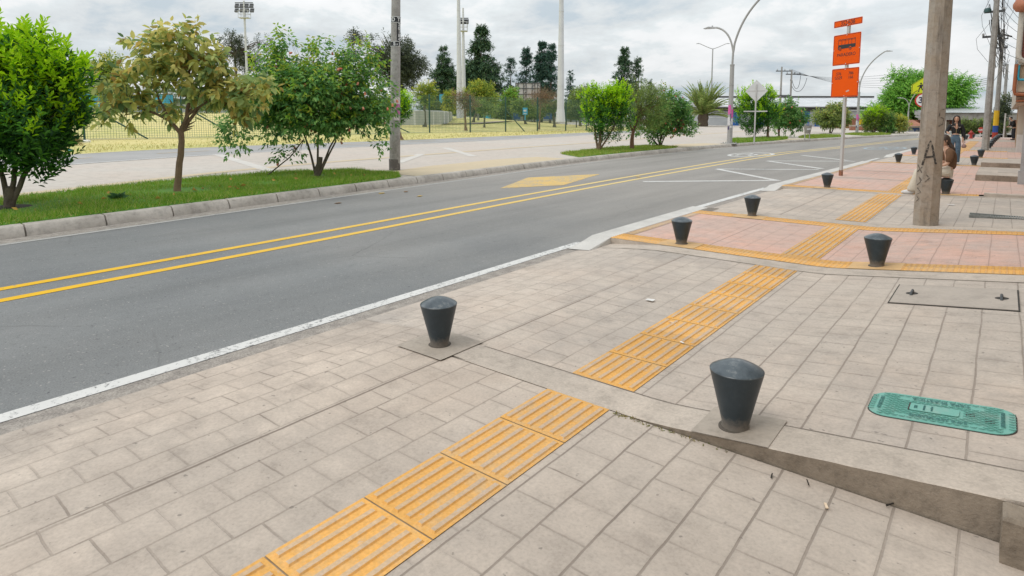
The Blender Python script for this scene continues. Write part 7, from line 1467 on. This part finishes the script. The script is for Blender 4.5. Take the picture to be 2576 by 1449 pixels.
# --- person seated on the bollard, facing the road (-X), back to the houses
sx0, sy0 = -.84, 15.20; se = thing('person', 'seated person in brown top and cream trousers, half hidden by the pole', 'person', (sx0, sy0, 0.0), R(-90) + R(14))
SB = .375
N_ = [((0, .0, SB + .10), .10), ((0, .03, SB + .26), .098), ((0, .045, SB + .42), .11), ((0, -.005, SB + .54), .075), ((0, -.045, SB + .60), .046), ((0, -.075, SB + .66), .045),
      ((.15, -.0, SB + .52), .048), ((.19, -.04, SB + .28), .036), ((.10, -.26, SB + .20), .025), ((-.15, -.0, SB + .52), .048), ((-.19, -.05, SB + .28), .036), ((-.08, -.27, SB + .21), .025),
      ((.09, -.03, SB + .08), .085), ((.10, -.50, SB + .12), .06), ((.08, -.60, .09), .036), ((.08, -.71, .04), .032), ((-.09, -.03, SB + .08), .085), ((-.10, -.49, SB + .12), .06), ((-.09, -.54, .09), .036), ((-.09, -.66, .04), .032)]
E_ = chain(0, 1, 2, 3, 4, 5) + chain(3, 6, 7, 8) + chain(3, 9, 10, 11) + chain(0, 12, 13, 14, 15) + chain(0, 16, 17, 18, 19)
hand(N_, E_, 8, N_[8][0], (-.7, -.7, .0), (0, 0, 1), .6); hand(N_, E_, 11, N_[11][0], (.7, -.7, .0), (0, 0, 1), .6)
skinned('body', N_, E_, skin_m, se); head_shape('head', (0, -.085, SB + .745), skin_m, se, R(6), R(10))
skinned('shirt', [((0, .035, SB + .135), (.128, .112)), ((0, .05, SB + .31), (.128, .11)), ((0, .055, SB + .43), (.138, .115)), ((0, .0, SB + .545), (.105, .085)), ((.155, .0, SB + .52), .074), ((.192, -.02, SB + .38), .072), ((.195, -.04, SB + .31), .058), ((-.155, .0, SB + .52), .074), ((-.192, -.02, SB + .38), .072), ((-.195, -.04, SB + .31), .058), ((0, -.035, SB + .605), .062)], chain(0, 1, 2, 3) + chain(3, 4, 5, 6) + chain(3, 7, 8, 9) + [(3, 10)], brown_top, se)
skinned('trousers', [((0, .035, SB + .29), (.124, .108)), ((0, .03, SB + .14), (.165, .15)), ((0, .0, SB + .01), (.150, .13)), ((.09, -.10, SB + .085), .108), ((.10, -.50, SB + .12), .085), ((.09, -.56, SB - .10), .086), ((.08, -.60, .12), .098), ((.08, -.605, .06), .098), ((-.09, -.10, SB + .085), .108), ((-.10, -.49, SB + .12), .085), ((-.095, -.52, SB - .10), .082), ((-.09, -.545, .12), .095), ((-.09, -.55, .06), .095)], chain(0, 1, 2) + chain(1, 3, 4, 5, 6, 7) + chain(1, 8, 9, 10, 11, 12), cream_m, se)
for x, y in ((.08, -.67), (-.09, -.62)): blob('shoe', (x, y, .042), (.045, .125, .042), shoe_w, se)
skinned('hair', [((0, -.045, SB + .77), (.06, .05)), ((0, -.005, SB + .70), (.042, .036)), ((.02, .035, SB + .63), .045), ((.03, .075, SB + .55), .042), ((.02, .085, SB + .48), .018)], chain(0, 1, 2, 3, 4), hair_b, se); cap_hair((0, -.077, SB + .752), hair_b, se, R(6), R(10))
mb = MB(); mb.tube([(.05, -.02, SB + .105), (.12, -.06, SB + .13), (.16, -.05, SB + .08), (.14, .02, SB + .10)], .012, 6); mb.build('belt_tie', cream_m, se)
# --- person behind the pole with white shirt and paper
px_ = P3(2338, 384, 27.0); pb = thing('person', 'standing person in white shirt holding white paper, mostly hidden by the concrete pole', 'person', (px_[0], px_[1], .004), math.atan2(-px_[1], -px_[0]) + R(90) - R(35))
N_ = [((0, 0, .92), .10), ((0, 0, 1.06), .10), ((0, 0, 1.22), .115), ((0, 0, 1.36), .075), ((0, 0, 1.43), .048), ((0, -.01, 1.50), .048), ((.17, 0, 1.36), .05), ((.22, .0, 1.12), .04), ((.20, -.16, .94), .027), ((-.17, 0, 1.36), .05), ((-.25, 0, 1.12), .04), ((-.27, -.10, .88), .027), ((.09, 0, .86), .085), ((.09, -.02, .48), .06), ((.09, .02, .08), .038), ((.09, -.1, .035), .034), ((-.09, 0, .86), .085), ((-.09, -.02, .48), .06), ((-.09, .02, .08), .038), ((-.09, -.1, .035), .034)]
E_ = chain(0, 1, 2, 3, 4, 5) + chain(3, 6, 7, 8) + chain(3, 9, 10, 11) + chain(0, 12, 13, 14, 15) + chain(0, 16, 17, 18, 19); hand(N_, E_, 8, N_[8][0], (0, -.3, -1), (-1, 0, 0), .6); hand(N_, E_, 11, N_[11][0], (0, -.2, -1), (1, 0, 0), .6)
skinned('body', N_, E_, skin_m, pb); head_shape('head', (0, -.02, 1.58), skin_m, pb)
skinned('shirt', [((0, 0, .92), (.14, .11)), ((0, 0, 1.10), (.14, .11)), ((0, 0, 1.26), (.15, .12)), ((0, 0, 1.37), (.10, .08)), ((.175, 0, 1.36), .075), ((.22, 0, 1.20), .075), ((-.175, 0, 1.36), .075), ((-.24, 0, 1.20), .078)], chain(0, 1, 2, 3, 4, 5) + chain(3, 6, 7), white_cloth, pb)
skinned('trousers', [((0, 0, .90), (.13, .11)), ((.09, 0, .80), .10), ((.09, -.02, .48), .085), ((.09, .02, .08), .08), ((-.09, 0, .80), .10), ((-.09, -.02, .48), .085), ((-.09, .02, .08), .08)], chain(0, 1, 2, 3) + chain(0, 4, 5, 6), dark_cloth, pb)
for x in (.09, -.09): blob('shoe', (x, -.06, .035), (.045, .12, .04), dark_cloth, pb)
blob('hair', (0, .012, 1.62), (.084, .10, .095), hair_m, pb)
o = MB().add([(-.20, -.01, -.02), (.10, -.01, -.24), (.18, -.01, .02), (-.10, -.01, .20), (-.20, .01, -.02), (.10, .01, -.24), (.18, .01, .02), (-.10, .01, .20)], [(0, 1, 2, 3), (7, 6, 5, 4), (0, 4, 5, 1), (1, 5, 6, 2), (2, 6, 7, 3), (3, 7, 4, 0)]).build('paper_bag', white_cloth); o.location = P3(2320, 343, 26.7); o.rotation_euler.z = YAW; tag(o, 'white paper bag sticking out left of the concrete pole, held by the hidden person', 'paper bag')
# --- figure in black by the far house
fx = P3(2549, 352, 44.5); fg = thing('person', 'distant person in black leaning against the far house pillar', 'person', (fx[0], fx[1], .004), R(-70))
N_ = [((0, 0, .9), .10), ((0, -.02, 1.05), .10), ((0, -.08, 1.22), .115), ((0, -.14, 1.35), .075), ((0, -.18, 1.42), .048), ((0, -.22, 1.48), .048), ((.17, -.14, 1.34), .05), ((.23, -.12, 1.10), .04), ((.18, -.30, .98), .027), ((-.17, -.14, 1.34), .05), ((-.23, -.12, 1.10), .04), ((-.18, -.30, .98), .027), ((.09, 0, .85), .085), ((.10, -.04, .46), .06), ((.10, .04, .08), .038), ((.10, -.08, .035), .034), ((-.09, 0, .85), .085), ((-.10, -.04, .46), .06), ((-.10, .04, .08), .038), ((-.10, -.08, .035), .034)]
E_ = chain(0, 1, 2, 3, 4, 5) + chain(3, 6, 7, 8) + chain(3, 9, 10, 11) + chain(0, 12, 13, 14, 15) + chain(0, 16, 17, 18, 19); hand(N_, E_, 8, N_[8][0], (-.5, -.8, -.2), (0, 0, 1), .6); hand(N_, E_, 11, N_[11][0], (.5, -.8, -.2), (0, 0, 1), .6)
skinned('body', N_, E_, skin_m, fg); head_shape('head', (0, -.26, 1.55), skin_m, fg); blob('hair', (0, -.235, 1.585), (.084, .10, .09), hair_m, fg)
skinned('jacket', [((0, 0, .88), (.16, .13)), ((0, -.02, 1.05), (.17, .14)), ((0, -.08, 1.24), (.17, .14)), ((0, -.14, 1.36), (.11, .09)), ((.18, -.14, 1.34), .085), ((.24, -.12, 1.10), .08), ((.19, -.28, .99), .05), ((-.18, -.14, 1.34), .085), ((-.24, -.12, 1.10), .08), ((-.19, -.28, .99), .05)], chain(0, 1, 2, 3, 4, 5, 6) + chain(3, 7, 8, 9), jacket_m, fg)
skinned('trousers', [((0, 0, .90), (.13, .11)), ((.09, 0, .80), .10), ((.10, -.04, .46), .085), ((.10, .04, .08), .075), ((-.09, 0, .80), .10), ((-.10, -.04, .46), .085), ((-.10, .04, .08), .075)], chain(0, 1, 2, 3) + chain(0, 4, 5, 6), dark_cloth, fg)
for x in (.10, -.10): blob('shoe', (x, -.04, .035), (.045, .12, .04), dark_cloth, fg)
